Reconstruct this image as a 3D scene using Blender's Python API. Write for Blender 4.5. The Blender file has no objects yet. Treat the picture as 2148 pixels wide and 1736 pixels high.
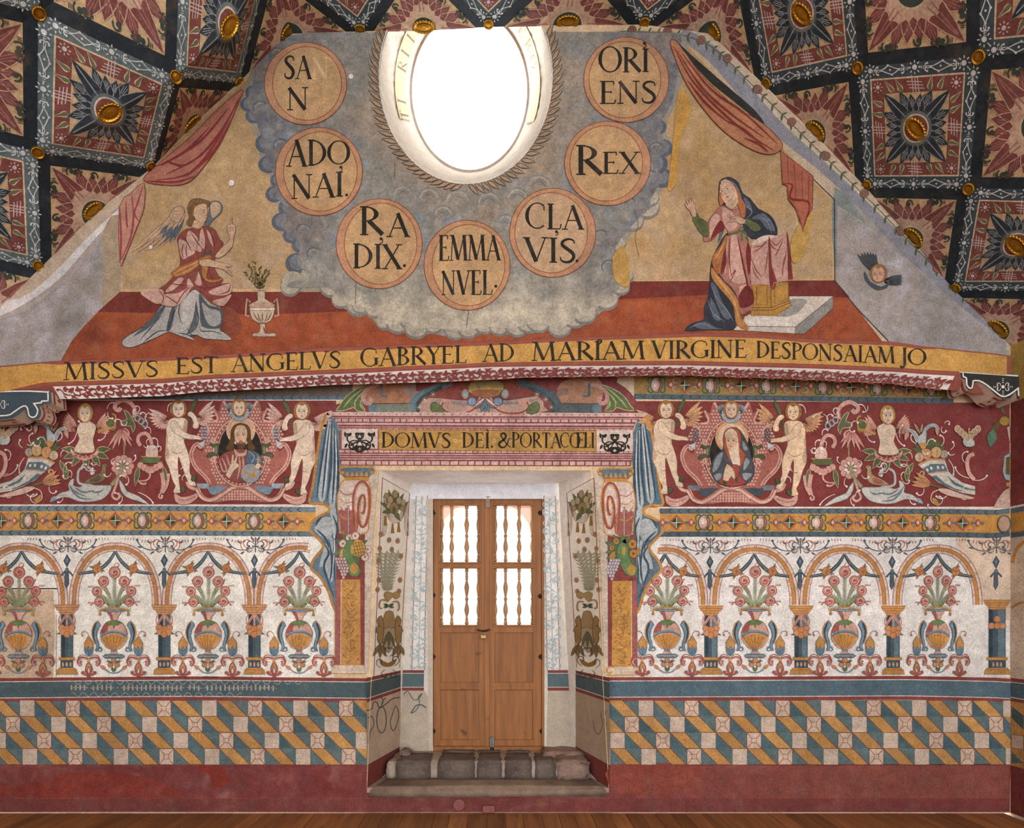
import bpy, math, random
from mathutils import Vector, noise as mn
from mathutils.geometry import tessellate_polygon, delaunay_2d_cdt
random.seed(7)
SC = bpy.context.scene; COL = SC.collection
# ---------------- camera, sky, lights, exposure ----------------
D, PPM, HC = 4.6, 270.0, 1.57          # wall distance (m), pixels per metre on the wall, eye height
VX, VY, F = 1040.0, 1280.0, 4.6*270.0   # vanishing point of the photograph, focal length in pixels
cam = bpy.data.objects.new('camera', bpy.data.cameras.new('camera')); COL.objects.link(cam)
cam.location = (0, -D, HC); cam.rotation_euler = (math.pi/2, 0, 0)
cam.data.sensor_width = 36; cam.data.lens = 36*F/2148
cam.data.shift_x = (1074-VX)/2148; cam.data.shift_y = (VY-868)/2148
cam.data.clip_start = .01; SC.camera = cam
w = bpy.data.worlds.new('sky'); SC.world = w; w.use_nodes = True
w.node_tree.nodes['Background'].inputs[0].default_value = (.90, .95, 1.0, 1)
w.node_tree.nodes['Background'].inputs[1].default_value = 4.5
def area(name, loc, tgt, sx, sy, power, col):
    l = bpy.data.lights.new(name, 'AREA'); l.shape = 'RECTANGLE'; l.size = sx; l.size_y = sy; l.energy = power; l.color = col
    o = bpy.data.objects.new(name, l); COL.objects.link(o); o.location = loc
    o.rotation_euler = (Vector(tgt)-Vector(loc)).to_track_quat('-Z', 'Y').to_euler()
    return o
area('nave_fill_light_left', (-3.6, -8.0, 2.0), (1.0, 0, 1.6), 1.8, 2.4, 70, (.96, .98, 1))  # weak fill lamp added behind the camera, no window is built there
area('nave_fill_light_right', (3.6, -8.0, 2.0), (-1.0, 0, 1.7), 1.8, 2.4, 230, (.96, .98, 1))  # stronger added fill lamp, brightens the end wall from the right
SC.view_settings.view_transform = 'Standard'; SC.view_settings.look = 'None'
SC.view_settings.gamma = 1; SC.view_settings.use_curve_mapping = False; SC.view_settings.exposure = 0.0
SC.cycles.max_bounces = 8; SC.cycles.diffuse_bounces = 5; SC.cycles.transparent_max_bounces = 12
SC.cycles.use_denoising = True; SC.cycles.caustics_reflective = False; SC.cycles.caustics_refractive = False
# ---------------- materials ----------------
def lin(c): return c/12.92 if c <= .04045 else ((c+.055)/1.055)**2.4
_hx = {}
def hx(h):
    if h not in _hx: _hx[h] = tuple(lin(int(h[i:i+2], 16)/255) for i in (0, 2, 4))+(1.0,)
    return _hx[h]
def newmat(name):
    m = bpy.data.materials.new(name); m.use_nodes = True; nt = m.node_tree; b = nt.nodes['Principled BSDF']
    return m, nt, b
def nd(nt, t, **kw):
    n = nt.nodes.new(t)
    for k, v in kw.items():
        if k[0] == '_': setattr(n, k[1:], v)
        else: n.inputs[k].default_value = v
    return n
def noise(nt, vec, scale, detail=5, rough=.6):
    n = nd(nt, 'ShaderNodeTexNoise', Scale=scale, Detail=detail, Roughness=rough); nt.links.new(vec, n.inputs['Vector']); return n
def rmp(nt, fac, lo, hi, a, b):
    r = nd(nt, 'ShaderNodeMapRange'); r.inputs[1].default_value = lo; r.inputs[2].default_value = hi
    r.inputs[3].default_value = a; r.inputs[4].default_value = b; nt.links.new(fac, r.inputs[0]); return r.outputs[0]
def mixc(nt, typ, fac, a, b):
    m = nt.nodes.new('ShaderNodeMix'); m.data_type = 'RGBA'; m.blend_type = typ
    for i, v in ((0, fac), (6, a), (7, b)):
        if hasattr(v, 'is_linked') or hasattr(v, 'links'): nt.links.new(v, m.inputs[i])
        else: m.inputs[i].default_value = v
    return m.outputs[2]
def mul(nt, a, b):
    m = nd(nt, 'ShaderNodeMath', _operation='MULTIPLY'); nt.links.new(a, m.inputs[0]); nt.links.new(b, m.inputs[1]); return m.outputs[0]
def paintmat(name, wear=1.0, rough=.88, grain=75):
    m, nt, b = newmat(name)
    at = nd(nt, 'ShaderNodeAttribute', _attribute_name='Col')
    pos = nt.nodes.new('ShaderNodeNewGeometry').outputs['Position']
    big = noise(nt, pos, 2.2, 6, .62); mid = noise(nt, pos, 13, 6, .7); fine = noise(nt, pos, grain, 4, .7)
    f1 = rmp(nt, big.outputs[0], .3, .7, 1-.2*wear, 1+.15*wear)
    f2 = rmp(nt, mid.outputs[0], .3, .7, 1-.26*wear, 1+.2*wear)
    f3 = rmp(nt, fine.outputs[0], .3, .7, 1-.34*wear, 1+.3*wear)
    f = mul(nt, mul(nt, f1, f2), f3)
    cc = nt.nodes.new('ShaderNodeCombineColor')
    for i in range(3): nt.links.new(f, cc.inputs[i])
    c = mixc(nt, 'MULTIPLY', 1.0, at.outputs['Color'], cc.outputs[0])
    hs = nd(nt, 'ShaderNodeHueSaturation', Saturation=.97); nt.links.new(c, hs.inputs['Color']); c = hs.outputs[0]
    cool = rmp(nt, noise(nt, pos, 7, 5, .65).outputs[0], .5, .75, 0, .10*wear); c = mixc(nt, 'MIX', cool, c, hx('8d8a88'))
    dirt = rmp(nt, noise(nt, pos, 4.5, 7, .7).outputs[0], .56, .74, 0, .16*wear)
    c = mixc(nt, 'MIX', dirt, c, hx('a58a66'))
    chip = rmp(nt, noise(nt, pos, 34, 5, .75).outputs[0], .70, .74, 0, .5*wear)
    c = mixc(nt, 'MIX', chip, c, hx('cfc0ae'))
    nt.links.new(c, b.inputs['Base Color']); b.inputs['Roughness'].default_value = rough
    b.inputs['Specular IOR Level'].default_value = .25
    bp = nd(nt, 'ShaderNodeBump', Strength=.25, Distance=.004); nt.links.new(mid.outputs[0], bp.inputs['Height'])
    bp2 = nd(nt, 'ShaderNodeBump', Strength=.5, Distance=.03); nt.links.new(noise(nt, pos, 1.7, 3, .5).outputs[0], bp2.inputs['Height'])
    nt.links.new(bp2.outputs[0], bp.inputs['Normal']); nt.links.new(bp.outputs[0], b.inputs['Normal'])
    return m
def woodmat(name, ca, cb, cc, axis, rough=.45, rnd=.25):
    m, nt, b = newmat(name)
    pos = nt.nodes.new('ShaderNodeNewGeometry').outputs['Position']
    mp = nt.nodes.new('ShaderNodeMapping'); nt.links.new(pos, mp.inputs[0])
    sc = [22, 22, 22]; sc[axis] = 1.6; mp.inputs['Scale'].default_value = sc
    oi = nt.nodes.new('ShaderNodeObjectInfo')
    ad = nd(nt, 'ShaderNodeVectorMath', _operation='ADD'); nt.links.new(mp.outputs[0], ad.inputs[0])
    sv = nd(nt, 'ShaderNodeVectorMath', _operation='SCALE'); sv.inputs[0].default_value = (31, 17, 23)
    nt.links.new(oi.outputs['Random'], sv.inputs['Scale']); nt.links.new(sv.outputs[0], ad.inputs[1])
    n = noise(nt, ad.outputs[0], 1.0, 8, .65)
    c = mixc(nt, 'MIX', rmp(nt, n.outputs[0], .32, .66, 0, 1), hx(ca), hx(cb))
    k = noise(nt, pos, 9, 3, .5)
    c = mixc(nt, 'MIX', rmp(nt, k.outputs[0], .66, .76, 0, .75), c, hx(cc))
    r = rmp(nt, oi.outputs['Random'], 0, 1, 1-rnd, 1+rnd)
    q = nt.nodes.new('ShaderNodeCombineColor')
    for i in range(3): nt.links.new(r, q.inputs[i])
    c = mixc(nt, 'MULTIPLY', 1.0, c, q.outputs[0])
    nt.links.new(c, b.inputs['Base Color']); b.inputs['Roughness'].default_value = rough
    bp = nd(nt, 'ShaderNodeBump', Strength=.25, Distance=.003); nt.links.new(n.outputs[0], bp.inputs['Height']); nt.links.new(bp.outputs[0], b.inputs['Normal'])
    return m
def stonemat(name, ca, cb, cc, scale=6):
    m, nt, b = newmat(name)
    pos = nt.nodes.new('ShaderNodeNewGeometry').outputs['Position']
    n = noise(nt, pos, scale, 8, .7); g = noise(nt, pos, 60, 5, .7)
    c = mixc(nt, 'MIX', rmp(nt, n.outputs[0], .35, .65, 0, 1), hx(ca), hx(cb))
    c = mixc(nt, 'MIX', rmp(nt, g.outputs[0], .55, .7, 0, .6), c, hx(cc))
    nt.links.new(c, b.inputs['Base Color']); b.inputs['Roughness'].default_value = .9
    bp = nd(nt, 'ShaderNodeBump', Strength=.6, Distance=.012); nt.links.new(n.outputs[0], bp.inputs['Height'])
    bq = nd(nt, 'ShaderNodeBump', Strength=.4, Distance=.004); nt.links.new(g.outputs[0], bq.inputs['Height']); nt.links.new(bp.outputs[0], bq.inputs['Normal'])
    nt.links.new(bq.outputs[0], b.inputs['Normal'])
    return m
def plainmat(name, c, rough=.5, metal=0.0):
    m, nt, b = newmat(name)
    pos = nt.nodes.new('ShaderNodeNewGeometry').outputs['Position']
    n = noise(nt, pos, 40, 4, .6)
    d = tuple(x*.72 for x in hx(c)[:3])+(1,)
    nt.links.new(mixc(nt, 'MIX', rmp(nt, n.outputs[0], .35, .65, 0, 1), hx(c), d), b.inputs['Base Color'])
    b.inputs['Roughness'].default_value = rough; b.inputs['Metallic'].default_value = metal
    return m
M = {}
M['fresco'] = paintmat('fresco_paint')
M['ceil'] = paintmat('ceiling_tempera', .9, .7, 50)
M['plaster'] = paintmat('painted_plaster', .55, .9)
M['door'] = woodmat('door_pine', '99602a', '754618', '3a2010', 2, .62, .06)
M['turned'] = woodmat('turned_pine', 'a87c4c', '8a6238', '5a3a20', 2, .45, .12)
M['plank'] = woodmat('floor_boards', '9a6a3c', '70472a', '4a2c16', 1, .5, .3)
M['stone'] = stonemat('step_stone', '6a5c53', '433a36', '8d7a6d')
M['stonepink'] = stonemat('step_stone_pink', '8f7467', '6d584e', 'b39a8c', 9)
M['mortar'] = stonemat('step_mortar', 'a8988c', '8a776a', 'c2b4a8', 4)
M['slab'] = stonemat('step_slab', '927c6a', '6a584c', '4a4544', 5)
M['gold'] = plainmat('gilding', 'bd8a2c', .38, .85)
M['iron'] = plainmat('dark_iron', '2a211c', .6, .6)
M['steel'] = plainmat('steel', '8d8f90', .35, .9)
M['brass'] = plainmat('brass', '9a7a4a', .4, .8)
M['redpaint'] = plainmat('maroon_paint', '84463f', .55)
M['arch'] = plainmat('pink_render', 'c58a72', .9)
mg, nt, b = newmat('window_glass')
tr = nt.nodes.new('ShaderNodeBsdfTransparent'); gl = nd(nt, 'ShaderNodeBsdfGlossy', Roughness=.05); mx = nt.nodes.new('ShaderNodeMixShader')
tr.inputs[0].default_value = (.97, .98, .98, 1); mx.inputs[0].default_value = .05
nt.links.new(tr.outputs[0], mx.inputs[1]); nt.links.new(gl.outputs[0], mx.inputs[2])
nt.links.new(mx.outputs[0], nt.nodes['Material Output'].inputs[0]); M['glass'] = mg
# ---------------- object helpers ----------------
def link(name, me, parent=None):
    o = bpy.data.objects.new(name, me); COL.objects.link(o); o.parent = parent; return o
def empty(name, parent=None): return link(name, None, parent)
def tag(o, label=None, cat=None, group=None, kind=None):
    for k, v in (('label', label), ('category', cat), ('group', group), ('kind', kind)):
        if v: o[k] = v
    return o
def mesh(name, v, f, mat, parent=None, smooth=False):
    me = bpy.data.meshes.new(name); me.from_pydata([tuple(q) for q in v], [], f); me.materials.append(mat)
    if smooth: me.polygons.foreach_set('use_smooth', [True]*len(me.polygons))
    me.update(); return link(name, me, parent)
def boxvf(x0, x1, y0, y1, z0, z1, c=.004):
    c = min(c, (x1-x0)*.3, (y1-y0)*.3, (z1-z0)*.3)
    v = []; f = []
    for zz, i in ((z0, c), (z0+c, 0), (z1-c, 0), (z1, c)):
        v += [(x0+i, y0+i, zz), (x1-i, y0+i, zz), (x1-i, y1-i, zz), (x0+i, y1-i, zz)]
    f.append((3, 2, 1, 0)); f.append((12, 13, 14, 15))
    for k in range(3):
        for j in range(4):
            a = k*4+j; bb = k*4+(j+1) % 4; f.append((a, bb, bb+4, a+4))
    return v, f
def box(name, x0, x1, y0, y1, z0, z1, mat, parent=None, c=.004):
    v, f = boxvf(x0, x1, y0, y1, z0, z1, c); return mesh(name, v, f, mat, parent)
def lathevf(prof, cx, cy, cz, n=14, axis='z', sq=1.0):
    v = []; f = []
    for r, h in prof:
        for k in range(n):
            a = 2*math.pi*k/n; p, q = r*math.cos(a), r*math.sin(a)*sq
            v.append((cx+p, cy+q, cz+h) if axis == 'z' else (cx+p, cy-h, cz+q))
    for i in range(len(prof)-1):
        for k in range(n):
            a = i*n+k; bb = i*n+(k+1) % n
            f.append((a, bb, bb+n, a+n) if axis == 'z' else (a, bb, bb+n, a+n))
    f.append(tuple(range(n))[::-1]); f.append(tuple(range((len(prof)-1)*n, len(prof)*n)))
    return v, f
def join(parts):
    V = []; Fc = []
    for v, f in parts:
        o = len(V); V += list(v); Fc += [tuple(i+o for i in q) for q in f]
    return V, Fc
# pixel <-> place: a point of the photograph on a plane parallel to the end wall, Y metres behind it
def at(px, py, Y=0.0):
    k = (D+Y)/F
    return Vector(((px-VX)*k, Y, HC+(VY-py)*k))
def W(x, y, l): return ((x-VX)/PPM, -l, HC+(VY-y)/PPM)      # the end wall
def yplane(Y): return lambda x, y, l: tuple(at(x, y, Y-l))
def planemap(a, b, c):
    a, b, c = Vector(a), Vector(b), Vector(c); n = (b-a).cross(c-a).normalized(); C = Vector((0, -D, HC))
    if n.dot(C-a) < 0: n = -n
    def f(x, y, l):
        d = Vector(((x-VX)/F, 1, (VY-y)/F)); return tuple(C+d*((a-C).dot(n)/d.dot(n))+n*l)
    return f
# ---------------- paint: coloured shapes laid on a surface ----------------
def cr(p, closed=False, n=5):
    m = len(p); out = []
    if m < 3: return list(p)
    rng = range(m) if closed else range(m-1)
    for i in rng:
        if closed: a, b, c, d = p[(i-1) % m], p[i], p[(i+1) % m], p[(i+2) % m]
        else: a, b, c, d = p[max(i-1, 0)], p[i], p[i+1], p[min(i+2, m-1)]
        for k in range(n):
            t = k/n; t2 = t*t; t3 = t2*t
            out.append(tuple(.5*(2*b[j]+(c[j]-a[j])*t+(2*a[j]-5*b[j]+4*c[j]-d[j])*t2+(3*b[j]-a[j]-3*c[j]+d[j])*t3) for j in (0, 1)))
    if not closed: out.append(p[-1])
    return out
def rib(p, w, closed=False):
    m = len(p); L = []; R = []
    for i in range(m):
        if closed: a, c = p[(i-1) % m], p[(i+1) % m]
        else: a, c = p[max(i-1, 0)], p[min(i+1, m-1)]
        dx, dy = c[0]-a[0], c[1]-a[1]; d = math.hypot(dx, dy) or 1e-6
        ww = w(i/(m-1 if m > 1 else 1))*.5 if callable(w) else w*.5
        L.append((p[i][0]-dy/d*ww, p[i][1]+dx/d*ww)); R.append((p[i][0]+dy/d*ww, p[i][1]-dx/d*ww))
    return [[L[i], L[(i+1) % m], R[(i+1) % m], R[i]] for i in range(m if closed else m-1)]
def ell(cx, cy, rx, ry, n=24, rot=0, a0=0, a1=360):
    c, s = math.cos(math.radians(rot)), math.sin(math.radians(rot)); out = []
    full = abs(a1-a0) >= 360
    for k in range(n if full else n+1):
        a = math.radians(a0+(a1-a0)*k/n); x, y = rx*math.cos(a), ry*math.sin(a); out.append((cx+x*c-y*s, cy+x*s+y*c))
    return out
PS = []; STEP = .00005
def cdt(outline, pts=()):
    n = len(outline); V, _, Fc, _, _, _ = delaunay_2d_cdt([Vector(q) for q in list(outline)+list(pts)], [(i, (i+1) % n) for i in range(n)], [], 1, 1e-4)
    return [tuple(v) for v in V], Fc
def simple(q):          # an outline as triangles that never overlap
    if len(q) < 9: return [q]
    V, Fc = cdt(q); return [[V[i] for i in f] for f in Fc]
class P:
    def __init__(s, name, par, mp=W, base=0.0, label=None, mat='fresco', kind=None):
        s.o = link(name, bpy.data.meshes.new(name), par); s.mp = mp; s.L = [base]; s.root = True; s.v = []; s.f = []; s.c = []; s.mat = mat; s.t = None; s.hold = False
        tag(s.o, label, kind=kind); PS.append(s)
    def T(s, ox=0, oy=0, sx=1, sy=None, rot=0):
        sy = abs(sx) if sy is None else sy; c, q = math.cos(math.radians(rot)), math.sin(math.radians(rot))
        s.t = (ox, oy, sx*c, -sy*q, sx*q if rot else 0, sy*c) if rot else (ox, oy, sx, 0, 0, sy); return s
    def sub(s, name, label=None): 
        q = P(name, s.o, s.mp, s.l, label, s.mat); q.t = s.t; q.L = s.L; q.root = False; return q
    @property
    def l(s): return s.L[0]
    @l.setter
    def l(s, v):
        if s.root: s.L[0] = v
        else: s.L = [v]
    def add(s, polys, col):
        t = s.t; mp = s.mp; c = hx(col)
        g = getattr(s, 'stag', 0) or (2 if len(polys) > 1 else 1)
        for n_, p in enumerate(polys):
            if len(p) < 3: continue
            i = len(s.v); l = s.L[0]+(n_ % g)*4e-5
            for x, y in p:
                if t: x, y = t[0]+t[2]*x+t[3]*y, t[1]+t[4]*x+t[5]*y
                s.v.append(mp(x, y, l))
            s.f.append(tuple(range(i, i+len(p)))); s.c += [c]*len(p)
        if not s.hold: s.L[0] += STEP+(g-1)*4e-5
        return s
    def poly(s, p, col, sm=0, oc=None, ow=1):
        q = cr(p, True, sm) if sm else p
        s.stag = 1; s.add(simple(q), col); s.stag = 0
        if oc: s.add(rib(q, ow, True), oc)
        return s
    def st(s, p, w, col, sm=4, closed=False):
        return s.add(rib(cr(p, closed, sm) if sm and len(p) > 2 else p, w, closed), col)
    def el(s, cx, cy, rx, ry, col, oc=None, ow=1, rot=0, n=24):
        q = ell(cx, cy, rx, ry, n, rot); s.add([q], col)
        if oc: s.add(rib(q, ow, True), oc)
        return s
    def rect(s, x0, y0, x1, y1, col): return s.add([[(x0, y0), (x1, y0), (x1, y1), (x0, y1)]], col)
    def curls(s, L, col, w=2.2, dot=1.6):      # (x, y, heading, length, turn)
        q = []
        for x, y, a, ln, tn in L:
            pts = []; n = 14; hh = math.radians(a)
            for k in range(n+1):
                pts.append((x, y)); th = hh+math.radians(tn)*((k+.5)/n)**1.6; x += ln/n*math.cos(th); y += ln/n*math.sin(th)
            s.add(rib(pts, lambda t, w=w: w*(.55+.6*t)), col)
            if dot: q = []; q.append(ell(pts[-1][0], pts[-1][1], w*dot*.62, w*dot*.62, 10)); s.add(q, col)
        return s
    def leaves(s, L, col, oc=None, ow=.8):     # (x, y, heading, length, width)
        q = []
        for x, y, a, ln, wd in L:
            c, d = math.cos(math.radians(a)), math.sin(math.radians(a))
            q.append([(x+ln*t*c-wd*u*d, y+ln*t*d+wd*u*c) for t, u in ((0, 0), (.2, .36), (.45, .5), (.75, .3), (1, 0), (.75, -.3), (.45, -.5), (.2, -.36))])
        s.stag = 4; s.add(q, col); s.stag = 0
        if oc: s.add(sum((rib(p, ow, True) for p in q), []), oc)
        return s
    def field(s, outline, cf, cell=7, hole=None):
        xs_ = [q[0] for q in outline]; ys_ = [q[1] for q in outline]; pts = []; m = len(outline)
        y = min(ys_)+cell*.5; k = 0
        while y < max(ys_):
            ix = sorted(x0+(x1-x0)*(y-y0)/(y1-y0) for (x0, y0), (x1, y1) in zip(outline, list(outline[1:])+[outline[0]]) if (y0 > y) != (y1 > y)); x = min(xs_)+cell*(.5 if k % 2 else 0)
            while x < max(xs_):
                if sum(v < x for v in ix) % 2 and min(abs(v-x) for v in ix) > cell*.4: pts.append((x, y))
                x += cell
            y += cell; k += 1
        V, Fc = cdt(outline, pts); C_ = [cf(*v) for v in V]
        for f in Fc:
            i = len(s.v); s.v += [s.mp(V[z][0], V[z][1], s.L[0]) for z in f]; s.c += [C_[z] for z in f]; s.f.append(tuple(range(i, i+len(f))))
        s.L[0] += STEP; return s
    def build(s):
        me = s.o.data; me.from_pydata(s.v, [], s.f); me.materials.append(M[s.mat])
        if s.f:
            at_ = me.color_attributes.new('Col', 'FLOAT_COLOR', 'CORNER')
            at_.data.foreach_set('color', [x for c in s.c for x in c])
        me.update()
def mixh(a, b, t): t = min(1, max(0, t)); return tuple(p+(q-p)*t for p, q in zip(a, b))
def fb(x, y, s, seed=0): return .5+.55*mn.fractal(Vector((x/s, y/s, seed)), 1.0, 2.0, 4)
# serif lettering
TH, TN = .15, .05
def _st(x, y0=0, y1=1): return [('l', x, y0, x, y1, TH), ('l', x-.13, y0, x+.13, y0, TN), ('l', x-.13, y1, x+.13, y1, TN)]
def _sf(*q): return [('l', x-.12, y, x+.12, y, TN) for x, y in q]
GL = {
 'I': (.34, _st(.17)), 'N': (.86, [('l', .12, 0, .12, 1, TN), ('l', .08, 1, .7, 0, TH), ('l', .7, 0, .7, 1, TN)]+_sf((.12, 0), (.7, 1))),
 'M': (1.06, [('l', .1, 0, .17, 1, TN), ('l', .17, 1, .5, .02, TH), ('l', .5, .02, .84, 1, TN), ('l', .84, 1, .93, 0, TH)]+_sf((.1, 0), (.93, 0), (.12, 1), (.88, 1))),
 'A': (.86, [('l', .1, 0, .44, 1, TN), ('l', .41, 1, .76, 0, TH), ('l', .22, .36, .62, .36, TN)]+_sf((.1, 0), (.76, 0))),
 'V': (.82, [('l', .1, 1, .42, 0, TH), ('l', .42, 0, .72, 1, TN)]+_sf((.1, 1), (.72, 1))),
 'X': (.78, [('l', .1, 1, .68, 0, TH), ('l', .1, 0, .66, 1, TN)]+_sf((.1, 0), (.68, 0), (.1, 1), (.66, 1))),
 'E': (.66, _st(.16)+[('l', .16, 1, .54, 1, TN), ('l', .16, .52, .44, .52, TN), ('l', .16, 0, .57, 0, TN), ('l', .54, 1, .54, .85, TN), ('l', .57, 0, .61, .18, TN), ('l', .44, .58, .44, .45, TN)]),
 'L': (.62, _st(.16)+[('l', .16, 0, .54, 0, TN), ('l', .54, 0, .58, .2, TN)]),
 'T': (.66, [('l', .33, 0, .33, 1, TH), ('l', .04, 1, .62, 1, TN), ('l', .04, 1, .04, .86, TN), ('l', .62, 1, .62, .86, TN)]+_sf((.33, 0))),
 'D': (.84, _st(.16)+[('a', .22, .5, .5, .48, -90, 90)]), 'P': (.66, _st(.16)+[('a', .22, .74, .34, .25, -90, 90)]),
 'R': (.78, _st(.16)+[('a', .22, .74, .32, .25, -90, 90), ('l', .3, .5, .74, 0, TH)]),
 'B': (.68, _st(.16)+[('a', .2, .76, .28, .23, -90, 90), ('a', .2, .27, .36, .26, -90, 90)]),
 'O': (.96, [('a', .47, .5, .41, .49, 0, 360)]), 'C': (.84, [('a', .47, .5, .41, .49, 50, 310), ('l', .74, .86, .74, .7, TN)]),
 'G': (.9, [('a', .47, .5, .41, .49, 50, 325), ('l', .77, .08, .77, .44, TH), ('l', .77, .86, .77, .7, TN)]+_sf((.77, .44))),
 'S': (.62, [('p', [(.53, .78), (.5, .92), (.34, .98), (.16, .9), (.13, .74), (.28, .58), (.45, .42), (.51, .24), (.4, .05), (.22, .02), (.09, .1), (.07, .24)])]),
 'Y': (.72, [('l', .08, 1, .36, .48, TH), ('l', .64, 1, .36, .48, TN), ('l', .36, .48, .36, 0, TH)]+_sf((.1, 1), (.64, 1), (.36, 0))),
 'J': (.4, [('l', .24, -.05, .24, 1, TH), ('p', [(.24, 0), (.2, -.14), (.08, -.18), (.0, -.08)])]+_sf((.24, 1))),
 '&': (.92, [('p', [(.86, .55), (.7, .6), (.6, .3), (.4, .02), (.15, .06), (.1, .3), (.4, .55), (.5, .8), (.36, .97), (.2, .85), (.28, .65), (.55, .25), (.8, .0)])]),
 '.': (.24, [('d', .12, .06, .08)]), ',': (.0, [('d', -.14, 1.28, .06), ('p', [(-.1, 1.28), (-.1, 1.18), (-.18, 1.1)])]), ' ': (.3, []), 'i': (.34, []),
}
def text(p, s, x0, x1, y0, y1, h, col, h1=None):
    tot = sum(GL[c][0] for c in s); k = (x1-x0)/tot; G_ = {}; u = 0; h1 = h if h1 is None else h1
    for c in s:
        adv, ops = GL[c]; f0 = u/tot; yb = y0+(y1-y0)*(u+adv/2)/tot; hh = h+(h1-h)*f0; X = x0+u*k; u += adv
        g = lambda x, y: (X+x*k, yb-y*hh)
        for oi, o in enumerate(ops):
            q = G_.setdefault(oi if oi < 6 else 6+(oi % 2), [])
            if o[0] == 'l':
                a, b = g(o[1], o[2]), g(o[3], o[4]); q += rib([a, b], o[5]*(hh*.5+k*.5))
            elif o[0] == 'd': q.append(ell(*g(o[1], o[2]), o[3]*hh, o[3]*hh, 10))
            elif o[0] == 'p':
                n = len(o[1]); pp = cr([g(*z) for z in o[1]], False, 4)
                q += rib(pp, lambda t: hh*(TN+(TH-TN)*math.sin(math.pi*min(1, max(0, t)))**1.5))
            else:
                _, cx, cy, rx, ry, a0, a1 = o; n = 20; L = []; R = []
                for j in range(n+1):
                    a = math.radians(a0+(a1-a0)*j/n); wd = (TN+(TH-TN)*abs(math.cos(a))**1.4)*.5
                    L.append(g(cx+(rx+wd)*math.cos(a), cy+(ry+TN*.5)*math.sin(a))); R.append(g(cx+(rx-wd)*math.cos(a), cy+(ry-TN*.5)*math.sin(a)))
                q += [[L[j], L[j+1], R[j+1], R[j]] for j in range(n)]
    for z in sorted(G_): p.stag = 1; p.add(G_[z], col); p.stag = 0
# ---------------- the room: walls, floor, ceiling ----------------
def tess(loops):
    flat = [q for lp in loops for q in lp]
    return flat, [tuple(t) for t in tessellate_polygon([[Vector((a, b, 0)) for a, b in lp] for lp in loops])]
def colmesh(name, v, f, col, mat, parent=None):
    o = mesh(name, v, f, M[mat], parent); a = o.data.color_attributes.new('Col', 'FLOAT_COLOR', 'CORNER')
    a.data.foreach_set('color', list(hx(col))*len(o.data.loops)); return o
XL, XR = (-60-VX)/PPM, (2120-VX)/PPM
WC, WRX, WRY = (977, 160), 180, 226         # round window, front rim on the wall (px)
IC, IRX, IRY, WY = (985, 190), 125, 172, .6  # inner rim at the glass
door_hole = [(797.4, 986.2), (1238.6, 986.2), (1277.4, 1662), (769.6, 1662)]
fl, tr_ = tess([[(-60, -150), (2120, -150), (2120, 1704), (-60, 1704)], door_hole, ell(*WC, WRX, WRY, 72)])
wall = colmesh('wall_back', [W(x, y, 0) for x, y in fl], tr_, 'cbb08c', 'fresco'); tag(wall, kind='structure')
wall_r = colmesh('wall_right', [(XR, -9, -.1), (XR, 0.02, -.1), (XR, .02, 4.2), (XR, -9, 4.2)], [(0, 1, 2, 3)], 'c9b79c', 'fresco'); tag(wall_r, kind='structure')
wall_l = colmesh('wall_left', [(XL, -9, -.1), (XL, 0.02, -.1), (XL, .02, 4.2), (XL, -9, 4.2)], [(3, 2, 1, 0)], 'c9b79c', 'fresco'); tag(wall_l, kind='structure')
floor = box('floor', XL-.1, XR+.1, -9, .1, -.14, -.026, M['plank']); tag(floor, kind='structure')
pw = .131; i = 0; x = XL+.004
while x+pw < XR:
    wd = pw*random.uniform(.85, 1.15); x1 = min(x+wd, XR-.002)
    box('plank', x, x1-.0022, -3.4, -.004, -.026, random.uniform(-.0012, 0), M['plank'], floor, .0015); x = x1
# --- ceiling lattice ---
E = [(-130, 768), (-20, 665), (85, 562), (200, 447), (318, 352), (403, 262), (500, 173), (608, 70), (757, 66), (890, 63), (1025, 56), (1190, 52), (1350, 52),
     (1490, 70), (1605, 180), (1708, 280), (1815, 392), (1912, 503), (2000, 607), (2088, 692), (2190, 800)]
SR = [1, 1.14, 1.31, 1.53, 1.83]
L1 = {0: (-330, 585), 1: (-200, 500), 2: (-65, 415), 3: (78, 318), 4: (230, 235), 5: (368, 160), 6: (480, 55), 7: (565, -85)}
L2 = {0: (-520, 440), 1: (-390, 340), 2: (-240, 240), 3: (-85, 135), 4: (80, 25), 5: (240, -85), 6: (380, -190), 7: (474, -305)}
def node(k, r):
    s = SR[r]; x, y = E[k]; x, y = VX+(x-VX)*s, VY+(y-VY)*s
    if r == 1 and k in L1: x, y = L1[k]
    if r >= 2 and k in L2: q = s/1.31; x, y = VX+(L2[k][0]-VX)*q, VY+(L2[k][1]-VY)*q
    return at(x, y, D*(1/s-1)+(.004 if r == 0 else 0))
NK = len(E); N = [[node(k, r) for k in range(NK)] for r in range(5)]
def cn(k): return Vector((.7, 0, -.7)) if k < 7 else Vector((-.7, 0, -.7)) if k >= 13 else Vector((0, 0, -1))
def qn(k, r, du, dv):       # the planar quarter of a panel: its heart, two corners and its normal
    F_, A = N[r][k], N[r][min(max(k+du, 0), NK-1)]; B = N[min(max(r+dv, 0), 4)][k]
    n = (A-F_).cross(B-F_)
    if n.length < 1e-9: return F_, A, B, Vector((0, 0, -1))
    n.normalize()
    if n.dot(cn(k if du > 0 else max(k-1, 0))) < 0: n = -n
    return F_, A, B, n
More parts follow.
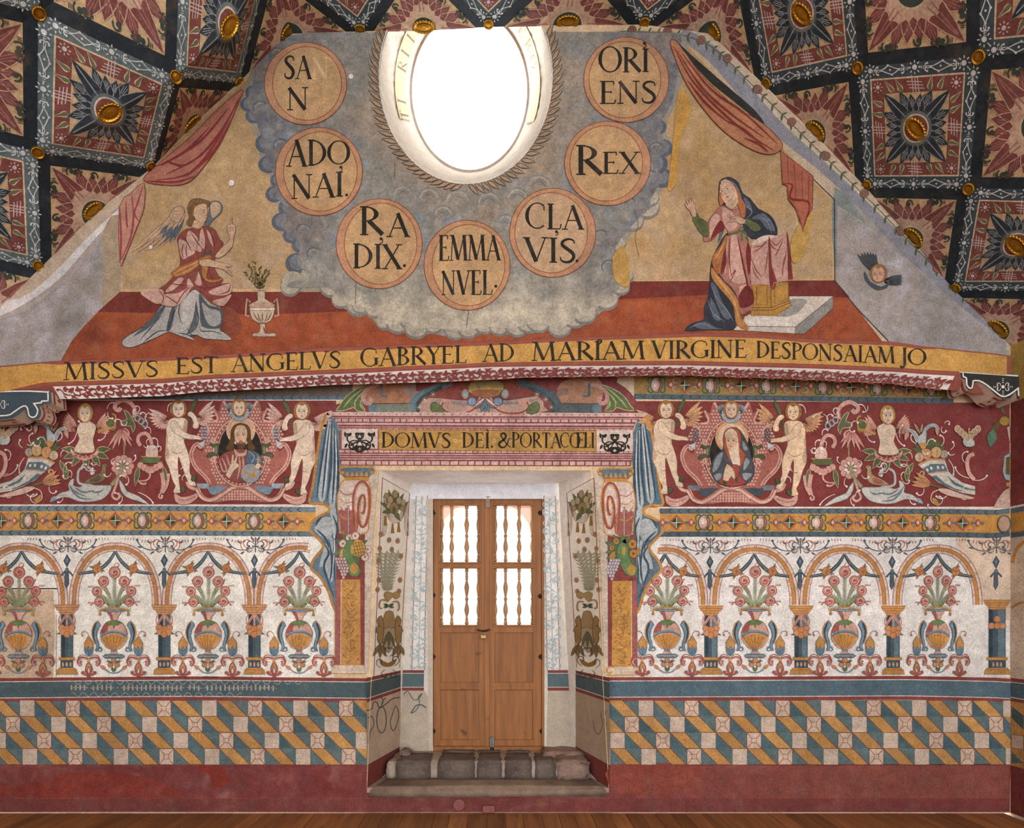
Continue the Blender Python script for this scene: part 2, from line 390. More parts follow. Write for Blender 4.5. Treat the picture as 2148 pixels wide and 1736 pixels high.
def cmap(u, v, l):          # u, v carry the panel index in their thousands
    k, r = int(round(u/1000)), int(round(v/1000)); du, dv = u-k*1000, v-r*1000
    F_, A, B, n = qn(k, r, 1 if du > 0 else -1, 1 if dv > 0 else -1)
    return tuple(F_+(A-F_)*abs(du)+(B-F_)*abs(dv)+n*l)
cv = [N[r][k] for r in range(5) for k in range(NK)]; cf = []
for r in range(4):
    for k in range(NK-1):
        a, b_, c, d = r*NK+k, r*NK+k+1, (r+1)*NK+k+1, (r+1)*NK+k
        cf += [(a, b_, d), (b_, c, d)] if (k+r) % 2 else [(a, b_, c), (a, c, d)]
o = len(cv); cv += [Vector((N[4][k].x, -9, N[4][k].z)) for k in range(NK)]; cf += [(4*NK+k, 4*NK+k+1, o+k+1, o+k) for k in range(NK-1)]
ceil = colmesh('ceiling', cv, cf, 'c4a67c', 'ceil'); tag(ceil, kind='structure')
def clip(p, ax, sg):
    out = []; m = len(p)
    for i in range(m):
        a, b = p[i], p[(i+1) % m]; da, db = a[ax]*sg, b[ax]*sg
        if da >= 0: out.append(a)
        if da*db < 0: t = da/(da-db); out.append((a[0]+(b[0]-a[0])*t, a[1]+(b[1]-a[1])*t))
    return out
class CP(P):
    half = False; off = (0, 0); vmax = 9
    def add(s, polys, col):
        q = []
        for p in polys:
            ps = [p]
            for ax in (0, 1):
                n = []
                for z in ps:
                    lo = min(t[ax] for t in z); hi = max(t[ax] for t in z)
                    if ax == 1 and s.half and hi <= 0: continue
                    if lo < -1e-9 and hi > 1e-9:
                        n.append(clip(z, ax, 1))
                        if not (ax == 1 and s.half): n.append(clip(z, ax, -1))
                    else: n.append(z)
                ps = n
            q += ps
        e = 1e-4
        fx = []
        for p in q:
            if len(p) < 3: continue
            cx = sum(t[0] for t in p)/len(p); cy = sum(t[1] for t in p)/len(p)
            fx.append([(s.off[0]*1000+a+(e if cx > 0 else -e)*(abs(a) < 1e-9), s.off[1]*1000+b+(e if cy > 0 else -e)*(abs(b) < 1e-9)) for a, b in p])
        return P.add(s, fx, col)
def sd(q, t, f):    # point at share f along side q of the diamond, at distance t
    a, b = ((1, 1), (-1, 1), (-1, -1), (1, -1))[q]
    if q in (1, 3): f = 1-f
    return (a*t*(1-f), b*t*f)
def band(p, t0, t1, col):
    p.add([[sd(q, t0, 0), sd(q, t1, 0), sd(q, t1, 1), sd(q, t0, 1)] for q in range(4)], col)
def star(p, pts, col, r=.03):
    q = []
    for x, y in pts:
        q.append(ell(x, y, r*.95, r*.95, 10))
        for k in range(8): a = k*45; q.append(ell(x+2.0*r*math.cos(math.radians(a)), y+2.0*r*math.sin(math.radians(a)), r*.55, r*.26, 6, a))
    p.add(q, col)
def flower(p, dark):
    ring, disc = ('d3c6b4', '7a463e') if dark else ('c9b495', '3a4744'); R = .56 if dark else .76
    if dark: pc, tick, edge, base = '2a343e', '99a2a8', '8d8f8c', '3f4c54'
    else: pc, tick, edge, base = '7b4540', 'b99aa0', 'c6a795', 'c3a48e'
    sp = []; pt = []
    for q in range(4):
        sp.append((0, 0, q*90, R*1.04, R*.30))
        for a, r in ((20, .84), (36, .70), (54, .70), (70, .84)): pt.append((R*.16*math.cos(math.radians(q*90+a)), R*.16*math.sin(math.radians(q*90+a)), q*90+a, R*(r-.16), R*.27))
    p.leaves(pt, pc, edge, R*.014); p.leaves(sp, pc, edge, R*.014)
    inner = []
    for k in range(64):
        t = math.radians(k*360/64); r = R*(.44 if not dark else .38)*(1+.13*math.cos(4*t)+.05*math.cos(20*t)); inner.append((r*math.cos(t), r*math.sin(t)))
    p.poly(inner, base)
    if dark: p.el(0, 0, .20, .20, '6c7679', n=24)
    tk = []
    for x, y, a, ln, w_ in pt:
        for d in (-1, 0, 1):
            A = math.radians(a+d*3.2); r0, r1 = R*.16+ln*.52, R*.16+ln*(.84-.05*abs(d)); tk += rib([(r0*math.cos(A), r0*math.sin(A)), (r1*math.cos(A), r1*math.sin(A))], R*.013)
    for q in range(4):
        t = math.radians(q*90); c, s_ = math.cos(t), math.sin(t)
        for d in ((0,) if dark else (-.03, .03)): tk += rib([(R*.34*c-d*s_, R*.34*s_+d*c), (R*.9*c-d*.2*s_, R*.9*s_+d*.2*c)], R*.02)
    p.add(tk, tick if dark else '9a6c66')
    p.el(0, 0, .205 if not dark else .165, .205 if not dark else .165, ring, n=28)
    p.el(0, 0, .185 if not dark else .146, .185 if not dark else .146, disc, n=28)
LN = ('left slope', 'flat top', 'right slope'); boss_at = []
for r in range(4):
    for k in range(NK):
        n = N[r][k]
        if (k+r) % 2 == 0 or k in (0,) and r == 0: boss_at.append((k, r, 0)); continue
        px_ = VX+n.x*F/(n.y+D); py_ = VY-(n.z-HC)*F/(n.y+D)
        if px_ < -260 or px_ > 2400 or py_ < -260: continue
        boss_at.append((k, r, 1)); dark = r % 2 == 1
        p = CP('ceiling_panel', ceil, cmap, .003, None, 'ceil'); p.off = (k, r); p.half = r == 0
        if dark:
            band(p, 0, .56, 'c3a67e'); p.l -= STEP; band(p, .56, .775, '7a453d'); p.l -= STEP; band(p, .775, .80, 'd0bda0'); p.l -= STEP; band(p, .80, 1, '5f7174' if k < 8 else '3f4f56')
            p.add([[sd(q, .56, f-.012), sd(q, .56, f+.012), sd(q, .57, f+.012), sd(q, .57, f-.012)] for q in range(4) for f in [i/20 for i in range(1, 20)]], '6b3833')
            td = []; ol = []
            for q in range(4):
                for f in (.17, .30, .70, .83):
                    (x, y), (x2, y2) = sd(q, .60, f), sd(q, .74, f+.02); a = math.degrees(math.atan2(y2-y, x2-x))
                    for lst, wd in ((ol, .075), (td, .05)):
                        ln = .15; c, d = math.cos(math.radians(a)), math.sin(math.radians(a))
                        lst.append([(x+ln*t*c-wd*u*d, y+ln*t*d+wd*u*c) for t, u in ((-.08, 0), (.02, .4), (.22, .5), (.5, .3), (1, .05), (1, -.05), (.5, -.22), (.22, -.4), (.02, -.34))])
            p.add(ol, 'cfc4bc'); p.add(td, '6c6d43' if (k+r) % 4 else 'cfc4bc')
            hs = []
            for q in range(4):
                c = sd(q, .67, .5)
                for j in (-.035, 0, .035):
                    hs += rib([(c[0]-.07+j, c[1]-.06-j*.4), (c[0]+.07+j, c[1]+.06-j*.4)], .011)+rib([(c[0]-.07+j, c[1]+.06+j*.4), (c[0]+.07+j, c[1]-.06+j*.4)], .011)
            p.add(hs, 'c8b4b4'); star(p, [sd(q, .665, 0) for q in range(4)], 'cbbfc4', .025)
            cl = [(sd(q, .40, f)+(q*90+45+(-60 if f < .5 else 60), .15, 230)) for q in range(4) for f in (.3, .5, .7)]
            p.curls(cl, '8a5940', .02, 1.5)
        else:
            band(p, 0, .815, 'c8aa80'); p.l -= STEP; band(p, .80, 1, '222b33')
            cl = []
            for q in range(4):
                for f, a, tn in ((.12, 10, 240), (.28, 60, -230), (.5, 45, 250), (.72, 30, 230), (.88, 80, -240)):
                    cl.append(sd(q, .68, f)+(q*90+a, .17, tn))
            p.curls(cl, '38453e', .024, 1.9)
            p.add([ell(*sd(q, .755, f+j*.018), .03, .006, 6, q*90+45) for q in range(4) for f in (.12, .3, .7, .88) for j in (-1, 0, 1)], '3f4440')
        flower(p, dark)
        if not dark: p.curls(cl, '38453e', .024, 1.9)
        # white stars and scrolls on the blue and black bands
        tb = .89 if dark else .93
        if dark:
            star(p, [sd(q, .93, f) for q in range(4) for f in (.08, .5, .92)], 'cdd2d6', .03)
            ks = []; cl = []
            for q in range(4):
                for f in (.27, .73):
                    A, B, C, Dd = sd(q, .92, f-.085), sd(q, .85, f), sd(q, .92, f+.085), sd(q, .99, f)
                    for a, b in ((A, B), (B, C), (C, Dd), (Dd, A)): ks += rib([a, ((a[0]+b[0])/2*.995, (a[1]+b[1])/2*.995), b], .011)
                    ks += [ell(z[0], z[1], .014, .014, 8) for z in (A, B, C, Dd)]+[ell(*sd(q, .92, f), .012, .012, 8)]
                    ang = math.degrees(math.atan2(C[1]-A[1], C[0]-A[0]))
                    cl += [A+(ang+150, .12, 220), A+(ang+210, .12, -220), C+(ang+30, .12, -220), C+(ang-30, .12, 220)]
                    ks += [ell(*sd(q, .92, f+e_*(.135+j*.016)), .022, .004, 6, ang+90) for e_ in (-1, 1) for j in range(3)]
            p.add(ks, 'ccd2d6'); p.curls(cl, 'ccd2d6', .013, 1.5)
# --- gilded bosses, each a thing of its own ---
def boss_meshes(big):
    n = 120; ra, rb = (.086, .05) if big else (.038, .038)
    prof = [(1.0, 0, 1), (1.0, .007, 1), (.93, .014, .9), (.80, .011, .5), (.74, .004, 0), (.60, .004, 0)]
    v = []; f = []
    for q, h, sc in prof:
        for k in range(n):
            a = 2*math.pi*k/n; m = q*(1+.06*sc*math.cos(a*20)); v.append((ra*m*math.cos(a), rb*m*math.sin(a), h))
    for i in range(len(prof)-1):
        for k in range(n): a = i*n+k; b_ = i*n+(k+1) % n; f.append((a, b_, b_+n, a+n))
    r = bpy.data.meshes.new('boss_rim'); r.from_pydata(v, [], f); r.materials.append(M['gold'])
    v = []; f = []
    for i in range(7):
        t = i/6*math.pi/2; q = .62*math.cos(t)+.02; h = .003+(.011 if big else .012)*math.sin(t)+(.003*math.cos(i*3.2) if i < 5 else 0)
        for k in range(24): a = 2*math.pi*k/24; v.append((ra*q*math.cos(a), rb*q*math.sin(a), h))
    for i in range(6):
        for k in range(24): a = i*24+k; b_ = i*24+(k+1) % 24; f.append((a, b_, b_+24, a+24))
    f.append(tuple(range(144, 168)))
    d = bpy.data.meshes.new('boss_dome'); d.from_pydata(v, [], f); d.materials.append(M['gold'])
    for me in (r, d): me.polygons.foreach_set('use_smooth', [True]*len(me.polygons))
    return r, d
BM = (boss_meshes(False), boss_meshes(True))
ORD = ['first', 'second', 'third', 'fourth', 'fifth', 'sixth', 'seventh', 'eighth', 'ninth']
ROWN = ['row along the wall edge', 'second row out from wall', 'third row out from wall', 'fourth row out from wall']
vis = []
for k, r, big in boss_at:
    n = N[r][k]; px_ = VX+n.x*F/(n.y+D); py_ = VY-(n.z-HC)*F/(n.y+D)
    if -20 < px_ < 2168 and -20 < py_ < 900: vis.append((k, r, big, px_, py_))
cnt = {}
for k, r, big, px_, py_ in sorted(vis, key=lambda q: (q[1], q[4])):
    side = 0 if k < 7 else 2 if k > 13 else 1
    if k == 7: side = 0
    if k == 13: side = 2
vis.sort(key=lambda q: (q[1], q[0]))
groups = {}
for t in vis:
    k = t[0]; side = 0 if k <= 7 else 2 if k >= 13 else 1
    groups.setdefault((t[1], side, t[2]), []).append(t)
for (r, side, big), ts in groups.items():
    ts.sort(key=lambda q: q[3] if side == 1 else q[4])
    for j, (k, _, _, px_, py_) in enumerate(ts):
        e = empty('gilded_boss'); nn = cn(k) if k not in (7, 13) else (cn(k-1)+cn(k)).normalized()
        kk = min(max(k, 1), NK-2); u = (N[r][kk+1]-N[r][kk-1]).normalized()
        if k == 7: u = (N[r][7]-N[r][6]).normalized(); nn = cn(6)
        if k == 13: u = (N[r][14]-N[r][13]).normalized(); nn = cn(13)
        vdir = (N[min(r+1, 4)][k]-N[r][k]).normalized(); nz = u.cross(vdir).normalized()
        if nz.dot(nn) < 0: nz = -nz
        vd = nz.cross(u); from_ = __import__('mathutils').Matrix((u, vd, nz)).transposed().to_4x4()
        from_.translation = N[r][k]+nz*.006+(vdir*(.035 if big else .03) if r == 0 else Vector((0, 0, 0))); e.matrix_world = from_
        for me, nm in zip(BM[big], ('rim', 'dome')): link(nm, me, e)
        kind = 'oval gilded boss in a %s painted flower' % ('dark blue' if r % 2 else 'maroon') if big else 'small round gilded boss on the blue bands'
        pos = ORD[j]+(' from left' if side == 1 else ' from top')
        tag(e, '%s, %s, %s, %s' % (kind, LN[side], ROWN[r].replace(' out from wall', '').replace('row along the wall edge', 'wall-edge row'), pos), 'boss', 'gilded bosses on the ceiling')
# --- round window in the gable ---
def fun(a, t, l):
    A = math.radians(a); p = Vector(W(WC[0]+WRX*math.cos(A), WC[1]+WRY*math.sin(A), 0)); q = at(IC[0]+IRX*math.cos(A), IC[1]+IRY*math.sin(A), WY)
    c = Vector(((WC[0]-VX)/PPM, .3, HC+(VY-WC[1])/PPM)); m = p*(1-t)+q*t; return tuple(m+(c-m).normalized()*l)
fv = []; ff = []
for k in range(72):
    for j in range(7):
        t = j/6; q = Vector(fun(k*5, t, 0)); wob = .008*math.sin(k*1.7+j*2.1)+.006*math.sin(k*.6+j*3.3) if 0 < j < 6 else 0
        c = Vector(((WC[0]-VX)/PPM, q.y, HC+(VY-WC[1])/PPM)); fv.append(q+(c-q).normalized()*wob)
for k in range(72):
    for j in range(6): a = k*7+j; b_ = ((k+1) % 72)*7+j; ff.append((a, b_, b_+1, a+1))
rev = colmesh('window_reveal', fv, ff, 'd9cdbd', 'plaster', wall); tag(rev, 'splayed whitewashed opening round the oval window')
for q in rev.data.polygons: q.use_smooth = True
p = P('painted_ribbon', wall, fun, .012, 'faded ochre ribbon with letters inside the oval window opening', 'plaster')
p.add([[(a, .42), (a+3, .42), (a+3, .82), (a, .82)] for a in range(158, 246, 3)], 'dfcba2')
p.add([[(a, .42), (a+3, .42), (a+3, .82), (a, .82)] for a in range(-66, 22, 3)], 'e6d6b4')
for s_, a0, c_ in (('TISRIIIN', 158, '8d7c68'), ('NVERO', -62, 'b8a080')):
    st_ = 10.5
    for j, ch in enumerate(s_):
        q = []
        for o_ in GL[ch][1]:
            if o_[0] == 'l': (lambda A, B, w1: q.append([(A[0]-w1, A[1]), (B[0]-w1, B[1]), (B[0]+w1, B[1]), (A[0]+w1, A[1])] if abs(A[1]-B[1]) > .01 else [(A[0], A[1]-.008), (B[0], B[1]-.008), (B[0], B[1]+.008), (A[0], A[1]+.008)]))((a0+j*st_+o_[1]*9, .76-o_[2]*.28), (a0+j*st_+o_[3]*9, .76-o_[4]*.28), .7 if o_[5] > .1 else .3)
            elif o_[0] == 'a': 
                g = ell(a0+j*st_+o_[1]*9, .76-o_[2]*.28, o_[3]*9, o_[4]*.28, 12, 0, o_[5], o_[6]); q += [[(x-.5, y), (x2-.5, y2), (x2+.5, y2), (x+.5, y)] for (x, y), (x2, y2) in zip(g, g[1:])]
        if q: p.add(q, c_)
win = empty('window_1'); tag(win, kind='structure')
fv = []; ff = []; n = 60
for k in range(n):
    a = 2*math.pi*k/n
    for (sx, y) in ((1.03, WY-.005), (.965, WY-.005), (.965, WY+.035), (1.03, WY+.035)): fv.append(at(IC[0]+IRX*sx*math.cos(a), IC[1]+IRY*sx*math.sin(a), y))
for k in range(n):
    for j in range(4): a = k*4+j; b_ = ((k+1) % n)*4+j; j2 = (j+1) % 4; ff.append((a, b_, ((k+1) % n)*4+j2, k*4+j2))
mesh('window_frame', fv, ff, M['mortar'], win)
mesh('pane', [at(x, y, WY+.015) for x, y in ell(*IC, IRX*.98, IRY*.98, 60)], [tuple(range(60))], M['glass'], win)
# --- door embrasure ---
YB = .627
Lj = planemap(at(796, 985, 0), at(768, 1662, 0), at(838, 1575, YB)); Rj = planemap(at(1240, 985, 0), at(1279, 1662, 0), at(1201, 1575, YB)); Bk = yplane(YB)
def lerp_x(y, a, b): return a[0]+(b[0]-a[0])*(y-a[1])/(b[1]-a[1])
JL = P('door_jamb', wall, Lj, 0, 'left splayed jamb of the doorway, painted with fruit, vase and masks', 'plaster'); JL.poly([(796.6, 970), (866, 999), (837, 1650), (766, 1730)], 'efe8de')
JR = P('door_jamb', wall, Rj, 0, 'right splayed jamb of the doorway, painted with fruit, vase and masks', 'plaster'); JR.poly([(1239.2, 970), (1281, 1730), (1204, 1650), (1171, 999)], 'ece4da')
SF = colmesh('door_soffit', [at(790, 985, -.0), at(1246, 985, -.0), at(1180, 1015, YB+.01), at(857, 1015, YB+.01)], [(0, 1, 2, 3)], 'faf7f3', 'plaster', wall)
BL = P('door_surround', wall, Bk, 0, 'plaster wall beside the door with painted arabesque strips', 'plaster')
BL.poly([(845, 1006), (1195, 1006), (1195, 1046), (1142, 1046), (1142, 1600), (1215, 1600), (1215, 1560), (1195, 1046)][:4]+[(845, 1046)], 'dcdde2')
BL.l -= STEP; BL.poly([(852, 1046), (908, 1046), (908, 1600), (820, 1600)], 'cdc6bd'); BL.l -= STEP; BL.poly([(1142, 1046), (1184, 1046), (1220, 1600), (1142, 1600)], 'cbc4ba')
# --- door ---
door = empty('door_1'); tag(door, kind='structure'); YD = .66
def dbox(name, x0, y0, x1, y1, ya, yb, mat='door', par=None, c=.004):
    a, b_ = at(x0, y1, ya), at(x1, y0, ya); return box(name, a.x, b_.x, ya, yb, a.z, b_.z, M[mat], par, c)
dbox('frame_post', 899, 1042, 908.5, 1570, YD-.03, YD+.06, par=door); dbox('frame_post', 1137, 1042, 1143.5, 1570, YD-.03, YD+.06, par=door)
dbox('frame_head', 899, 1036, 1144, 1044.5, YD-.03, YD+.06, par=door); dbox('door_sill', 899, 1565.5, 1146, 1580, YD-.03, YD+.1, par=door)
balp = [(.008, 0), (.015, .01), (.015, .05), (.009, .06), (.013, .07), (.013, .08), (.009, .09), (.014, .1), (.014, .11), (.008, .12), (.010, .16), (.017, .22), (.019, .27), (.015, .33), (.010, .38), (.009, .42), (.014, .45), (.014, .47), (.008, .49),
        (.011, .53), (.016, .6), (.019, .66), (.017, .7), (.010, .77), (.009, .80), (.013, .82), (.009, .84), (.013, .86), (.009, .88), (.013, .90), (.008, .92), (.014, .94), (.014, .99), (.008, 1.0)]
def leaf(x0, xo0, xo1, x1, xp0, xp1, xb, lab):
    lf = empty('door_leaf', door); tag(lf, lab)
    dbox('stile', x0, 1045, xo0, 1566, YD, YD+.045, par=lf); dbox('stile', xo1, 1045, x1, 1566, YD, YD+.045, par=lf)
    for a, b_ in ((1045, 1060), (1178, 1192), (1310, 1327), (1430.5, 1447), (1551, 1566)): dbox('rail', xo0, a, xo1, b_, YD+.002, YD+.043, par=lf)
    for a, b_ in ((1326, 1431), (1446.5, 1551.5)): dbox('panel', xo0-.5, a, xo1+.5, b_, YD+.016, YD+.034, par=lf)
    for a, b_ in ((1060, 1178), (1192, 1310)):
        for x, q in zip(xb, (.75, 1, 1, .75)):
            t = at(x, b_, YD+.022); h = at(x, a, YD+.022).z-t.z
            v, f = lathevf([(r_*q*1.25, z_*h) for r_, z_ in balp], t.x, t.y, t.z, 12); mesh('baluster', v, f, M['turned'], lf, True)
        dbox('pane', xo0, a, xo1, b_, YD+.05, YD+.054, 'glass', lf, .0005)
        for (u0, v0, u1, v1) in ((xo0-4, a-4, xo1+4, a), (xo0-4, b_, xo1+4, b_+4), (xo0-4, a, xo0, b_), (xo1, a, xo1+4, b_)): dbox('moulding', u0, v0, u1, v1, YD-.008, YD+.004, par=lf, c=.003)
    return lf
lf1 = leaf(908.5, 924, 1005, 1017.5, 926, 1004, (927, 947.6, 979, 1003), 'left leaf of the wooden door, with turned grille over two panels')
lf2 = leaf(1018.5, 1037.5, 1118, 1137, 1039, 1117, (1039.5, 1060.5, 1089, 1116), 'right leaf of the wooden door, with turned grille over two panels')
dbox('cover_strip', 1016.5, 1045, 1026, 1566, YD-.014, YD+.002, par=door, c=.005)
for x, y in ((909, 1075), (909, 1248), (909, 1377), (909, 1533), (1133, 1075), (1133, 1250), (1134, 1377), (1136, 1533)):
    t = at(x, y, YD-.012); v, f = join([lathevf([(.004, -.02), (.011, -.018), (.011, .018), (.004, .02)], t.x, t.y, t.z, 10), boxvf(t.x-.02, t.x+.02, t.y-.002, t.y+.012, t.z-.006, t.z+.006)])
    tag(mesh('hinge', v, f, M['iron'], door, False), 'dark iron hinge pin')
def bolt(x, y0, y1, mat, lab):
    a, b_ = at(x, y1, YD-.03), at(x, y0, YD-.03); h = b_.z-a.z
    pr = [boxvf(a.x-.016, a.x-.003, a.y, a.y+.014, a.z, b_.z), boxvf(a.x+.003, a.x+.016, a.y, a.y+.014, a.z, b_.z), lathevf([(.004, 0), (.0055, .01), (.0055, h*.9), (.004, h*.92)], a.x, a.y-.003, a.z+h*.02, 10)]
    for q in (.1, .5, .85): pr.append(boxvf(a.x-.019, a.x+.019, a.y-.006, a.y+.01, a.z+h*q, a.z+h*(q+.08)))
    v, f = join(pr); tag(mesh('bolt', v, f, M[mat], door), lab)
bolt(1032, 1545, 1578, 'steel', 'grey steel shoot bolt at the foot of the door'); bolt(1023.5, 1039, 1064, 'mortar', 'pale bolt at the head of the door')
pl = empty('padlock'); t = at(1014, 1334, YD-.05); pl.location = t; tag(pl, 'small brass padlock hanging on a chain between the two door leaves', 'padlock')
v, f = join([boxvf(-.021, .021, -.009, .009, -.022, .014, .005), lathevf([(.006, 0), (.006, .003)], 0, -.009, -.004, 10, 'y')]); mesh('body', v, f, M['brass'], pl)
def torus(R, r_, a0, a1, n=16, m=8, sx=1):
    v = []; f = []
    for i in range(n+1):
        a = math.radians(a0+(a1-a0)*i/n)
        for j in range(m): b_ = 2*math.pi*j/m; q = R+r_*math.cos(b_); v.append((q*math.cos(a)*sx, r_*math.sin(b_), q*math.sin(a)))
    for i in range(n):
        for j in range(m): f.append((i*m+j, i*m+(j+1) % m, (i+1)*m+(j+1) % m, (i+1)*m+j))
    return v, f
v, f = torus(.013, .003, 0, 180); mesh('shackle', [(x, y, z+.014) for x, y, z in v], f, M['steel'], pl, True)
ch = empty('chain'); ch.location = at(1014, 1322, YD-.035); tag(ch, 'short dark steel chain looped round the meeting stiles above the padlock', 'chain')
for i in range(9):
    v, f = torus(.010, .0028, 0, 360, 12, 6, .65); a = -80+i*20
    o = mesh('link', v, f, M['iron'], ch, True); o.location = ((i-4)*.0125, -.006*(i % 2), .012*((i-4)/4)**2-.004); o.rotation_euler = (.5 if i % 2 else -.6, math.radians(70+a*.3), .4 if i % 2 else -.3)
# --- stone step ---
stp = empty('stone_step'); tag(stp, 'worn grey stone door step of block riser over a broad slab', 'step')
Y1 = .2
def hexa(name, c8, mat, par, sub=0):
    o = mesh(name, c8, [(0, 3, 2, 1), (4, 5, 6, 7), (0, 1, 5, 4), (1, 2, 6, 5), (2, 3, 7, 6), (3, 0, 4, 7)], M[mat], par)
    if sub:
        import bmesh
        bm = bmesh.new(); bm.from_mesh(o.data); bmesh.ops.bevel(bm, geom=bm.edges[:], offset=.012, segments=2, affect='EDGES', clamp_overlap=True)
        bmesh.ops.subdivide_edges(bm, edges=[e for e in bm.edges if e.calc_length() > .1], cuts=3, use_grid_fill=True)
        for q in bm.verts: q.co += Vector((random.uniform(-1, 1), random.uniform(-1, 1), random.uniform(-1, 1)))*.0035*sub
        bm.to_mesh(o.data); bm.free()
        for q in o.data.polygons: q.use_smooth = True
    return o
zt, zm, zb = .338, .203, .128
def blk(name, x0, x1, za, zb_, ya, yb, mat, sub=1, flare=0):
    A, B = at(x0, 1600, ya).x, at(x1, 1600, ya).x
    return hexa(name, [(A-flare, ya, za), (B+flare, ya, za), (B, yb, za), (A, yb, za), (A-flare, ya, zb_), (B+flare, ya, zb_), (B, yb, zb_), (A, yb, zb_)], mat, stp, sub)
hexa('mortar_bed', [at(814, 1632, Y1+.02)*1, at(1236, 1632, Y1+.02)*1, at(1205, 1632, .72), at(834, 1632, .72)]+[Vector((q.x, q.y, zt-.008)) for q in (at(814, 1632, Y1+.02), at(1236, 1632, Y1+.02), at(1205, 1632, .72), at(834, 1632, .72))], 'mortar', stp, 1)
for x0, x1, mt in ((829, 903, 'stone'), (917, 996, 'stone'), (1000, 1053, 'stone'), (1059, 1116, 'stone'), (1123, 1166, 'stone'), (1170, 1237, 'stonepink')):
    blk('stone', x0, x1, zm-.01, zt+(.004 if mt == 'stone' else .012), Y1-.008*random.random()-(.02 if mt != 'stone' else 0), Y1+.33, mt, 1 if mt == 'stone' else 3)
for x0, x1 in ((925, 998), (1000, 1052), (1062, 1115)): blk('stone', x0, x1, .25, zt+.003, Y1+.34, .66, 'stone')
blk('mortar_patch', 810, 828, zm, zt-.004, Y1+.0, Y1+.2, 'mortar')
blk('rubble', 838, 858, .3, zt+.035, Y1+.22, Y1+.36, 'stonepink', 3); blk('rubble', 1140, 1225, .3, zt+.03, Y1+.2, Y1+.5, 'stonepink', 3)
_l, _r = at(752, 1662, 0).x, at(1294, 1662, 0).x
box('rubble_fill', _l, _r, .004, .85, 0.002, zm-.012, M['mortar'], stp)
b0, b1 = at(771, 1662, -.035), at(1276, 1662, -.035); c0, c1 = at(815, 1640, Y1+.05), at(1238, 1640, Y1+.05); d0, d1 = at(776, 1662, .0), at(1270, 1662, .0)
hexa('slab', [(b0.x, -.035, zb), (b1.x, -.035, zb), (c1.x, Y1+.06, zb), (c0.x, Y1+.06, zb), (b0.x+.02, -.02, zm-.004), (b1.x-.02, -.02, zm-.004), (c1.x, Y1+.06, zm), (c0.x, Y1+.06, zm)], 'slab', stp, 1.3)
# --- portico arch outside, seen through the grille ---
YA = 2.2; pts = [at(800, 800, YA), at(1240, 800, YA), at(1240, 1700, YA)]; arc = [at(x, y, YA) for x, y in ell(1018, 1152, 106, 106, 24, 0, 0, -180)]
lo = [at(1240, 1700, YA), at(1124, 1700, YA)]+arc+[at(912, 1700, YA), at(800, 1700, YA), at(800, 800, YA), at(1240, 800, YA)]
fl, tr_ = tess([[(q.x, q.z) for q in lo]]); n = len(fl); va = [(x, YA, z) for x, z in fl]+[(x, YA+.3, z) for x, z in fl]
tag(mesh('portico_arch', va, tr_+[tuple(i+n for i in t) for t in tr_]+[(i, (i+1) % n, (i+1) % n+n, i+n) for i in range(n)], M['arch']), 'pink rendered portico arch standing outside, seen through the door grille', 'arch')
# --- cover plate and box low on the wall ---
t = at(963, 1687, 0); v, f = lathevf([(.045, 0), (.047, .004), (.047, .01), (.043, .014), (.02, .015)], t.x, -.001, t.z, 28, 'y')
o = mesh('cover_plate', v, f, M['redpaint']); tag(o, 'round maroon painted cover plate low on the skirting under the step', 'cover plate')
t = at(1025, 1695, 0); e = empty('junction_box'); e.location = (t.x, 0, t.z); tag(e, 'small maroon painted wall box just above the floor under the step', 'electrical box')
mesh('body', *boxvf(-.046, .046, -.03, -.001, -.03, .03, .006), M['redpaint'], e)
for sx in (-.034, .034): mesh('screw', *lathevf([(.004, 0), (.004, .003)], sx, -.03, .018, 8, 'y'), M['steel'], e)
# ---------------- painted tie beam and its corbels ----------------
def interp(T):
    def f(x):
        if x <= T[0][0]: return T[0][1]
        for a, b in zip(T, T[1:]):
            if x <= b[0]:
                t = (x-a[0])/(b[0]-a[0]); t = t*t*(3-2*t)*.35+t*.65; return a[1]+(b[1]-a[1])*t
        return T[-1][1]
    return f
bt = interp([(-90, 768), (0, 764), (114, 754), (261, 749), (456, 741), (586, 733), (700, 725), (901, 718), (1035, 713), (1203, 704), (1420, 697), (1470, 695), (1616, 699), (1695, 708), (1872, 713), (1951, 724), (2050, 734), (2148, 745), (2230, 752)])
by = interp([(-90, 824), (0, 822), (98, 801), (326, 795), (456, 785), (700, 775), (901, 766), (1035, 760), (1203, 758), (1420, 756.5), (1616, 761), (1695, 763), (1872, 770), (1951, 776), (2010, 779), (2148, 789), (2230, 795)])
bw = interp([(-90, 850), (100, 836), (146, 836), (326, 830), (417, 821), (586, 813), (700, 806), (901, 801), (1035, 795), (1102, 791), (1420, 786), (1616, 792), (1872, 803), (1971, 814), (2148, 835), (2230, 840)])
YF = -.25; YS = -.18
beam = empty('tie_beam'); tag(beam, 'long bowed painted tie beam with ochre inscription band across the end wall', 'beam')
xs = [-60+i*(2180)/110 for i in range(111)]; v = []; f = []
for x in xs:
    a = at(x, bt(x), YF); b_ = at(x, by(x)+9, YF); zc = HC+(VY-bw(x))/PPM; X = a.x
    v += [(X, -.012, a.z-.01), (X, YF+.03, a.z+.004), (X, YF, a.z-.012), (X, YF-.004, (a.z+b_.z)/2), (X, YF, b_.z+.012), (X, YF+.008, b_.z), (X, YS, at(x, bw(x), YS).z), (X, -.012, zc+.03)]
for i in range(110):
    for j in range(8): a = i*8+j; b_ = i*8+(j+1) % 8; f.append((a, a+8, b_+8, b_))
f += [tuple(range(8)), tuple(range(110*8, 110*8+8))[::-1]]
core = colmesh('timber', v, f, '8a4a3e', 'plaster', beam)
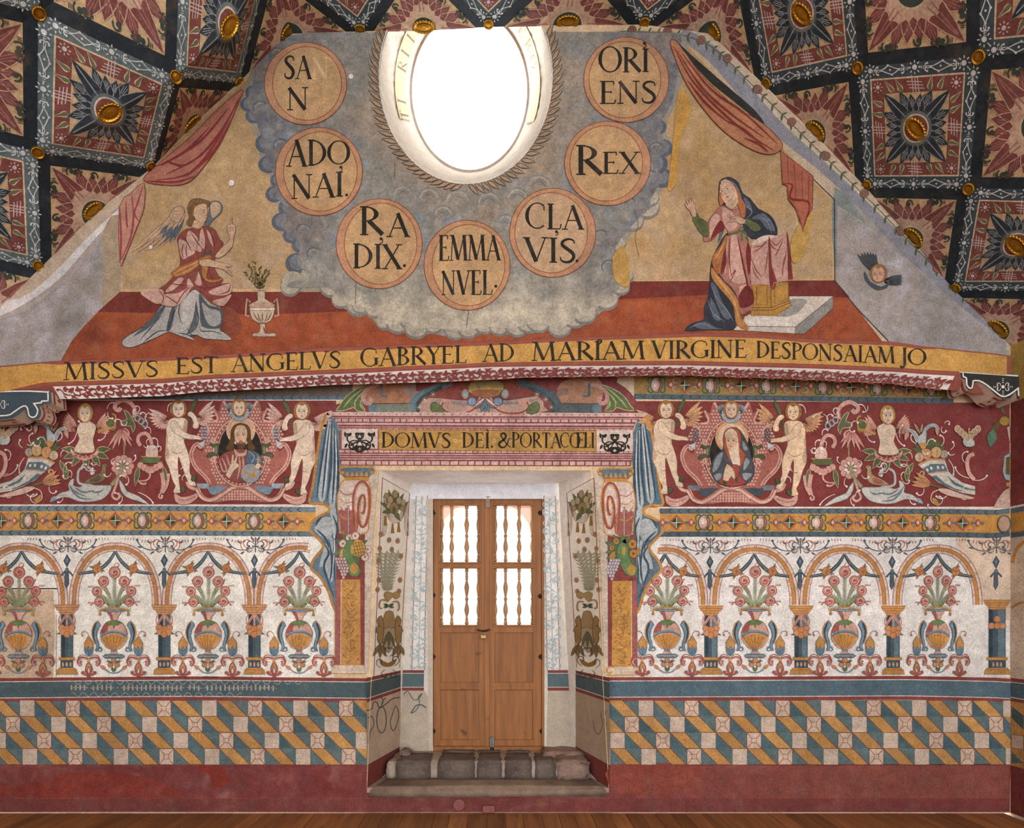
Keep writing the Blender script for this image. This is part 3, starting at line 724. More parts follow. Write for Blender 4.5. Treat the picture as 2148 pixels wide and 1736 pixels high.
Bf = yplane(YF-.006)
def strip(p, x0, x1, fa, fb, col, n=60):
    q = []
    for i in range(n):
        a, c = x0+(x1-x0)*i/n, x0+(x1-x0)*(i+1)/n; q.append([(a, fa(a)), (c, fa(c)), (c, fb(c)), (a, fb(a))])
    p.add(q, col)
XB0, XB1 = 15, 2140
p = P('inscription_band', beam, yplane(YF-.005), 0, 'ochre band lettered in black along the face of the beam')
strip(p, -58, 2112, lambda x: bt(x)+(11 if 100 < x < 1960 else 6), by, 'b98c45')
strip(p, -40, 105, lambda x: by(x)-12, by, 'c08c43', 10)
for (s, x0, x1, y0, y1, h, h1) in (('MISSVS', 134, 334, 797, 789, 36, 33), ('EST', 368, 458, 784, 781, 33, 34), ('ANGELVS', 484, 716, 780, 771, 36, 35), ('GABRYEL', 756, 980, 769, 760, 39, 35),
    ('AD', 1012, 1080, 758, 757, 37, 37), ('MARIAM', 1116, 1354, 756, 752, 38, 37), ('VIRGINE', 1366, 1568, 752, 749, 37, 36), ('DESPONSAIAM', 1586, 1878, 749, 762, 34, 34), ('JO', 1888, 1944, 763, 766, 34, 34)):
    text(p, s, x0, x1, y0, y1, h, '2b241c', h1)
p.st([(1252, 716), (1258, 712), (1262, 716), (1256, 722)], 3, '2b241c')
def under(x, t, l):
    a = at(x, by(x)+9, YF); b_ = at(x, bw(x), YS); q = a*(1-t)+Vector((a.x, b_.y, b_.z))*t
    return (q.x, q.y-l*.7, q.z-l*.7)
p = P('scroll_soffit', beam, under, .004, 'white underside of the beam covered with red scrolling leaves', 'plaster')
p.add([[(x, .0), (x+18, .0), (x+18, 1), (x, 1)] for x in range(112, 1990, 18)], 'e6ddd6')
p.mp = lambda x, y, l: under(x, min(.98, max(.02, y/30)), l); x = 122; n_ = 0
pts = [(u, 15+7*math.sin((u-122)/17.5)) for u in range(120, 1985, 5)]; p.st(pts, 2.6, '84403e', 0)
while x < 1970:
    s_ = 1 if n_ % 2 else -1; y = 15-s_*2
    p.curls([(x, y, -s_*35, 40, s_*250), (x+14, y+s_*3, s_*20, 26, -s_*240), (x+4, y-s_*1, s_*80, 18, s_*150)], '84403e', 4.2, 1.1)
    p.leaves([(x+8, y+s_*3, s_*60, 18, 9), (x+16, y+s_*2, s_*35, 20, 9), (x+26, y-s_*6, -s_*150, 14, 5), (x+2, y-s_*4, -s_*70, 12, 5), (x+30, y+s_*6, s_*10, 20, 9), (x+20, y-s_*9, -s_*20, 13, 5)], '84403e')
    x += 55*.64; n_ += 1
def corbel(face, trace, Yf, Yk, fcol, label, cross, side):
    e = empty('corbel'); tag(e, label, 'corbel', 'corbels under the tie beam')
    n = len(face); a = [at(x, y, Yf) for x, y in face]; b_ = [Vector((q.x, Yk, q.z)) for q in a]
    ft = [tuple(t) for t in tessellate_polygon([[Vector((q.x, q.z, 0)) for q in a]])]
    colmesh('body', a+b_, ft+[tuple(i+n for i in t) for t in ft]+[(i, (i+1) % n, (i+1) % n+n, i+n) for i in range(n)], 'c9b3a3', 'plaster', e)
    p = P('front_face', e, yplane(Yf-.003), 0, 'dark stepped face of the corbel traced in white', 'plaster'); p.poly(face, fcol); p.st(trace, 5, '171c20', 2); p.st(trace, 3.2, 'd3cfca', 2)
    x, y = cross; wc = 'cfcac4'
    p.el(x, y, 3.4, 3.4, wc); p.curls([(x+sx*4, y, -90*1+(-0), 15, sx*s2*170) if False else (x+sx*5, y+sy*2, sy*90, 15, -sx*sy*230) for sx in (-1, 1) for sy in (-1, 1) for s2 in (1,)], wc, 1.7, 1.4)
    p.add([ell(x+s_*(11+j*4), y, .9, 2.2, 6) for s_ in (-1, 1) for j in range(3)]+[ell(x, y+s_*(9+j*4), 2.2, .9, 6) for s_ in (-1, 1) for j in range(3)], wc)
    m = P('painted_edge', e, lambda i, t, l: tuple(edgept(i, t, l)), .002, 'pink underside of the corbel striped in red', 'plaster')
    def edgept(i, t, l):
        k = int(i) % n; u = i-int(i); A, B = a[k], a[(k+1) % n]; q = A*(1-u)+B*u; nn = Vector((-(B-A).z, 0, (B-A).x)).normalized()
        c = sum((z for z in a), Vector())/n
        if nn.dot(q-c) < 0: nn = -nn
        return Vector((q.x, Yf+(Yk-Yf)*t, q.z))+nn*l
    for k in range(n):
        if a[k].z < a[0].z+9 and (a[(k+1) % n]-a[k]).length < .9:
            m.hold = True
            m.add([[(k, .12), (k+.999, .12), (k+.999, .24), (k, .24)], [(k, .78), (k+.999, .78), (k+.999, .9), (k, .9)]], '8a4038'); m.hold = False; m.l += STEP*.5
            m.add([[(k+.5, .36), (k+.7, .5), (k+.5, .64), (k+.3, .5)]], '8c4a40'); m.l -= STEP*1.5
corbel([(-59, 824), (-59, 884), (0, 880), (26, 877), (40, 869), (52, 859), (55, 866), (58, 873), (63, 879), (72, 880), (81, 879), (86, 871), (87, 863), (83, 852), (92, 851), (93, 848), (109, 846), (107, 822)],
       [(-50, 824), (0, 821), (60, 820), (100, 822), (100.5, 822), (101, 840), (101, 840.5), (87, 841), (87, 844), (71.5, 846), (71, 846.5), (79, 859), (76, 871), (69, 875), (61, 871), (58, 857), (53, 851), (43, 854), (26, 866), (14, 871), (-30, 873)], -.25, -.1, '3c4a55',
       'left corbel with slate blue stepped face under the end of the tie beam', (-2, 848), -1)
corbel([(2016, 779), (2015.5, 792), (2024, 795.5), (2026, 806), (2027, 812), (2032, 818), (2038, 818), (2041, 812), (2043, 804), (2050, 801), (2058, 802), (2074, 813), (2090, 830), (2103, 836), (2117, 835), (2131, 820), (2133, 836), (2138, 838), (2138, 788)],
       [(2136, 788), (2019, 780), (2020, 780.5), (2021, 790), (2027, 792), (2028, 806), (2033, 813), (2039, 813), (2041.5, 799), (2042, 798.5), (2053, 798), (2070, 807), (2090, 823), (2102, 831), (2112, 830), (2124, 823), (2135.5, 814), (2136, 814.5), (2137, 830)], -.25, -.07, '2c2d2b',
       'right corbel with near black stepped face under the end of the tie beam', (2104, 811), 1)
# ---------------- the mural, upper gable: the annunciation ----------------
RIM = [(WC[0]+WRX*math.cos(math.radians(a)), WC[1]+WRY*math.sin(math.radians(a))) for a in range(-24, 206, 6)]
B0, B1, B2, B3 = .0004, .0018, .0036, .006
def part(name, label, base=B1, mp=W, par=None, mat='fresco'): return P(name, par or wall, mp, base, label, mat)
gl = [(-30, 700), (-10, 668), (90, 565), (200, 458), (320, 358), (405, 266), (505, 175), (600, 92), (660, 68), (900, 62), (1200, 55), (1400, 66), (1460, 100), (1605, 240), (1720, 350), (1830, 440), (1990, 610), (2100, 720), (2118, 745), (2118, 800), (-30, 800)]
p = part('painted_room', 'painted room behind the annunciation: tan wall, red floor, grey side walls', B0)
p.poly([(-58, 640), (90, 500), (300, 330), (590, 66)]+RIM[::-1]+[(1480, 60), (2118, 690), (2118, 830), (-58, 830)], 'b9a48e')
p.poly([(252, 612), (252, 440), (330, 330), (470, 205), (560, 120), (640, 64)]+RIM[::-1]+[(1420, 64), (1600, 260), (1748, 420), (1750, 590), (1320, 592), (700, 615)], 'bd9f73')
p.poly([(-58, 835), (-58, 660), (60, 620), (150, 545), (240, 440), (252, 470), (250, 640), (200, 660), (150, 720), (110, 800)], 'a69a97', 3)
p.poly([(215, 480), (252, 440), (253, 612), (215, 640), (218, 560)], 'a38f76', 2)
p.poly([(170, 655), (216, 640), (150, 730), (105, 760), (120, 700)], 'a38b72', 2)
p.poly([(-58, 668), (0, 662), (60, 632), (130, 580), (200, 500), (300, 400), (312, 384), (200, 482), (110, 575), (40, 626), (-58, 640)], 'd0c9c8', 3)
p.poly([(1749, 420), (1752, 590), (1800, 650), (1860, 710), (1900, 760), (2118, 800), (2118, 705), (1990, 600), (1850, 470), (1752, 392)], '97918a')
p.poly([(1752, 392), (1752, 560), (1800, 600), (1830, 500)], '7f8582', 3); p.poly([(1840, 520), (1960, 620), (2060, 720), (1980, 720), (1900, 640), (1800, 610)], 'aeaab2', 3)
p.poly([(1420, 62), (1470, 96), (1560, 200), (1720, 360), (1850, 475), (1990, 610), (2116, 735), (2118, 690), (1985, 560), (1830, 420), (1700, 305), (1600, 205), (1500, 90), (1450, 60)], 'bcae98')
p.st([(1428, 70), (1500, 120), (1620, 258), (1720, 345), (1800, 420), (1880, 500), (2000, 615), (2100, 715)], lambda t: 26+6*math.sin(9*t), '85848b')
p.poly([(240, 620), (1760, 598), (1800, 650), (1900, 780), (80, 800), (170, 690)], '8a4329')
p.poly([(252, 612), (700, 612), (740, 652), (560, 660), (205, 654)], '6d2e26'); p.poly([(1318, 590), (1752, 588), (1782, 624), (1500, 618), (1290, 628)], '6a2b24')
tan = [hx(h) for h in ('b1936a', '9d7f5a', 'ac9478', 'ad8853')]
def tanc(x, y):
    t, u, e = fb(x, y, 140, 1), fb(x, y, 50, 2), fb(x, y, 14, 4); c_ = mixh(tan[0], tan[1], (t-.42)*2); c_ = mixh(c_, tan[2], (u-.45)*1.8+(y-430)/400); c_ = mixh(c_, tan[3], (fb(x, y, 80, 8)-.55)*2); k = .9+.2*e; return tuple(v*k for v in c_[:3])+(1,)
redf = [hx(h) for h in ('904526', '713322', '9c5532', '844632')]
def redc(x, y):
    t, u = fb(x, y, 110, 21), fb(x, y, 36, 22); c_ = mixh(redf[0], redf[1], (t-.5)*2.2); c_ = mixh(c_, redf[2], (u-.52)*2.4); c_ = mixh(c_, redf[3], (140-x+250*(y-700)/200)/300); return c_
gr_ = [hx(h) for h in ('99908b', '837d78', 'aba5aa', '948b81')]
def greyc(x, y):
    t, u = fb(x, y, 120, 31), fb(x, y, 36, 32); c_ = mixh(gr_[0], gr_[1], (t-.45)*2.2); c_ = mixh(c_, gr_[2], (u-.5)*2+(.3 if x < 300 else .15*(x > 1850))); return c_
p.field([(256, 606), (256, 440), (330, 340), (470, 212), (560, 128), (640, 70)]+RIM[::-1]+[(1418, 70), (1596, 262), (1744, 422), (1746, 586), (1320, 588), (700, 606)], tanc, 9)
p.field([(206, 656), (740, 656), (900, 700), (1200, 700), (1300, 630), (1500, 622), (1786, 630), (1896, 780), (90, 795), (172, 692)], redc, 8)
p.field([(1756, 430), (1756, 590), (1806, 650), (1866, 710), (1906, 760), (2112, 800), (2112, 720), (1990, 622), (1850, 494)], greyc, 8)
p.field([(-54, 830), (-54, 690), (60, 650), (150, 580), (236, 480), (244, 630), (196, 660), (150, 716), (106, 796)], greyc, 8)
p.poly([(216, 485), (250, 450), (251, 612), (216, 638), (219, 560)], 'a18d75', 2)
p.poly([(252, 612), (700, 612), (740, 652), (560, 660), (205, 654)], '6d2e26'); p.poly([(1318, 590), (1752, 588), (1782, 624), (1500, 618), (1290, 628)], '6a2b24'); p.poly([(470, 640), (500, 660), (505, 700), (470, 700), (455, 670)], '7d3f2b', 3)
p.st([(1750, 418), (1751, 590), (1800, 650), (1860, 712), (1895, 760)], 2.2, '2c2b28', 0); p.st([(1704, 374), (1750, 419)], 2, '3a3834', 0)
p.poly([(470, 640), (500, 660), (505, 700), (470, 700), (455, 670)], '7d3f2b', 3)
cl = part('painted_cloud', 'blue grey painted cloud bank around the names and the window', B1)
L = [(540, 90), (515, 190), (505, 215), (520, 240), (540, 300), (548, 345), (570, 380), (558, 410), (590, 440), (575, 470), (598, 500), (620, 520), (612, 560), (640, 585), (600, 600), (598, 612), (680, 612), (705, 640), (745, 655), (752, 655), (775, 662), (800, 690), (830, 692), (850, 688), (870, 704), (905, 700), (950, 708), (985, 706), (1020, 698), (1050, 702), (1085, 700), (1115, 692), (1140, 690), (1180, 700), (1215, 680), (1240, 670), (1280, 640), (1310, 612), (1320, 590), (1300, 560), (1305, 520), (1345, 470), (1375, 440), (1378, 420), (1400, 375), (1388, 345), (1410, 310), (1395, 265), (1420, 215), (1432, 160), (1440, 80), (1400, 66)]
cl.poly(cr(L, False, 3)+RIM+[(640, 68)], '8f897e')
CL_ = [hx(h) for h in ('66686f', '817f78', '978d80', 'a88b6e', '747e88', 'b5ab98')]
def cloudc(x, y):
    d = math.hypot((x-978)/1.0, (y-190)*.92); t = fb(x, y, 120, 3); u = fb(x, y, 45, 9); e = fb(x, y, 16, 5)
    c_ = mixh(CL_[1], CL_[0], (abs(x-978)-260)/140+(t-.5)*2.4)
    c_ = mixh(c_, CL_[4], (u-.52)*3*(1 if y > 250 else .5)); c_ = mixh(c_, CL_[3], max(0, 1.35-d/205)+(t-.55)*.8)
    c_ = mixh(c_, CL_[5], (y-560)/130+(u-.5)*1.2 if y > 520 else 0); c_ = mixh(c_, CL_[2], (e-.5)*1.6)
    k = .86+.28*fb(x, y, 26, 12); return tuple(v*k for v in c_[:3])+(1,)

for i in range(0, len(L)-4):
    x, y = L[i]; d = math.hypot(x-980, y-350); x += (980-x)/d*15; y += (350-y)/d*15; rd = random.uniform(15, 24); e_ = random.uniform(-5, 5)
    lt_ = y > 560 or x > 1290 and y > 380
    cl.el(x+e_, y, rd*1.1, rd, '77756f' if lt_ else '565b66', n=20)
    if not lt_: cl.el(x+e_+(3 if x < 980 else -3), y-2, rd*.84, rd*.76, '6d727b', n=20)
    else: cl.el(x+e_, y-3, rd, rd*.86, 'a39a8b', n=20)
def inset(q, k): 
    out = []
    for x, y in q: d = math.hypot(x-980, y-350); out.append((x+(980-x)/d*k, max(70, y+(350-y)/d*k)))
    return out
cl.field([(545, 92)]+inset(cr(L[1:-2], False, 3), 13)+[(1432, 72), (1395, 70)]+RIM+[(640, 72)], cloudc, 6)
for i in range(0, len(L)-4):
    x, y = L[i]; d = math.hypot(x-980, y-350); k = random.uniform(34, 60); x += (980-x)/d*k; y += (350-y)/d*k
    if y > 560 or y < 110 or i % 2: continue
    for jj, cc in ((0, '5a5e66'), (5, '8d8982')): cl.st(ell(x, y, 15-jj, 13-jj, 10, random.uniform(-40, 40), 150, 330), 2.6, cc, 0)
for x, y, r_ in ((845, 412, 24), (900, 420, 26), (960, 428, 30), (1025, 430, 28), (1085, 420, 26), (1130, 395, 28), (930, 455, 24), (1060, 470, 20)):
    for j in range(3): cl.st(ell(x, y, r_-7*j, r_-7*j, 12, 0, 190, 350), 3.5, ('7f8580', '9f968a', '767c7c')[j], 0)
cl.poly([(1425, 190), (1450, 230), (1425, 300), (1420, 380), (1400, 400), (1408, 330), (1415, 250)], 'b3873f', 4); cl.poly([(1285, 540), (1310, 520), (1320, 600), (1290, 590)], 'b08a48', 3); cl.poly([(1660, 500), (1700, 440), (1696, 500), (1680, 545), (1660, 550)], 'b08a45', 3)
fl_ = part('painted_flame_rim', 'ring of dark painted flame tongues around the oval window', cl.l+.0002)
q = []
for k in range(58):
    a = -28+k*236/57; A = math.radians(a); c, s_ = math.cos(A), math.sin(A); x, y = WC[0]+WRX*1.01*c, WC[1]+WRY*1.01*s_
    if y < 74: continue
    side = 1 if a < 90 else -1; ln = 30 if 40 < a < 140 else 34; rot = (a+(-52 if side > 0 else 52)) if not 50 < a < 130 else a+(-40 if side > 0 else 40)+(20 if side < 0 else 0)
    q.append((x, y, rot if a < 90 else rot, ln, 9))
fl_.leaves(q, 'a08568', '3d3c3c', 1.5)
fl_.st(ell(WC[0], WC[1], WRX+1, WRY+1, 60, 0, -26, 206), 2.5, 'd8cfc4', 0)
# drapery
def folds(p, L, col, w=2):
    for q in L: p.add(rib(cr(q, False, 5), lambda t: w*(.35+1.1*math.sin(math.pi*min(1, max(0, t))))), col)
p = part('painted_drapery', 'red painted curtain looped up at the upper left of the gable', cl.l+.0002)
p.poly([(510, 190), (498, 225), (470, 290), (430, 350), (395, 385), (350, 390), (303, 380), (330, 350), (400, 290), (460, 230)], 'a66a58', 4, '7d2f2c', 1.6)
folds(p, [[(505, 205), (470, 270), (420, 330), (350, 368)], [(500, 215), (455, 300), (400, 365), (330, 380)], [(480, 230), (420, 300), (340, 350)], [(490, 245), (450, 320), (390, 375)], [(440, 270), (390, 320), (330, 352)], [(410, 372), (370, 384), (310, 382)], [(350, 340), (380, 350), (400, 345)]], '7d2f2e', 4)
p.poly([(252, 436), (276, 408), (304, 385), (304, 436), (292, 470), (262, 545), (254, 552)], 'b0806c', 2, '84383a', 1.6)
folds(p, [[(278, 410), (282, 455), (276, 500), (256, 548)], [(266, 424), (268, 470), (270, 480)], [(302, 392), (290, 430), (284, 450), (296, 470)], [(254, 440), (256, 500), (255, 548)]], '8f3c40', 3)
p = part('painted_drapery', 'red painted curtain looped down at the upper right of the gable', cl.l+.0002)
p.poly([(1405, 92), (1425, 96), (1470, 160), (1540, 225), (1600, 262), (1640, 305), (1620, 325), (1580, 318), (1520, 280), (1470, 225), (1432, 165)], 'a7704f', 4, '6d2a25', 1.5)
folds(p, [[(1412, 100), (1450, 170), (1510, 235), (1570, 285), (1625, 320)], [(1420, 110), (1470, 185), (1530, 240), (1600, 290)], [(1430, 115), (1490, 190), (1560, 240), (1630, 305)], [(1440, 170), (1480, 220), (1530, 262)], [(1520, 255), (1560, 275), (1600, 310)], [(1560, 292), (1590, 305), (1610, 322)]], '752f26', 4)
p.poly([(1422, 95), (1460, 128), (1520, 180), (1580, 232), (1600, 262), (1540, 215), (1480, 165)], '2b2c2c', 4)
p.poly([(1636, 318), (1704, 372), (1702, 440), (1690, 460), (1683, 487), (1668, 440), (1652, 420), (1650, 392), (1640, 388)], '9d5a44', 0, '6f2823', 1.8)
folds(p, [[(1650, 330), (1652, 390)], [(1664, 345), (1668, 420)], [(1680, 360), (1682, 425)], [(1695, 372), (1694, 430)], [(1640, 388), (1660, 390), (1656, 418), (1690, 424), (1696, 440), (1682, 480)], [(1672, 440), (1682, 485)]], '73281f', 3.5)
# the seven names
nm = ((642, 178, 86, 86, 'SAN'), (670, 362, 91, 92, 'ADONAI'), (796, 513, 90, 94, 'RADIX'), (980, 558, 90, 94, 'EMMANVEL'), (1159, 490, 90, 93, 'CLAVIS'), (1274, 345, 90, 88, 'REX'), (1313, 170, 89, 89, 'ORIENS'))
K = '26221d'
for i, (cx, cy, rx, ry, wd) in enumerate(nm):
    p = part('name_roundel', 'painted tan roundel lettered %s, number %d of the chain from the left' % (wd, i+1), cl.l+.0008)
    p.el(cx, cy, rx, ry, 'ad8260', '7e4432', 1.6, n=48); p.el(cx+(3 if i < 4 else -3), cy, rx-14, ry-9, 'b49168' if i != 4 else 'b39474', '8a4a34', 1.7, n=48)
    p.st(ell(cx, cy, rx-6, ry-5, 30, 0, -40, 60) if i > 3 else ell(cx, cy, rx-6, ry-5, 30, 0, 130, 230), 6, 'ae7f62', 0)
    T = lambda s, a, b, y0, h, y1=None, h1=None: text(p, s, a, b, y0, y0 if y1 is None else y1, h, K, h1)
    if i == 0: text(p, 'N', 655, 692, 168, 168, 44, 'c8aa82'); T('SA', 596, 655, 168, 48); T('N', 603, 650, 233, 46)
    if i == 1: T('ADO', 602, 736, 352, 56, 346, 46); T('NAI', 612, 722, 420, 50, 413, 50); p.add([ell(728, 411, 3, 3, 8), ell(716, 353, 3.4, 3.4, 8)], K); p.st([(719, 354), (718, 360), (713, 363)], 2, K)
    if i == 2: T('R', 754, 806, 494, 58); T('A', 812, 860, 498, 49); T('DIX', 740, 844, 563, 50, 566); p.add([ell(849, 559, 3.4, 3.4, 8), ell(800, 503, 3.4, 3.4, 8)], K); p.st([(803, 504), (803, 509), (797, 514)], 2, K)
    if i == 3: T('EMMA', 920, 1050, 548, 52, 547, 52); T('NVEL', 926, 1034, 620, 50, 619); p.add([ell(1040, 602, 3.4, 3.4, 8)], K)
    if i == 4: T('CLA', 1102, 1224, 481, 54, 483, 48); T('VIS', 1098, 1210, 550, 50, 553); p.add([ell(1210, 549, 3.4, 3.4, 8), ell(1167, 488, 3.4, 3.4, 8)], K); p.st([(1170, 489), (1170, 493), (1165, 496)], 2, K)
    if i == 5: T('R', 1206, 1264, 368, 60); T('EX', 1262, 1342, 366, 44)
    if i == 6: T('ORI', 1255, 1362, 155, 54, 153, 46); T('ENS', 1256, 1378, 220, 46, 219, 46); p.add([ell(1351, 94, 3.4, 3.4, 8)], K); p.st([(1354, 95), (1354, 101), (1348, 104)], 2, K)
nml = max(q.l for q in PS if q.o.name.startswith('name_roundel'))+.0003
for x, y, rot in ((650, 264, 80), (722, 438, 40), (888, 533, 15), (1070, 535, -15), (1222, 422, -50), (1292, 256, 75)):
    p = part('chain_link', 'painted red brown link joining two name roundels', B2+.00126); p.T(x, y, 1, 1, rot)
    p.poly([(-20, -6), (0, -1), (20, -6), (20, 6), (0, 9), (-20, 6)], 'a8694f', 3, '6d3022', 1.6); p.st([(-17, 1), (0, 5), (17, 1)], 1.6, '7d3a2a'); p.add([[(-6, -13), (6, -13), (6, -8), (-6, -8)]], '9a5a48')

for x, y, r_ in ((487, 386, 6), (737, 163, 5), (318, 520, 4), (736, 494, 4)): part('plaster_chip', 'small white chip where paint has fallen off the gable', cl.l+.0003).poly(ell(x, y, r_, r_*1.1, 7), 'dcd8d6')
p = part('plaster_crack', 'fine dark cracks in the gable paint', cl.l+.0003)
for q in ([(746, 575), (747, 600), (746, 640)], [(828, 342), (829, 360), (827, 374)], [(420, 500), (414, 520), (418, 560), (412, 590)], [(1330, 440), (1338, 470), (1332, 500), (1340, 540)], [(980, 600), (984, 640), (978, 690)]): p.st(q, .9, '5d5448')
# ---------------- the mural, lower wall: bands, dado, arcade ----------------
CHAIN = lambda T: interp(T)
lt = lambda T, x: interp(T)(x)
# skirting and dado
p = part('painted_skirting', 'deep red painted skirting along the foot of the wall', B0)
p.poly([(-58, 1603), (769.6, 1603), (769.6, 1662), (1277.4, 1662), (1277.4, 1603), (2119.5, 1602), (2118, 1703.5), (-58, 1703.5)], '763230')
p.poly([(-58, 1676), (700, 1677), (768, 1674), (1279, 1676), (2118, 1684), (2118, 1703.5), (-58, 1703.5)], '6f3631')
def skc(x, y):
    t, u = fb(x, y, 90, 41), fb(x, y, 30, 42); c_ = mixh(hx('743634'), hx('6a2b26'), (t-.45)*2.2); c_ = mixh(c_, hx('86504c'), (u-.56)*2.6); return mixh(c_, hx('7d4238'), (x-1250)/300*.7)
p.field([(-56, 1605), (766, 1605), (766, 1664), (1281, 1664), (1281, 1605), (2116, 1605), (2116, 1674), (-56, 1674)], skc, 8)
p.poly([(405, 1608), (440, 1604), (470, 1612), (482, 1635), (466, 1650), (445, 1648), (440, 1625)], '7e2d22', 4); p.poly([(120, 1625), (240, 1618), (330, 1640), (390, 1668), (180, 1672), (60, 1672), (-40, 1670), (-40, 1640), (60, 1645)], '7a2f25', 4)
p.poly([(1282, 1604), (1460, 1604), (1470, 1630), (1440, 1660), (1300, 1665)], '7d3a2e', 3)
p.st([(-58, 1703), (300, 1702), (700, 1703), (1000, 1703), (1400, 1703), (2118, 1703)], 1.4, '8a716c')
def dado(x0, x1, xs, c0):
    d = part('painted_dado', 'trompe l oeil dado of painted cubes %s the door' % ('left of' if x0 < 700 else 'right of'), B0)
    d.rect(x0, 1468, x1, 1603, '55686a')
    p = d.sub('cube_edges'); p.l = B1+.00025
    ya, h = 1468.5, 33.6; w = 30; per = 61.3
    def clipx(q):
        out = []
        for ax, lim, sg in ((0, x0, 1), (0, x1, -1), (1, 1603, -1)):
            o = []
            for i in range(len(q)):
                a, b_ = q[i], q[(i+1) % len(q)]; da, db = (a[ax]-lim)*sg, (b_[ax]-lim)*sg
                if da >= 0: o.append(a)
                if da*db < 0: t = da/(da-db); o.append((a[0]+(b_[0]-a[0])*t, a[1]+(b_[1]-a[1])*t))
            q = o
            if len(q) < 3: return q
        return q
    ED = []
    for row in range(4):
        y = ya+row*h; n = -3
        # squares stand every second cell, alternately plain and coffered; between them a gold lozenge runs down to the right
        for n in range(-6, 40):
            X = xs+n*95.5+row*65.5-3*95.5
            if X > x1 or X < x0-120: continue
            cof = (n+c0) % 2 == 0
            sq = clipx([(X, y), (X+w, y), (X+w, y+h), (X, y+h)])
            if len(sq) >= 3:
                t = d.sub('tile'); t.l = B1; t.poly(sq, 'bba796' if not cof else 'bfa693')
                if cof and X > x0 and X+w < x1:
                    i = 10; a, b_, c, e = (X, y), (X+w, y), (X+w, y+h), (X, y+h); m = ((X+i, y+i+2), (X+w-i, y+i+2), (X+w-i, y+h-i-2), (X+i, y+h-i-2))
                    ED += rib(list(m), 1.3, True)+rib([a, m[0]], 1.2)+rib([b_, m[1]], 1.2)+rib([c, m[2]], 1.2)+rib([e, m[3]], 1.2)+rib([a, b_, c, e], 1.3, True)
            g = [(X+w, y), (X+w+31, y), (X+w+64, y+h), (X+w+34, y+h)]
            gq = clipx(g)
            if len(gq) >= 3: t = d.sub('tile'); t.l = B1; t.poly(gq, random.choice(('b08145', 'ab7c42', 'b4864b', 'a67a44')))
            tq = clipx([(X+w+31, y), (X+95.5, y), (X+95.5, y+h)])
            for a, b_ in (((X+w, y), (X+w+34, y+h)), ((X+w+31, y), (X+w+64, y+h)), ((X+w+34, y+h), (X+w+64, y+h)), ((X+w, y), (X+w+31, y))):
                if x0 < a[0] < x1 and x0 < b_[0] < x1: ED += rib([a, b_], 1.3)
            bq = clipx([(X+w+2, y+3), (X+w+30, y+h), (X+w+1, y+h)])
            if len(bq) >= 3 and row < 3: t = d.sub('tile'); t.l = B1; t.poly(bq, random.choice(('3f565c', '4a5f66', '476068')))
    p.add(ED, '6e3a30')
dado(-58, 769.8, 138, 1); dado(1277.2, 2119.5, 1340, 0)
bn = part('painted_band', 'slate blue painted band between two maroon lines above the dado', B0)
for x0, x1, T in ((-58, 771, [(-58, 1422), (400, 1418), (767, 1422)]), (1273, 2119.5, [(1274, 1420), (1500, 1419), (1900, 1417), (2100, 1421), (2118, 1423)])):
    f_ = interp(T); g = lambda k: (lambda x: f_(x)+k)
    strip(bn, x0, x1, g(0), g(7), '7d3c38', 24); strip(bn, x0, x1, g(7), g(8.6), 'cfc6bc', 24); strip(bn, x0, x1, g(8.6), g(41), '47595f' if x0 < 0 else '4e6470', 24); strip(bn, x0, x1, g(41), g(42.6), 'cfc6bc', 24); strip(bn, x0, x1, g(42.6), g(50), '7d3c3a', 24)
q = []; z = []
x = 150
while x < 575:
    y = 1419+random.uniform(-1, 1)
    if random.random() < .86: q.append(ell(x, y+23, 2, 6.5, 10)); 
    if random.random() < .7: q.append(ell(x+5, y+23, 1.4, 1.4, 8))
    x += 9.2
for yy, sg in ((1431, 1), (1456, -1)):
    pts = [(x, yy+3*(1 if (i//2) % 2 else -1)) for i, x in enumerate([150+j*5.5 for j in range(90 if sg > 0 else 66)])]; z += rib(cr(pts, False, 3), 1.3)
bn.add(q, '9d948a'); bn.add(z, '8f948f')
# white arcade ground
for x0, x1, nm_ in ((-58, 700, 'left'), (1330, 2118, 'right')):
    p = part('painted_arcade_ground', 'whitewashed ground of the painted arcade %s of the door' % nm_, B0)
    p.rect(x0, 1118, x1, 1420, 'dcd8d0' if x0 < 0 else 'd8d4d0')
    if x0 < 0:
        p.poly([(-58, 1237), (112, 1237), (116, 1300), (112, 1420), (-58, 1420)], 'bda58c', 0); p.rect(-58, 1233, 122, 1235.5, '1e1a18'); p.rect(117, 1288, 119, 1420, 'a89580')
    else: p.poly([(2010, 1120), (2118, 1120), (2118, 1300), (2060, 1260), (2030, 1190)], 'cdb7a2', 3)
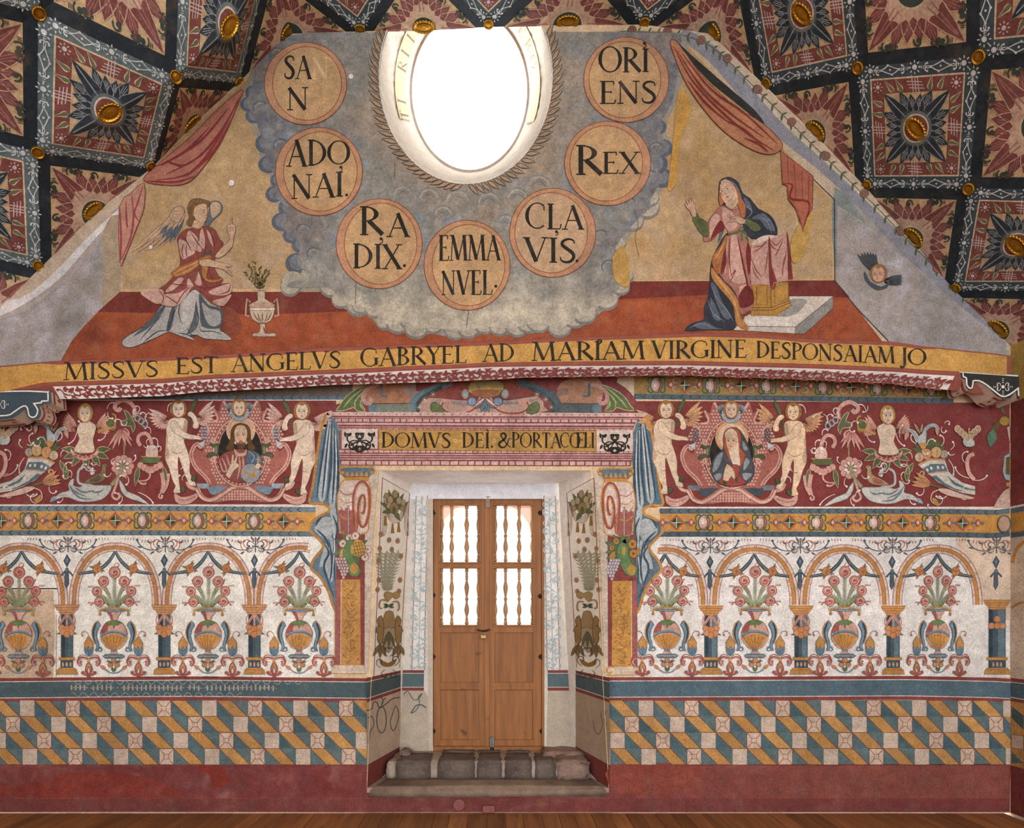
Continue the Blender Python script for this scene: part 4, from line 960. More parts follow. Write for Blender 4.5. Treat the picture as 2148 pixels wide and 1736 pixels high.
# jewel bands
def jewel(name, label, x0, x1, f, h, ovals, dias, yel, dk, hole=None):
    p = part(name, label, B0+.00025); fb = lambda k: (lambda x: f(x)+k)
    strip(p, x0, x1, fb(-11), fb(0), '6c7d86' if not dk else '56656c', 30); strip(p, x0, x1, fb(0), fb(h), yel, 30); strip(p, x0, x1, fb(h), fb(h+11), '64747b' if not dk else '4d5c63', 30)
    p.add([z for k in (-12, ) for z in [[(x, f(x)-13), (x+8, f(x+8)-13), (x+8, f(x+8)-11), (x, f(x)-11)] for x in range(int(x0), int(x1)-7, 8)]], 'd6cbc2')
    q = []
    for k in (-5.5, h+5.5):
        x = x0+8
        while x < x1-12: q += rib(ell(x, f(x)+k, 7, 4.6, 8, 0, 100, 260), 1.5); q += rib(ell(x-8, f(x)+k, 1.6, 1.8, 8), .9, True); x += 19.5
    p.add(q, '333f45')
    q = rib([(x0, f(x0)-.4), (x1, f(x1)-.4)], 1)
    ga, gb = [], []; oc = []
    for x in ovals:
        y = f(x)+h/2; p.hold = True
        j = p.sub('jewel'); j.l = p.l+.0003; j.el(x, y, 13.5, h*.46, '4b5a64'); j.el(x, y, 10.5, h*.37, 'd0c3bb' if dk else '8b8a8c'); j.el(x+.6, y+.5, 9.6, h*.34, '8e4a3c'); j.el(x-1.4, y, 7.2, h*.30, 'c2a394'); j.el(x-2.4, y-2, 3.6, h*.17, 'd2c0b4')
        for sx in (-1, 1):
            for sy in (-1, 1): ga.append((x+sx*15, y+sy*2, 90*sy-sx*sy*35, 27, -sx*sy*-230))
        p.hold = False
    for x in dias:
        y = f(x)+h/2; j = p.sub('jewel'); j.l = p.l+.0003; d = h*.46; j.poly([(x-17, y), (x, y-d), (x+17, y), (x, y+d)], '9a513a')
        e = .7; c4 = ((x-17*e, y), (x, y-d*e), (x+17*e, y), (x, y+d*e))
        for i in range(4): j.add([[(x, y), c4[i], c4[(i+1) % 4]]], ('28352c', '5e6b45', '303a2c', '77794c')[i]); j.l -= STEP*.5
        j.l += STEP; j.add(rib([(x-11, y), (x+11, y)], 1.2)+rib([(x, y-d*.66), (x, y+d*.66)], 1.2), 'c3c6b4')
        for sx in (-1, 1):
            for sy in (-1, 1): gb.append((x+sx*10, y+sy*12, 90*sy-sx*sy*60-(0 if sy > 0 else 0), 26, sx*sy*-200))
        for sx in (-1, 1): oc.append((x+sx*30, y))
    p.curls(ga, '6b7148' if not dk else '55683f', 3.6, 1.3); p.curls(ga, '3f4a30', 1, 1); p.curls(gb, 'c79c84', 3.4, 1.2); p.curls(gb, '8f4a3a', .9, 1)
    p.add([ell(x+s_*9.5, y, 3, 3, 10) for x, y in oc for s_ in (-1, 1)], '5b6b75'); p.add([[(x-6.5, y), (x, y-8.5), (x+6.5, y), (x, y+8.5)] for x, y in oc], '9d4f3c'); p.add([[(x-3.6, y), (x, y-5), (x+3.6, y), (x, y+5)] for x, y in oc], 'cfa392')
    return p
fL = interp([(-58, 1072), (300, 1071.5), (650, 1074)]); fR = interp([(1380, 1077), (1750, 1077), (2000, 1078), (2090, 1080), (2118, 1076)])
jewel('painted_jewel_band', 'ochre band of painted ovals and diamonds left of the door', -58, 662, fL, 40, [-58+0, 60.5, 180, 300, 416, 534], [3, 122, 242, 358, 475.5, 595], 'bf8c45', 0)
jewel('painted_jewel_band', 'ochre band of painted ovals and diamonds right of the door', 1384, 2118, fR, 37.5, [1477, 1596, 1714, 1834, 1952], [1419, 1538, 1656, 1775, 1893, 2019], 'b9843a', 1).el(2118-14, 1099, 14, 19, '4b5a5c').el(2103, 1099, 12, 16, 'a98a72')
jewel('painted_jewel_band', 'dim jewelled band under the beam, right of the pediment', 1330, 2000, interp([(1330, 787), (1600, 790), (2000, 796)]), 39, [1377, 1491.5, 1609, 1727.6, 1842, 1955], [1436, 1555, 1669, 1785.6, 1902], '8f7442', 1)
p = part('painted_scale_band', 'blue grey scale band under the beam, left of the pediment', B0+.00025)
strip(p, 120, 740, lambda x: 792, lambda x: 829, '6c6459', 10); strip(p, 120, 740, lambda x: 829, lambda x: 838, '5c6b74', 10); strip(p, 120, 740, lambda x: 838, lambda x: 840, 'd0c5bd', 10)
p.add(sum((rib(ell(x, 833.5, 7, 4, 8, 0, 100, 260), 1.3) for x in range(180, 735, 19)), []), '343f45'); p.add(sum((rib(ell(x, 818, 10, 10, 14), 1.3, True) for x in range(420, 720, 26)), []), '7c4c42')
# arcade: arches, columns, garlands, vases
def arch(cx, rx, y0, yb, x0=-99, x1=9999, gold='ae7c45', lab=''):
    p = part('painted_arch', lab, B1)
    def ring(r0, r1, col):
        q = []; n = 40
        for i in range(n):
            t0, t1 = math.pi+math.pi*i/n, math.pi+math.pi*(i+1)/n
            def g(r, t):
                c, s_ = math.cos(t), math.sin(t); e = 1/2.25; return (cx+(rx-r)*(abs(c)**(2*e))*(1 if c > 0 else -1), yb+(yb-y0-r*.93)*-(abs(s_)**(2*e)))
            z = [g(r0, t0), g(r0, t1), g(r1, t1), g(r1, t0)]
            if min(a for a, b_ in z) < x0 or max(a for a, b_ in z) > x1: continue
            q.append(z)
        p.add(q, col)
    ring(0, 20, 'bd9a8e'); ring(1.2, 6.4, 'cbb8ac'); ring(6.4, 13.8, gold); ring(13.8, 14.8, '8e4740'); ring(14.8, 19, 'cbb7ac'); ring(6, 7.2, '8e4740'); ring(-.4, .8, '8e4740'); ring(19, 20, '8e4740')
    jt = []
    for i in range(1, 12):
        t = math.pi+math.pi*i/12
        for r0, r1, dt in ((1, 6, 0), (15, 19, .09)):
            for d in (0, .03):
                def g(r, t):
                    c, s_ = math.cos(t), math.sin(t); e = 1/2.25; return (cx+(rx-r)*(abs(c)**(2*e))*(1 if c > 0 else -1), yb-(yb-y0-r*.93)*(abs(s_)**(2*e)))
                a, b_ = g(r0, t+d+dt), g(r1, t+d+dt)
                if x0 < a[0] < x1: jt += rib([a, b_], 1)
    p.add(jt, '8a4640')
    return p
def garland(cx, y, hw, lab, lx=-99, rx=9999, col='42525c'):
    p = part('painted_garland', lab, B1+.00067)
    for sg in (-1, 1):
        pts = [(cx, y), (cx+sg*14, y+22), (cx+sg*38, y+40), (cx+sg*hw, y+47)]
        pts = [q for q in cr(pts, False, 6) if lx < q[0] < rx]
        if len(pts) > 2: p.st(pts, lambda t: 2+6*math.sin(math.pi*min(1, max(0, .15+.7*t))), col, 0); p.st([(a+.6, b_-.4) for a, b_ in pts], 1.2, '7d8b92', 0)
        fx = cx+sg*38
        if lx < fx < rx:
            p.leaves([(fx, y+36, a, 19, 6) for a in (-70, 20, 110, 195)], '6c7344'); p.curls([(fx, y+36, a, 18, 160) for a in (-110, -20, 70)], '9d5042', 1.5)
            p.el(fx, y+36, 8.4, 9, 'b1774a', '84472f', 1); p.st([(fx-5, y+33), (fx, y+37), (fx+5, y+33)], 1, '7d452d'); p.st([(fx, y+29), (fx+1, y+43)], 1, '7d452d')
    return p
def column(x, lab, y0=1268, w=13, cap=27, dark='3f515a', wide=0):
    p = part('painted_column', lab, B1+.00042)
    p.rect(x-w, y0+18, x+w, 1378, dark); p.rect(x-w+2, y0+18, x-w+9, 1378, '2c3a43'); p.rect(x+2, y0+18, x+w-2, 1378, '5c707a' if x > 1300 else '4a5d67')
    c = p.sub('capital'); yy = y0
    for i, (hw, h) in enumerate(((cap, 6), (cap-3, 5), (cap-8, 5), (cap-11, 4))):
        c.poly([(x-hw-wide, yy), (x+hw+wide, yy), (x+hw-2+wide, yy+h), (x-hw+2-wide, yy+h)], 'b98a5c' if x < 1300 else 'b98545', 0, '87493a', 1); yy += h
    r = p.sub('ribbon'); pk = 'bd8e80'
    if not wide:
        for s_ in (-1, 1):
            r.st([(x+s_*1, y0+20), (x+s_*9, y0+32), (x+s_*16, y0+42)], 5, pk); r.st([(x+s_*16, y0+42), (x+s_*17, y0+30), (x+s_*13, y0+21)], 3, pk); r.st([(x+s_*2, y0+20), (x+s_*10, y0+34), (x+s_*15, y0+42)], 1, '8a4740'); r.leaves([(x+s_*9, y0+58, 90-s_*75, 14, 5)], '5f6b45')
        r.st([(x, y0+20), (x, y0+46)], 4, pk)
    f = p.sub('fruit_bunch')
    for dx, dy in (((-11, 48), (11, 48), (-9, 57), (9, 58), (0, 62), (0, 50)) if not wide else ((0, 40), (-12, 54), (0, 54), (12, 54))): f.el(x+dx, y0+dy, 6.6, 6.6, 'b9835c' if dx else 'b87a45', '8a4a36', .9)
    b_ = p.sub('base'); 
    for ya, yb, hw, cc in ((1378, 1384, w+4, 'b0803f'), (1384, 1401, w, '3a4b52'), (1400, 1404, w+4, 'b0803f'), (1404, 1414, w+8, 'a97d44')): b_.poly([(x-hw, ya), (x+hw, ya), (x+hw+(2 if ya > 1399 else 0), yb), (x-hw-(2 if ya > 1399 else 0), yb)], cc, 0, '7f4a34', .8)
    b_.add([ell(x+i*8-8, 1393, 2.3, 5, 10) for i in range(3)], 'b09080')
    return p
def lozenge(x, y, lab):
    p = part('painted_pendant', lab, B1+.00042)
    p.poly([(x-7, y+14), (x, y), (x+7, y+12), (x, y+28)], '3f4f5b', 0, '2a363f', 1); p.poly([(x-4, y+13), (x, y+6), (x+4, y+12), (x, y+20)], '66757d', 0, '2a363f', .8)
    for s_ in (-1, 1): p.st([(x, y+33), (x+s_*7, y+39), (x+s_*12, y+45)], 4, '465560')
    p.poly([(x-4, y+36), (x+3, y+36), (x+4, y+62), (x-1, y+72), (x-5, y+64)], '4b5a64', 0, '2e3942', 1); p.el(x, y+32, 4, 4, '5b6a73')
def spandrel(x, y, lab, red='a55e4c'):
    p = part('painted_scrollwork', lab, B1); g = '4c5a62'
    p.st([(x, y), (x, y+32)], 2.4, g); p.rect(x-7, y+18, x+7, y+21, g)
    p.curls([(x+s_*2, y+16, 90-s_*150, 28, s_*230) for s_ in (-1, 1)]+[(x+s_*3, y+22, 90-s_*70, 66, -s_*95) for s_ in (-1, 1)]+[(x+s_*6, y+26, 90-s_*30, 20, -s_*200) for s_ in (-1, 1)], g, 2.4, 1.9)
    p.curls([(x+s_*3, y+19, 90-s_*60, 44, -s_*250) for s_ in (-1, 1)]+[(x+s_*3, y+14, -90+s_*30, 22, -s_*240) for s_ in (-1, 1)]+[(x+s_*10, y+28, 90-s_*80, 40, -s_*190) for s_ in (-1, 1)], red, 1.8, 1.7)
    p.leaves([(x+s_*a, y+b_, 90-s_*c, 12, 4) for s_ in (-1, 1) for a, b_, c in ((4, 8, 150), (22, 30, 60), (48, 22, 100), (30, 14, 130))], g)
    p.add([ell(x+s_*(24+i*6), y+8+(i % 2), .9, 4, 6, -s_*20) for s_ in (-1, 1) for i in range(5)]+[ell(x+s_*(66+i*6), y+4, .9, 3.4, 6, -s_*15) for s_ in (-1, 1) for i in range(4)], red)
def vase(cx, cy, lab, sc=1.0, wide=1.0, dull=0):
    p = part('painted_vase', lab, B2); p.T(cx, cy, sc*wide, sc); rose = 'a97c70' if not dull else '9f6356'
    # local: y=0 at arcade foot (1410), x centred
    s_ = p.sub('stem'); RS = ((1, -212, 12), (-22, -193, 11), (21, -193, 11), (-36, -172, 10), (36, -173, 10), (-31, -150, 10), (32, -151, 10))
    q = []; lv = []
    for x, y, r_ in RS:
        pts = cr([(x*.12, -136), (x*.55, -150+(y+150)*.35), (x, y+8)], False, 6); q += rib(pts, 1)
        for i in range(len(pts)-2):
            (a, b_), (c, d) = pts[i], pts[i+1]; an = math.degrees(math.atan2(d-b_, c-a))
            for k in (0, .5): lv += [(a+(c-a)*k, b_+(d-b_)*k, an+45, 6.5, 1.7), (a+(c-a)*k, b_+(d-b_)*k, an-45, 6.5, 1.7)]
    for x in (-1, 1):
        pts = [(x*(6+i*4.2), -138+i*i*.12) for i in range(7)]; q += rib(pts, 1); lv += [(a, b_, 90-x*90+d, 7, 1.8) for a, b_ in pts for d in (-50, 40)]
    s_.add(q, '838a69'); s_.leaves(lv, '868d6c')
    for x, y, r_ in RS:
        f = p.sub('rose'); f.el(x, y, r_, r_*1.02, rose, '8d473f', 1.1, n=18); f.el(x+r_*.2, y+r_*.3, r_*.66, r_*.62, 'a25c51', n=14)
        f.st([(x+r_*(.16+.075*i)*math.cos(i*.8), y+r_*(.16+.075*i)*math.sin(i*.8)) for i in range(11)], 1.3, 'd3b3a6' if not dull else 'c09a8c', 0); f.el(x, y, r_*.2, r_*.22, '853a34', n=8)
    p.curls([(0, -224, -80, 22, 250), (-14, -168, -140, 34, 40), (14, -168, -40, 36, -35), (-20, -150, -170, 30, -60), (20, -150, -10, 30, 60)], '9d5044', 1.4, 1.9)
    p.add([ell(x*(44+i*3.2), y, .8, 2.4, 6) for x, y in ((-1, -182), (1, -184), (-1, -148), (1, -150)) for i in range(4)], '9d5044')
    b_ = p.sub('body', None)
    b_.poly([(-15, -131), (-8, -120), (-5.5, -112), (6, -112), (9, -120), (16, -131)], 'c09a88', 2, '84403a', 1); b_.poly([(-15, -131), (-8, -120), (-5.5, -112), (-1, -112), (-3, -122), (-7, -131)], '96504a', 2)
    b_.poly([(-26, -92), (-28, -80), (-25, -68), (-15, -54), (0, -50), (15, -54), (25, -68), (28, -80), (26, -92), (16, -107), (0, -111), (-16, -107)], 'bd9484', 3, '84403a', 1.2)
    b_.poly([(-27, -84), (-25, -95), (-16, -107), (-6, -109), (-12, -97), (-14, -86)], '92504a', 3); b_.poly([(-15, -54), (0, -50), (15, -54), (25, -66), (27, -78), (0, -84), (-27, -76), (-25, -66)], 'b58f72', 3)
    b_.add([[(a*22*(1 if abs(a) > .1 else 1), -77-6*(1-a*a)), (a*22+4.4, -76-6*(1-a*a)), (a*11+2.6, -58), (a*6, -52), (a*11-2.4, -58), (a*22-4.4, -76-6*(1-a*a))] for a in (-.95, -.57, -.19, .19, .57, .95)], 'b4823f')
    b_.add(sum((rib(cr([(a*22-4.6, -76-5*(1-a*a)), (a*11-2.6, -58), (a*5, -51)], False, 3), 1) for a in (-.95, -.57, -.19, .19, .57, .95)), []), '874a34')
    b_.st([(-28, -78), (-14, -86), (0, -88), (14, -86), (28, -78)], 4.4, '6d8390'); b_.st([(-28, -76), (-14, -83.5), (0, -85.5), (14, -83.5), (28, -76)], 1.3, '34434c')
    b_.poly([(-17, -106), (-10, -110), (0, -112), (10, -110), (18, -106), (11, -103), (7, -100), (3, -102), (0, -93), (-3, -102), (-7, -100), (-11, -103)], '63754a', 0, '3f5233', .8)
    r = p.sub('rim'); r.st([(-30, -124), (-28, -132), (-20, -135), (0, -137.5), (20, -135), (28, -132), (31, -124), (29, -121)], 3.6, 'ad7c40'); r.st([(-26, -131), (0, -134), (26, -131)], 1.2, '84472f'); r.el(0, -131.5, 25, 2.3, '71889a', '34434c', .8); r.el(-29.5, -124, 2.6, 2.6, 'ad7c40', '84472f', .8, n=10); r.el(30, -123, 2.6, 2.6, 'ad7c40', '84472f', .8, n=10)
    for sg in (-1, 1):
        h = p.sub('handle'); X = lambda L: [(sg*a, c) for a, c in L]
        h.poly(X([(34, -110), (40, -102), (44, -88), (42, -75), (38, -66), (36, -55), (39, -48), (34, -47), (31, -56), (33, -68), (36, -78), (34, -90), (30, -98), (28, -101)]), '6e8697', 2, '2f3f4b', 1); h.poly(X([(35, -109), (42, -98), (45, -85), (42, -70), (38, -60), (40, -74), (41, -88), (37, -100)]), '2f414f', 2)
        h.st(X([(34, -111), (42, -102), (46, -88), (44, -74), (39, -62)]), 1.9, 'b4843f'); h.curls([(sg*36, -54, 80 if sg < 0 else 100, 22, sg*250)], '5f7686', 2.6, 1.6)
    f = p.sub('foot'); f.rect(-6, -51, 6, -46, '647a86'); f.poly([(-5, -46), (5, -46), (11, -39), (-11, -39)], 'b98d7e', 0, '84403a', .8); f.poly([(-18, -40), (18, -40), (23, -36), (18, -32), (-18, -32), (-23, -36)], '5f747e', 0, '36454e', 1); f.st([(-20, -36), (20, -36)], 1.4, '8d9fa8', 0)
    g = p.sub('fruit_ornament')
    for x, y in ((0, -27), (-7, -18), (7, -18)): g.el(x, y, 5.4, 5.2, 'b07a5c', '87463a', .9, n=14)
    g.leaves([(-3, -22, 200, 14, 5), (3, -22, -20, 14, 5), (-4, -14, 75, 12, 5), (4, -14, 105, 12, 5)], '55663f'); g.curls([(-8, -27, 190, 14, 200), (8, -27, -10, 14, -200)], '8d4740', 1.4, 1.6)
    g.st([(-19, -10), (-10, -3), (0, -1), (10, -3), (19, -10)], 2.6, '6f8490'); g.leaves([(-17, -8, -140, 16, 8), (17, -8, -40, 16, 8)], 'b0785a')
    for sg in (-1, 1):
        a = p.sub('acanthus'); x = sg*52; X = lambda L: [(x+sg*u, v) for u, v in L]
        a.st(X([(0, -34), (0, -20), (-6, -2)]), 4, 'b98c52'); a.st(X([(1, -30), (3, -16), (8, -2)]), 3.4, 'b98c52')
        a.curls([(x, -24, 90+s2*38, 44, s2*-190) for s2 in (-1, 1)]+[(x+s2*2, -30, -90+s2*55, 36, s2*200) for s2 in (-1, 1)], '96524a', 4.4, 1.4); a.curls([(x+s2*1, -32, -90+s2*40, 38, s2*230) for s2 in (-1, 1)]+[(x, -16, 90+s2*25, 24, s2*-80) for s2 in (-1, 1)], '8d4740', 1.8, 1.8); a.curls([(x+s2*3, -29, -90+s2*65, 30, s2*190) for s2 in (-1, 1)], 'c49a8c', 1.8, 1)
        a.leaves([(x, -36, -90, 26, 11), (x, -36, -115, 22, 8), (x, -36, -65, 22, 8)], '5e7d90', '3d5361', .8); a.poly(X([(-8, -56), (-9, -64), (-4, -72), (0, -78), (4, -72), (9, -64), (8, -56), (4, -50), (0, -58), (-4, -50)]), 'b3854a', 2, '84472f', 1); a.curls([(x, -78, -100 if sg < 0 else -80, 28, -sg*-220)], '96524a', 1.5, 2)
    return p
ON = ['first', 'second', 'third', 'fourth', 'fifth']
for i, (cx, x1) in enumerate(((46, 9999), (242, 9999), (437, 9999), (629, 652))): arch(cx, 97, 1138, 1268, -57, x1, 'ae7c48', '%s painted arch from the left edge, gold between pink voussoirs' % ON[i]); garland(cx, 1156, 78, 'blue garland hung in the %s painted arch from the left edge' % ON[i], -56, 655)
for i, (cx, x0, x1) in enumerate(((1395, 1378, 9999), (1582, 0, 9999), (1771, 0, 9999), (1966, 0, 9999))): arch(cx, 94 if i else 90, 1142, 1268, x0, x1, 'b3803f', '%s painted arch right of the door, gold between pale voussoirs' % ON[i]); garland(cx, 1162, 74, 'dark garland hung in the %s painted arch right of the door' % ON[i], 1372, 2117, '3c4a50')
for i, x in enumerate((141, 345, 534)): column(x, '%s painted blue column from the left edge' % ON[i]); lozenge(x, 1162, 'blue lozenge pendant over the %s painted column from the left' % ON[i]); spandrel(x+2, 1126, 'blue and red scrolls over the %s painted column from the left' % ON[i])
for i, x in enumerate((1491, 1680, 1873, 2091)): column(x, '%s painted blue column right of the door' % ON[i], 1270 if i < 3 else 1258, 14 if i < 3 else 18, 26 if i < 3 else 26, '3f525b', 0 if i < 3 else 2); lozenge(x-2, 1165, 'dark lozenge pendant over the %s painted column right of the door' % ON[i]); spandrel(x-1, 1128, 'fine red scrolls over the %s painted column right of the door' % ON[i], 'a4655a')
for i, (x, w_) in enumerate(((40, 1), (240, 1), (437, 1), (628, 1))): vase(x, 1412, '%s painted vase of roses from the left edge' % ON[i], 1, w_, i == 0)
for i, x in enumerate((1399, 1583, 1771, 1966)): vase(x, 1411, '%s painted vase of roses right of the door' % ON[i], 1, 1 if i < 3 else .86)
# ---------------- the mural: figures of the annunciation ----------------
FL, FD, LN_ = 'c6a88a', 'a07f63', '5b3a2c'
def face(p, x, y, rx, ry, hair='8a5f34', turn=0, long=0, skin='c9ae94', cap=1):
    h = p.sub('head'); ln = '6b4632'
    if cap: h.el(x-turn*rx*.15, y-ry*.12, rx*1.32, ry*(1.2+long), hair, '6a4526', rx*.05, n=24)
    if cap: h.curls([(x+math.cos(a)*rx*1.15, y+math.sin(a)*ry*1.05, math.degrees(a)+60, rx*.7, 160) for a in (2.7, 3.2, 3.7, 4.2, 4.8, 5.3, 5.8, 6.3, .4)], 'a5783f', rx*.09, 1)
    h.poly([(x-rx*.86, y-ry*.5), (x-rx*.5, y-ry*.92), (x, y-ry*.72 if cap else y-ry), (x+rx*.5, y-ry*.92), (x+rx*.86, y-ry*.5), (x+rx*.9, y+ry*.1), (x+rx*.66, y+ry*.66), (x, y+ry), (x-rx*.66, y+ry*.66), (x-rx*.9, y+ry*.1)], skin, 3, '94705a', rx*.05)
    for s_ in (-1, 1):
        ex = x+rx*(s_*.40+turn*.22); h.el(ex, y-ry*.05, rx*.20, ry*.085, 'd9cbb9', ln, rx*.045, n=12); h.el(ex+turn*rx*.04, y-ry*.05, rx*.09, ry*.075, '453024', n=10)
        h.st([(ex-rx*.26, y-ry*.2), (ex, y-ry*.29), (ex+rx*.26, y-ry*.2)], rx*.06, '7d5a40'); h.el(x+rx*(s_*.5+turn*.15), y+ry*.36, rx*.18, ry*.13, 'cf9f86', n=12)
    nx = x+turn*rx*.3; h.st([(nx-rx*.12-turn*.1*rx, y-ry*.14), (nx-rx*.10, y+ry*.2), (nx+rx*.02, y+ry*.32), (nx+rx*.14, y+ry*.27)], rx*.055, '8f6a52'); h.poly([(nx-rx*.26, y+ry*.55), (nx, y+ry*.50), (nx+rx*.26, y+ry*.55), (nx, y+ry*.66)], 'a8604f', 3); h.st([(nx-rx*.2, y+ry*.78), (nx+rx*.2, y+ry*.78)], rx*.04, 'a9846a', 0)
    return h
def fan(p, x, y, a0, a1, n, L0, L1, wd, col, oc, ow=1, name='wing'):
    w_ = p.sub(name) if name else p; n += 2; wd *= 1.35
    for row, k in ((1.0, 1), (.7, .95), (.44, .9)):
        w_.leaves([(x, y, a0+(a1-a0)*i/(n-1), (L0+(L1-L0)*i/(n-1))*row, wd*k) for i in range(n)], col, oc, ow)
    return w_
p = part('painted_angel', 'painted kneeling angel in red tunic and grey skirt, one hand raised', B2+.00084); p.T(230, 390, 1/2.8825)
w_ = p.sub('wing')
w_.leaves([(455, 150, a, l_, 44) for a, l_ in ((128, 310), (133, 345), (138, 390), (142, 420), (121, 250), (113, 220))], 'b59478', '6a4c40', 2.6)
w_.leaves([(450, 150, a, l_, 38) for a, l_ in ((108, 190), (114, 215), (121, 235), (128, 225), (135, 215))], '59616c', '343a42', 2.4); w_.leaves([(448, 135, a, l_, 42) for a, l_ in ((105, 120), (116, 150), (127, 175), (138, 200))], 'b2937a', '6a4c40', 2.4)
w_.poly([(440, 128), (410, 126), (380, 150), (365, 190), (385, 215), (420, 220), (445, 180), (455, 150)], 'ae8f75', 3, '4a4a50', 3); w_.add(sum((rib(ell(385+i*18+8*(j % 2), 150+j*18, 9, 7, 8, 0, 20, 160), 1.8) for i in range(3) for j in range(3)), []), '7d5c48')
w2 = p.sub('wing'); w2.poly([(608, 110), (630, 94), (660, 96), (682, 120), (678, 160), (650, 190), (622, 215), (600, 245), (575, 235), (600, 180)], '5d646b', 3, '43474f', 3); w2.poly([(614, 112), (634, 100), (658, 104), (674, 126), (668, 158), (644, 184), (625, 194), (612, 160)], 'b2977b', 3)
w2.add(sum((rib(ell(628+15*(i % 3), 122+14*(i//3)+5*(i % 2), 7, 5, 8, 0, 20, 160), 1.6) for i in range(9)), []), '7b5a47')
s_ = p.sub('skirt'); s_.poly([(540, 625), (440, 660), (330, 710), (260, 800), (190, 860), (110, 910), (78, 940), (90, 972), (140, 976), (200, 955), (290, 915), (360, 885), (420, 905), (525, 938), (490, 905), (530, 905), (580, 925), (650, 930), (740, 932), (700, 890), (670, 870), (682, 800), (675, 740), (620, 690)], 'a39f9b', 3, '2b3036', 3)
s_.poly([(330, 720), (350, 712), (300, 800), (230, 865), (170, 900), (150, 905), (230, 830)], '4d555c', 3); s_.poly([(545, 650), (600, 720), (680, 745), (682, 840), (650, 865), (560, 850), (548, 750)], '4b535a', 3); s_.poly([(560, 705), (600, 740), (665, 760), (672, 830), (620, 850), (580, 800)], '9b9a98', 3)
s_.poly([(380, 730), (400, 735), (375, 860), (345, 870)], '4b5158', 3); s_.poly([(525, 690), (535, 780), (520, 870), (470, 900), (480, 870), (510, 790)], '545b61', 3); s_.poly([(450, 690), (500, 650), (520, 700), (505, 800), (460, 870), (430, 870)], 'b3aeaa', 3)
folds(s_, [[(440, 680), (420, 760), (440, 840)], [(410, 730), (380, 800), (350, 880)], [(320, 780), (250, 860), (180, 940)], [(210, 850), (160, 880), (130, 890)], [(380, 880), (300, 880), (240, 920), (200, 955)], [(545, 850), (560, 880), (620, 880), (690, 900)], [(470, 860), (500, 905), (540, 900)], [(520, 720), (540, 800), (520, 880)], [(410, 890), (470, 900), (520, 930)]], '2f343a', 4)
t = p.sub('tunic'); t.poly([(470, 262), (540, 255), (590, 245), (640, 270), (670, 330), (690, 350), (640, 440), (630, 480), (660, 545), (690, 570), (665, 600), (730, 590), (735, 660), (690, 730), (620, 715), (560, 660), (510, 625), (450, 690), (400, 735), (310, 720), (240, 690), (190, 645), (300, 625), (370, 570), (420, 500), (430, 440), (412, 330), (430, 290)], '7f4038', 2, '5a2622', 2.6)
for q in ([(480, 275), (530, 310), (560, 380), (540, 400), (470, 350)], [(560, 255), (580, 330), (570, 390), (545, 330)], [(420, 330), (470, 345), (520, 400), (480, 430), (440, 440)], [(190, 645), (300, 625), (330, 650), (300, 715), (240, 690)], [(330, 660), (420, 650), (500, 605), (450, 690), (400, 730), (310, 715)], [(600, 640), (730, 592), (733, 650), (660, 665)], [(620, 700), (690, 680), (740, 660), (690, 728)], [(480, 560), (510, 610), (470, 610)], [(590, 270), (615, 300), (630, 370), (605, 330)], [(540, 520), (560, 600), (520, 590)], [(420, 560), (450, 570), (390, 630), (340, 640)]): t.poly(q, 'bd978a', 3)
folds(t, [[(490, 280), (530, 340), (575, 395)], [(440, 300), (470, 340), (500, 400)], [(450, 350), (440, 400), (450, 440)], [(470, 350), (465, 400), (475, 440)], [(330, 660), (380, 690), (420, 720)], [(500, 605), (450, 650), (400, 730)], [(510, 615), (580, 660), (650, 720)], [(500, 610), (600, 620), (690, 600)], [(300, 630), (330, 680), (310, 720)], [(360, 590), (420, 600), (490, 605)], [(540, 500), (560, 560), (600, 620)], [(600, 480), (620, 560), (660, 600)], [(660, 660), (720, 640), (733, 600)], [(600, 260), (630, 330), (640, 400)]], '662c28', 4)
t.poly([(585, 400), (620, 398), (620, 412), (570, 416)], '44525c', 2)
sh = p.sub('sash'); sh.poly([(385, 520), (420, 495), (490, 465), (550, 440), (600, 420), (620, 440), (560, 470), (500, 520), (440, 548), (395, 552), (378, 540)], '9a6334', 3, '6c3f22', 2); sh.poly([(565, 480), (600, 490), (590, 560), (640, 570), (690, 560), (650, 585), (590, 580), (562, 540)], 'a66f3f', 3, '6c3f22', 2); folds(sh, [[(390, 535), (450, 500), (520, 470), (600, 430)], [(400, 545), (470, 520), (540, 475)]], 'c09468', 4)
a = p.sub('arm'); a.poly([(640, 430), (660, 440), (700, 420), (745, 370), (752, 320), (765, 270), (760, 240), (745, 235), (742, 195), (735, 196), (737, 235), (722, 235), (713, 245), (718, 290), (730, 310), (715, 350), (680, 375), (660, 400)], 'b8977a', 2, '5f4030', 2.4); a.st([(722, 262), (740, 255), (756, 262)], 2, '6b4935'); a.st([(722, 280), (742, 272), (758, 280)], 2, '6b4935')
a2 = p.sub('arm'); a2.poly([(545, 455), (600, 445), (650, 460), (700, 470), (735, 485), (730, 495), (705, 488), (738, 530), (742, 550), (715, 525), (690, 510), (660, 500), (610, 492), (560, 488)], 'b8977a', 2, '5f4030', 2.4); a2.st([(700, 500), (730, 530)], 1.8, '6b4935', 0); a2.st([(690, 505), (715, 535)], 1.8, '6b4935', 0)
h = p.sub('head'); h.poly([(508, 215), (500, 245), (540, 265), (570, 240), (575, 215)], 'b8977a', 2); h.poly([(478, 120), (500, 88), (545, 80), (590, 92), (608, 100), (598, 130), (545, 150), (520, 190), (505, 240), (480, 245), (468, 225), (485, 190), (475, 160)], '6e5233', 3, '4b3520', 2)
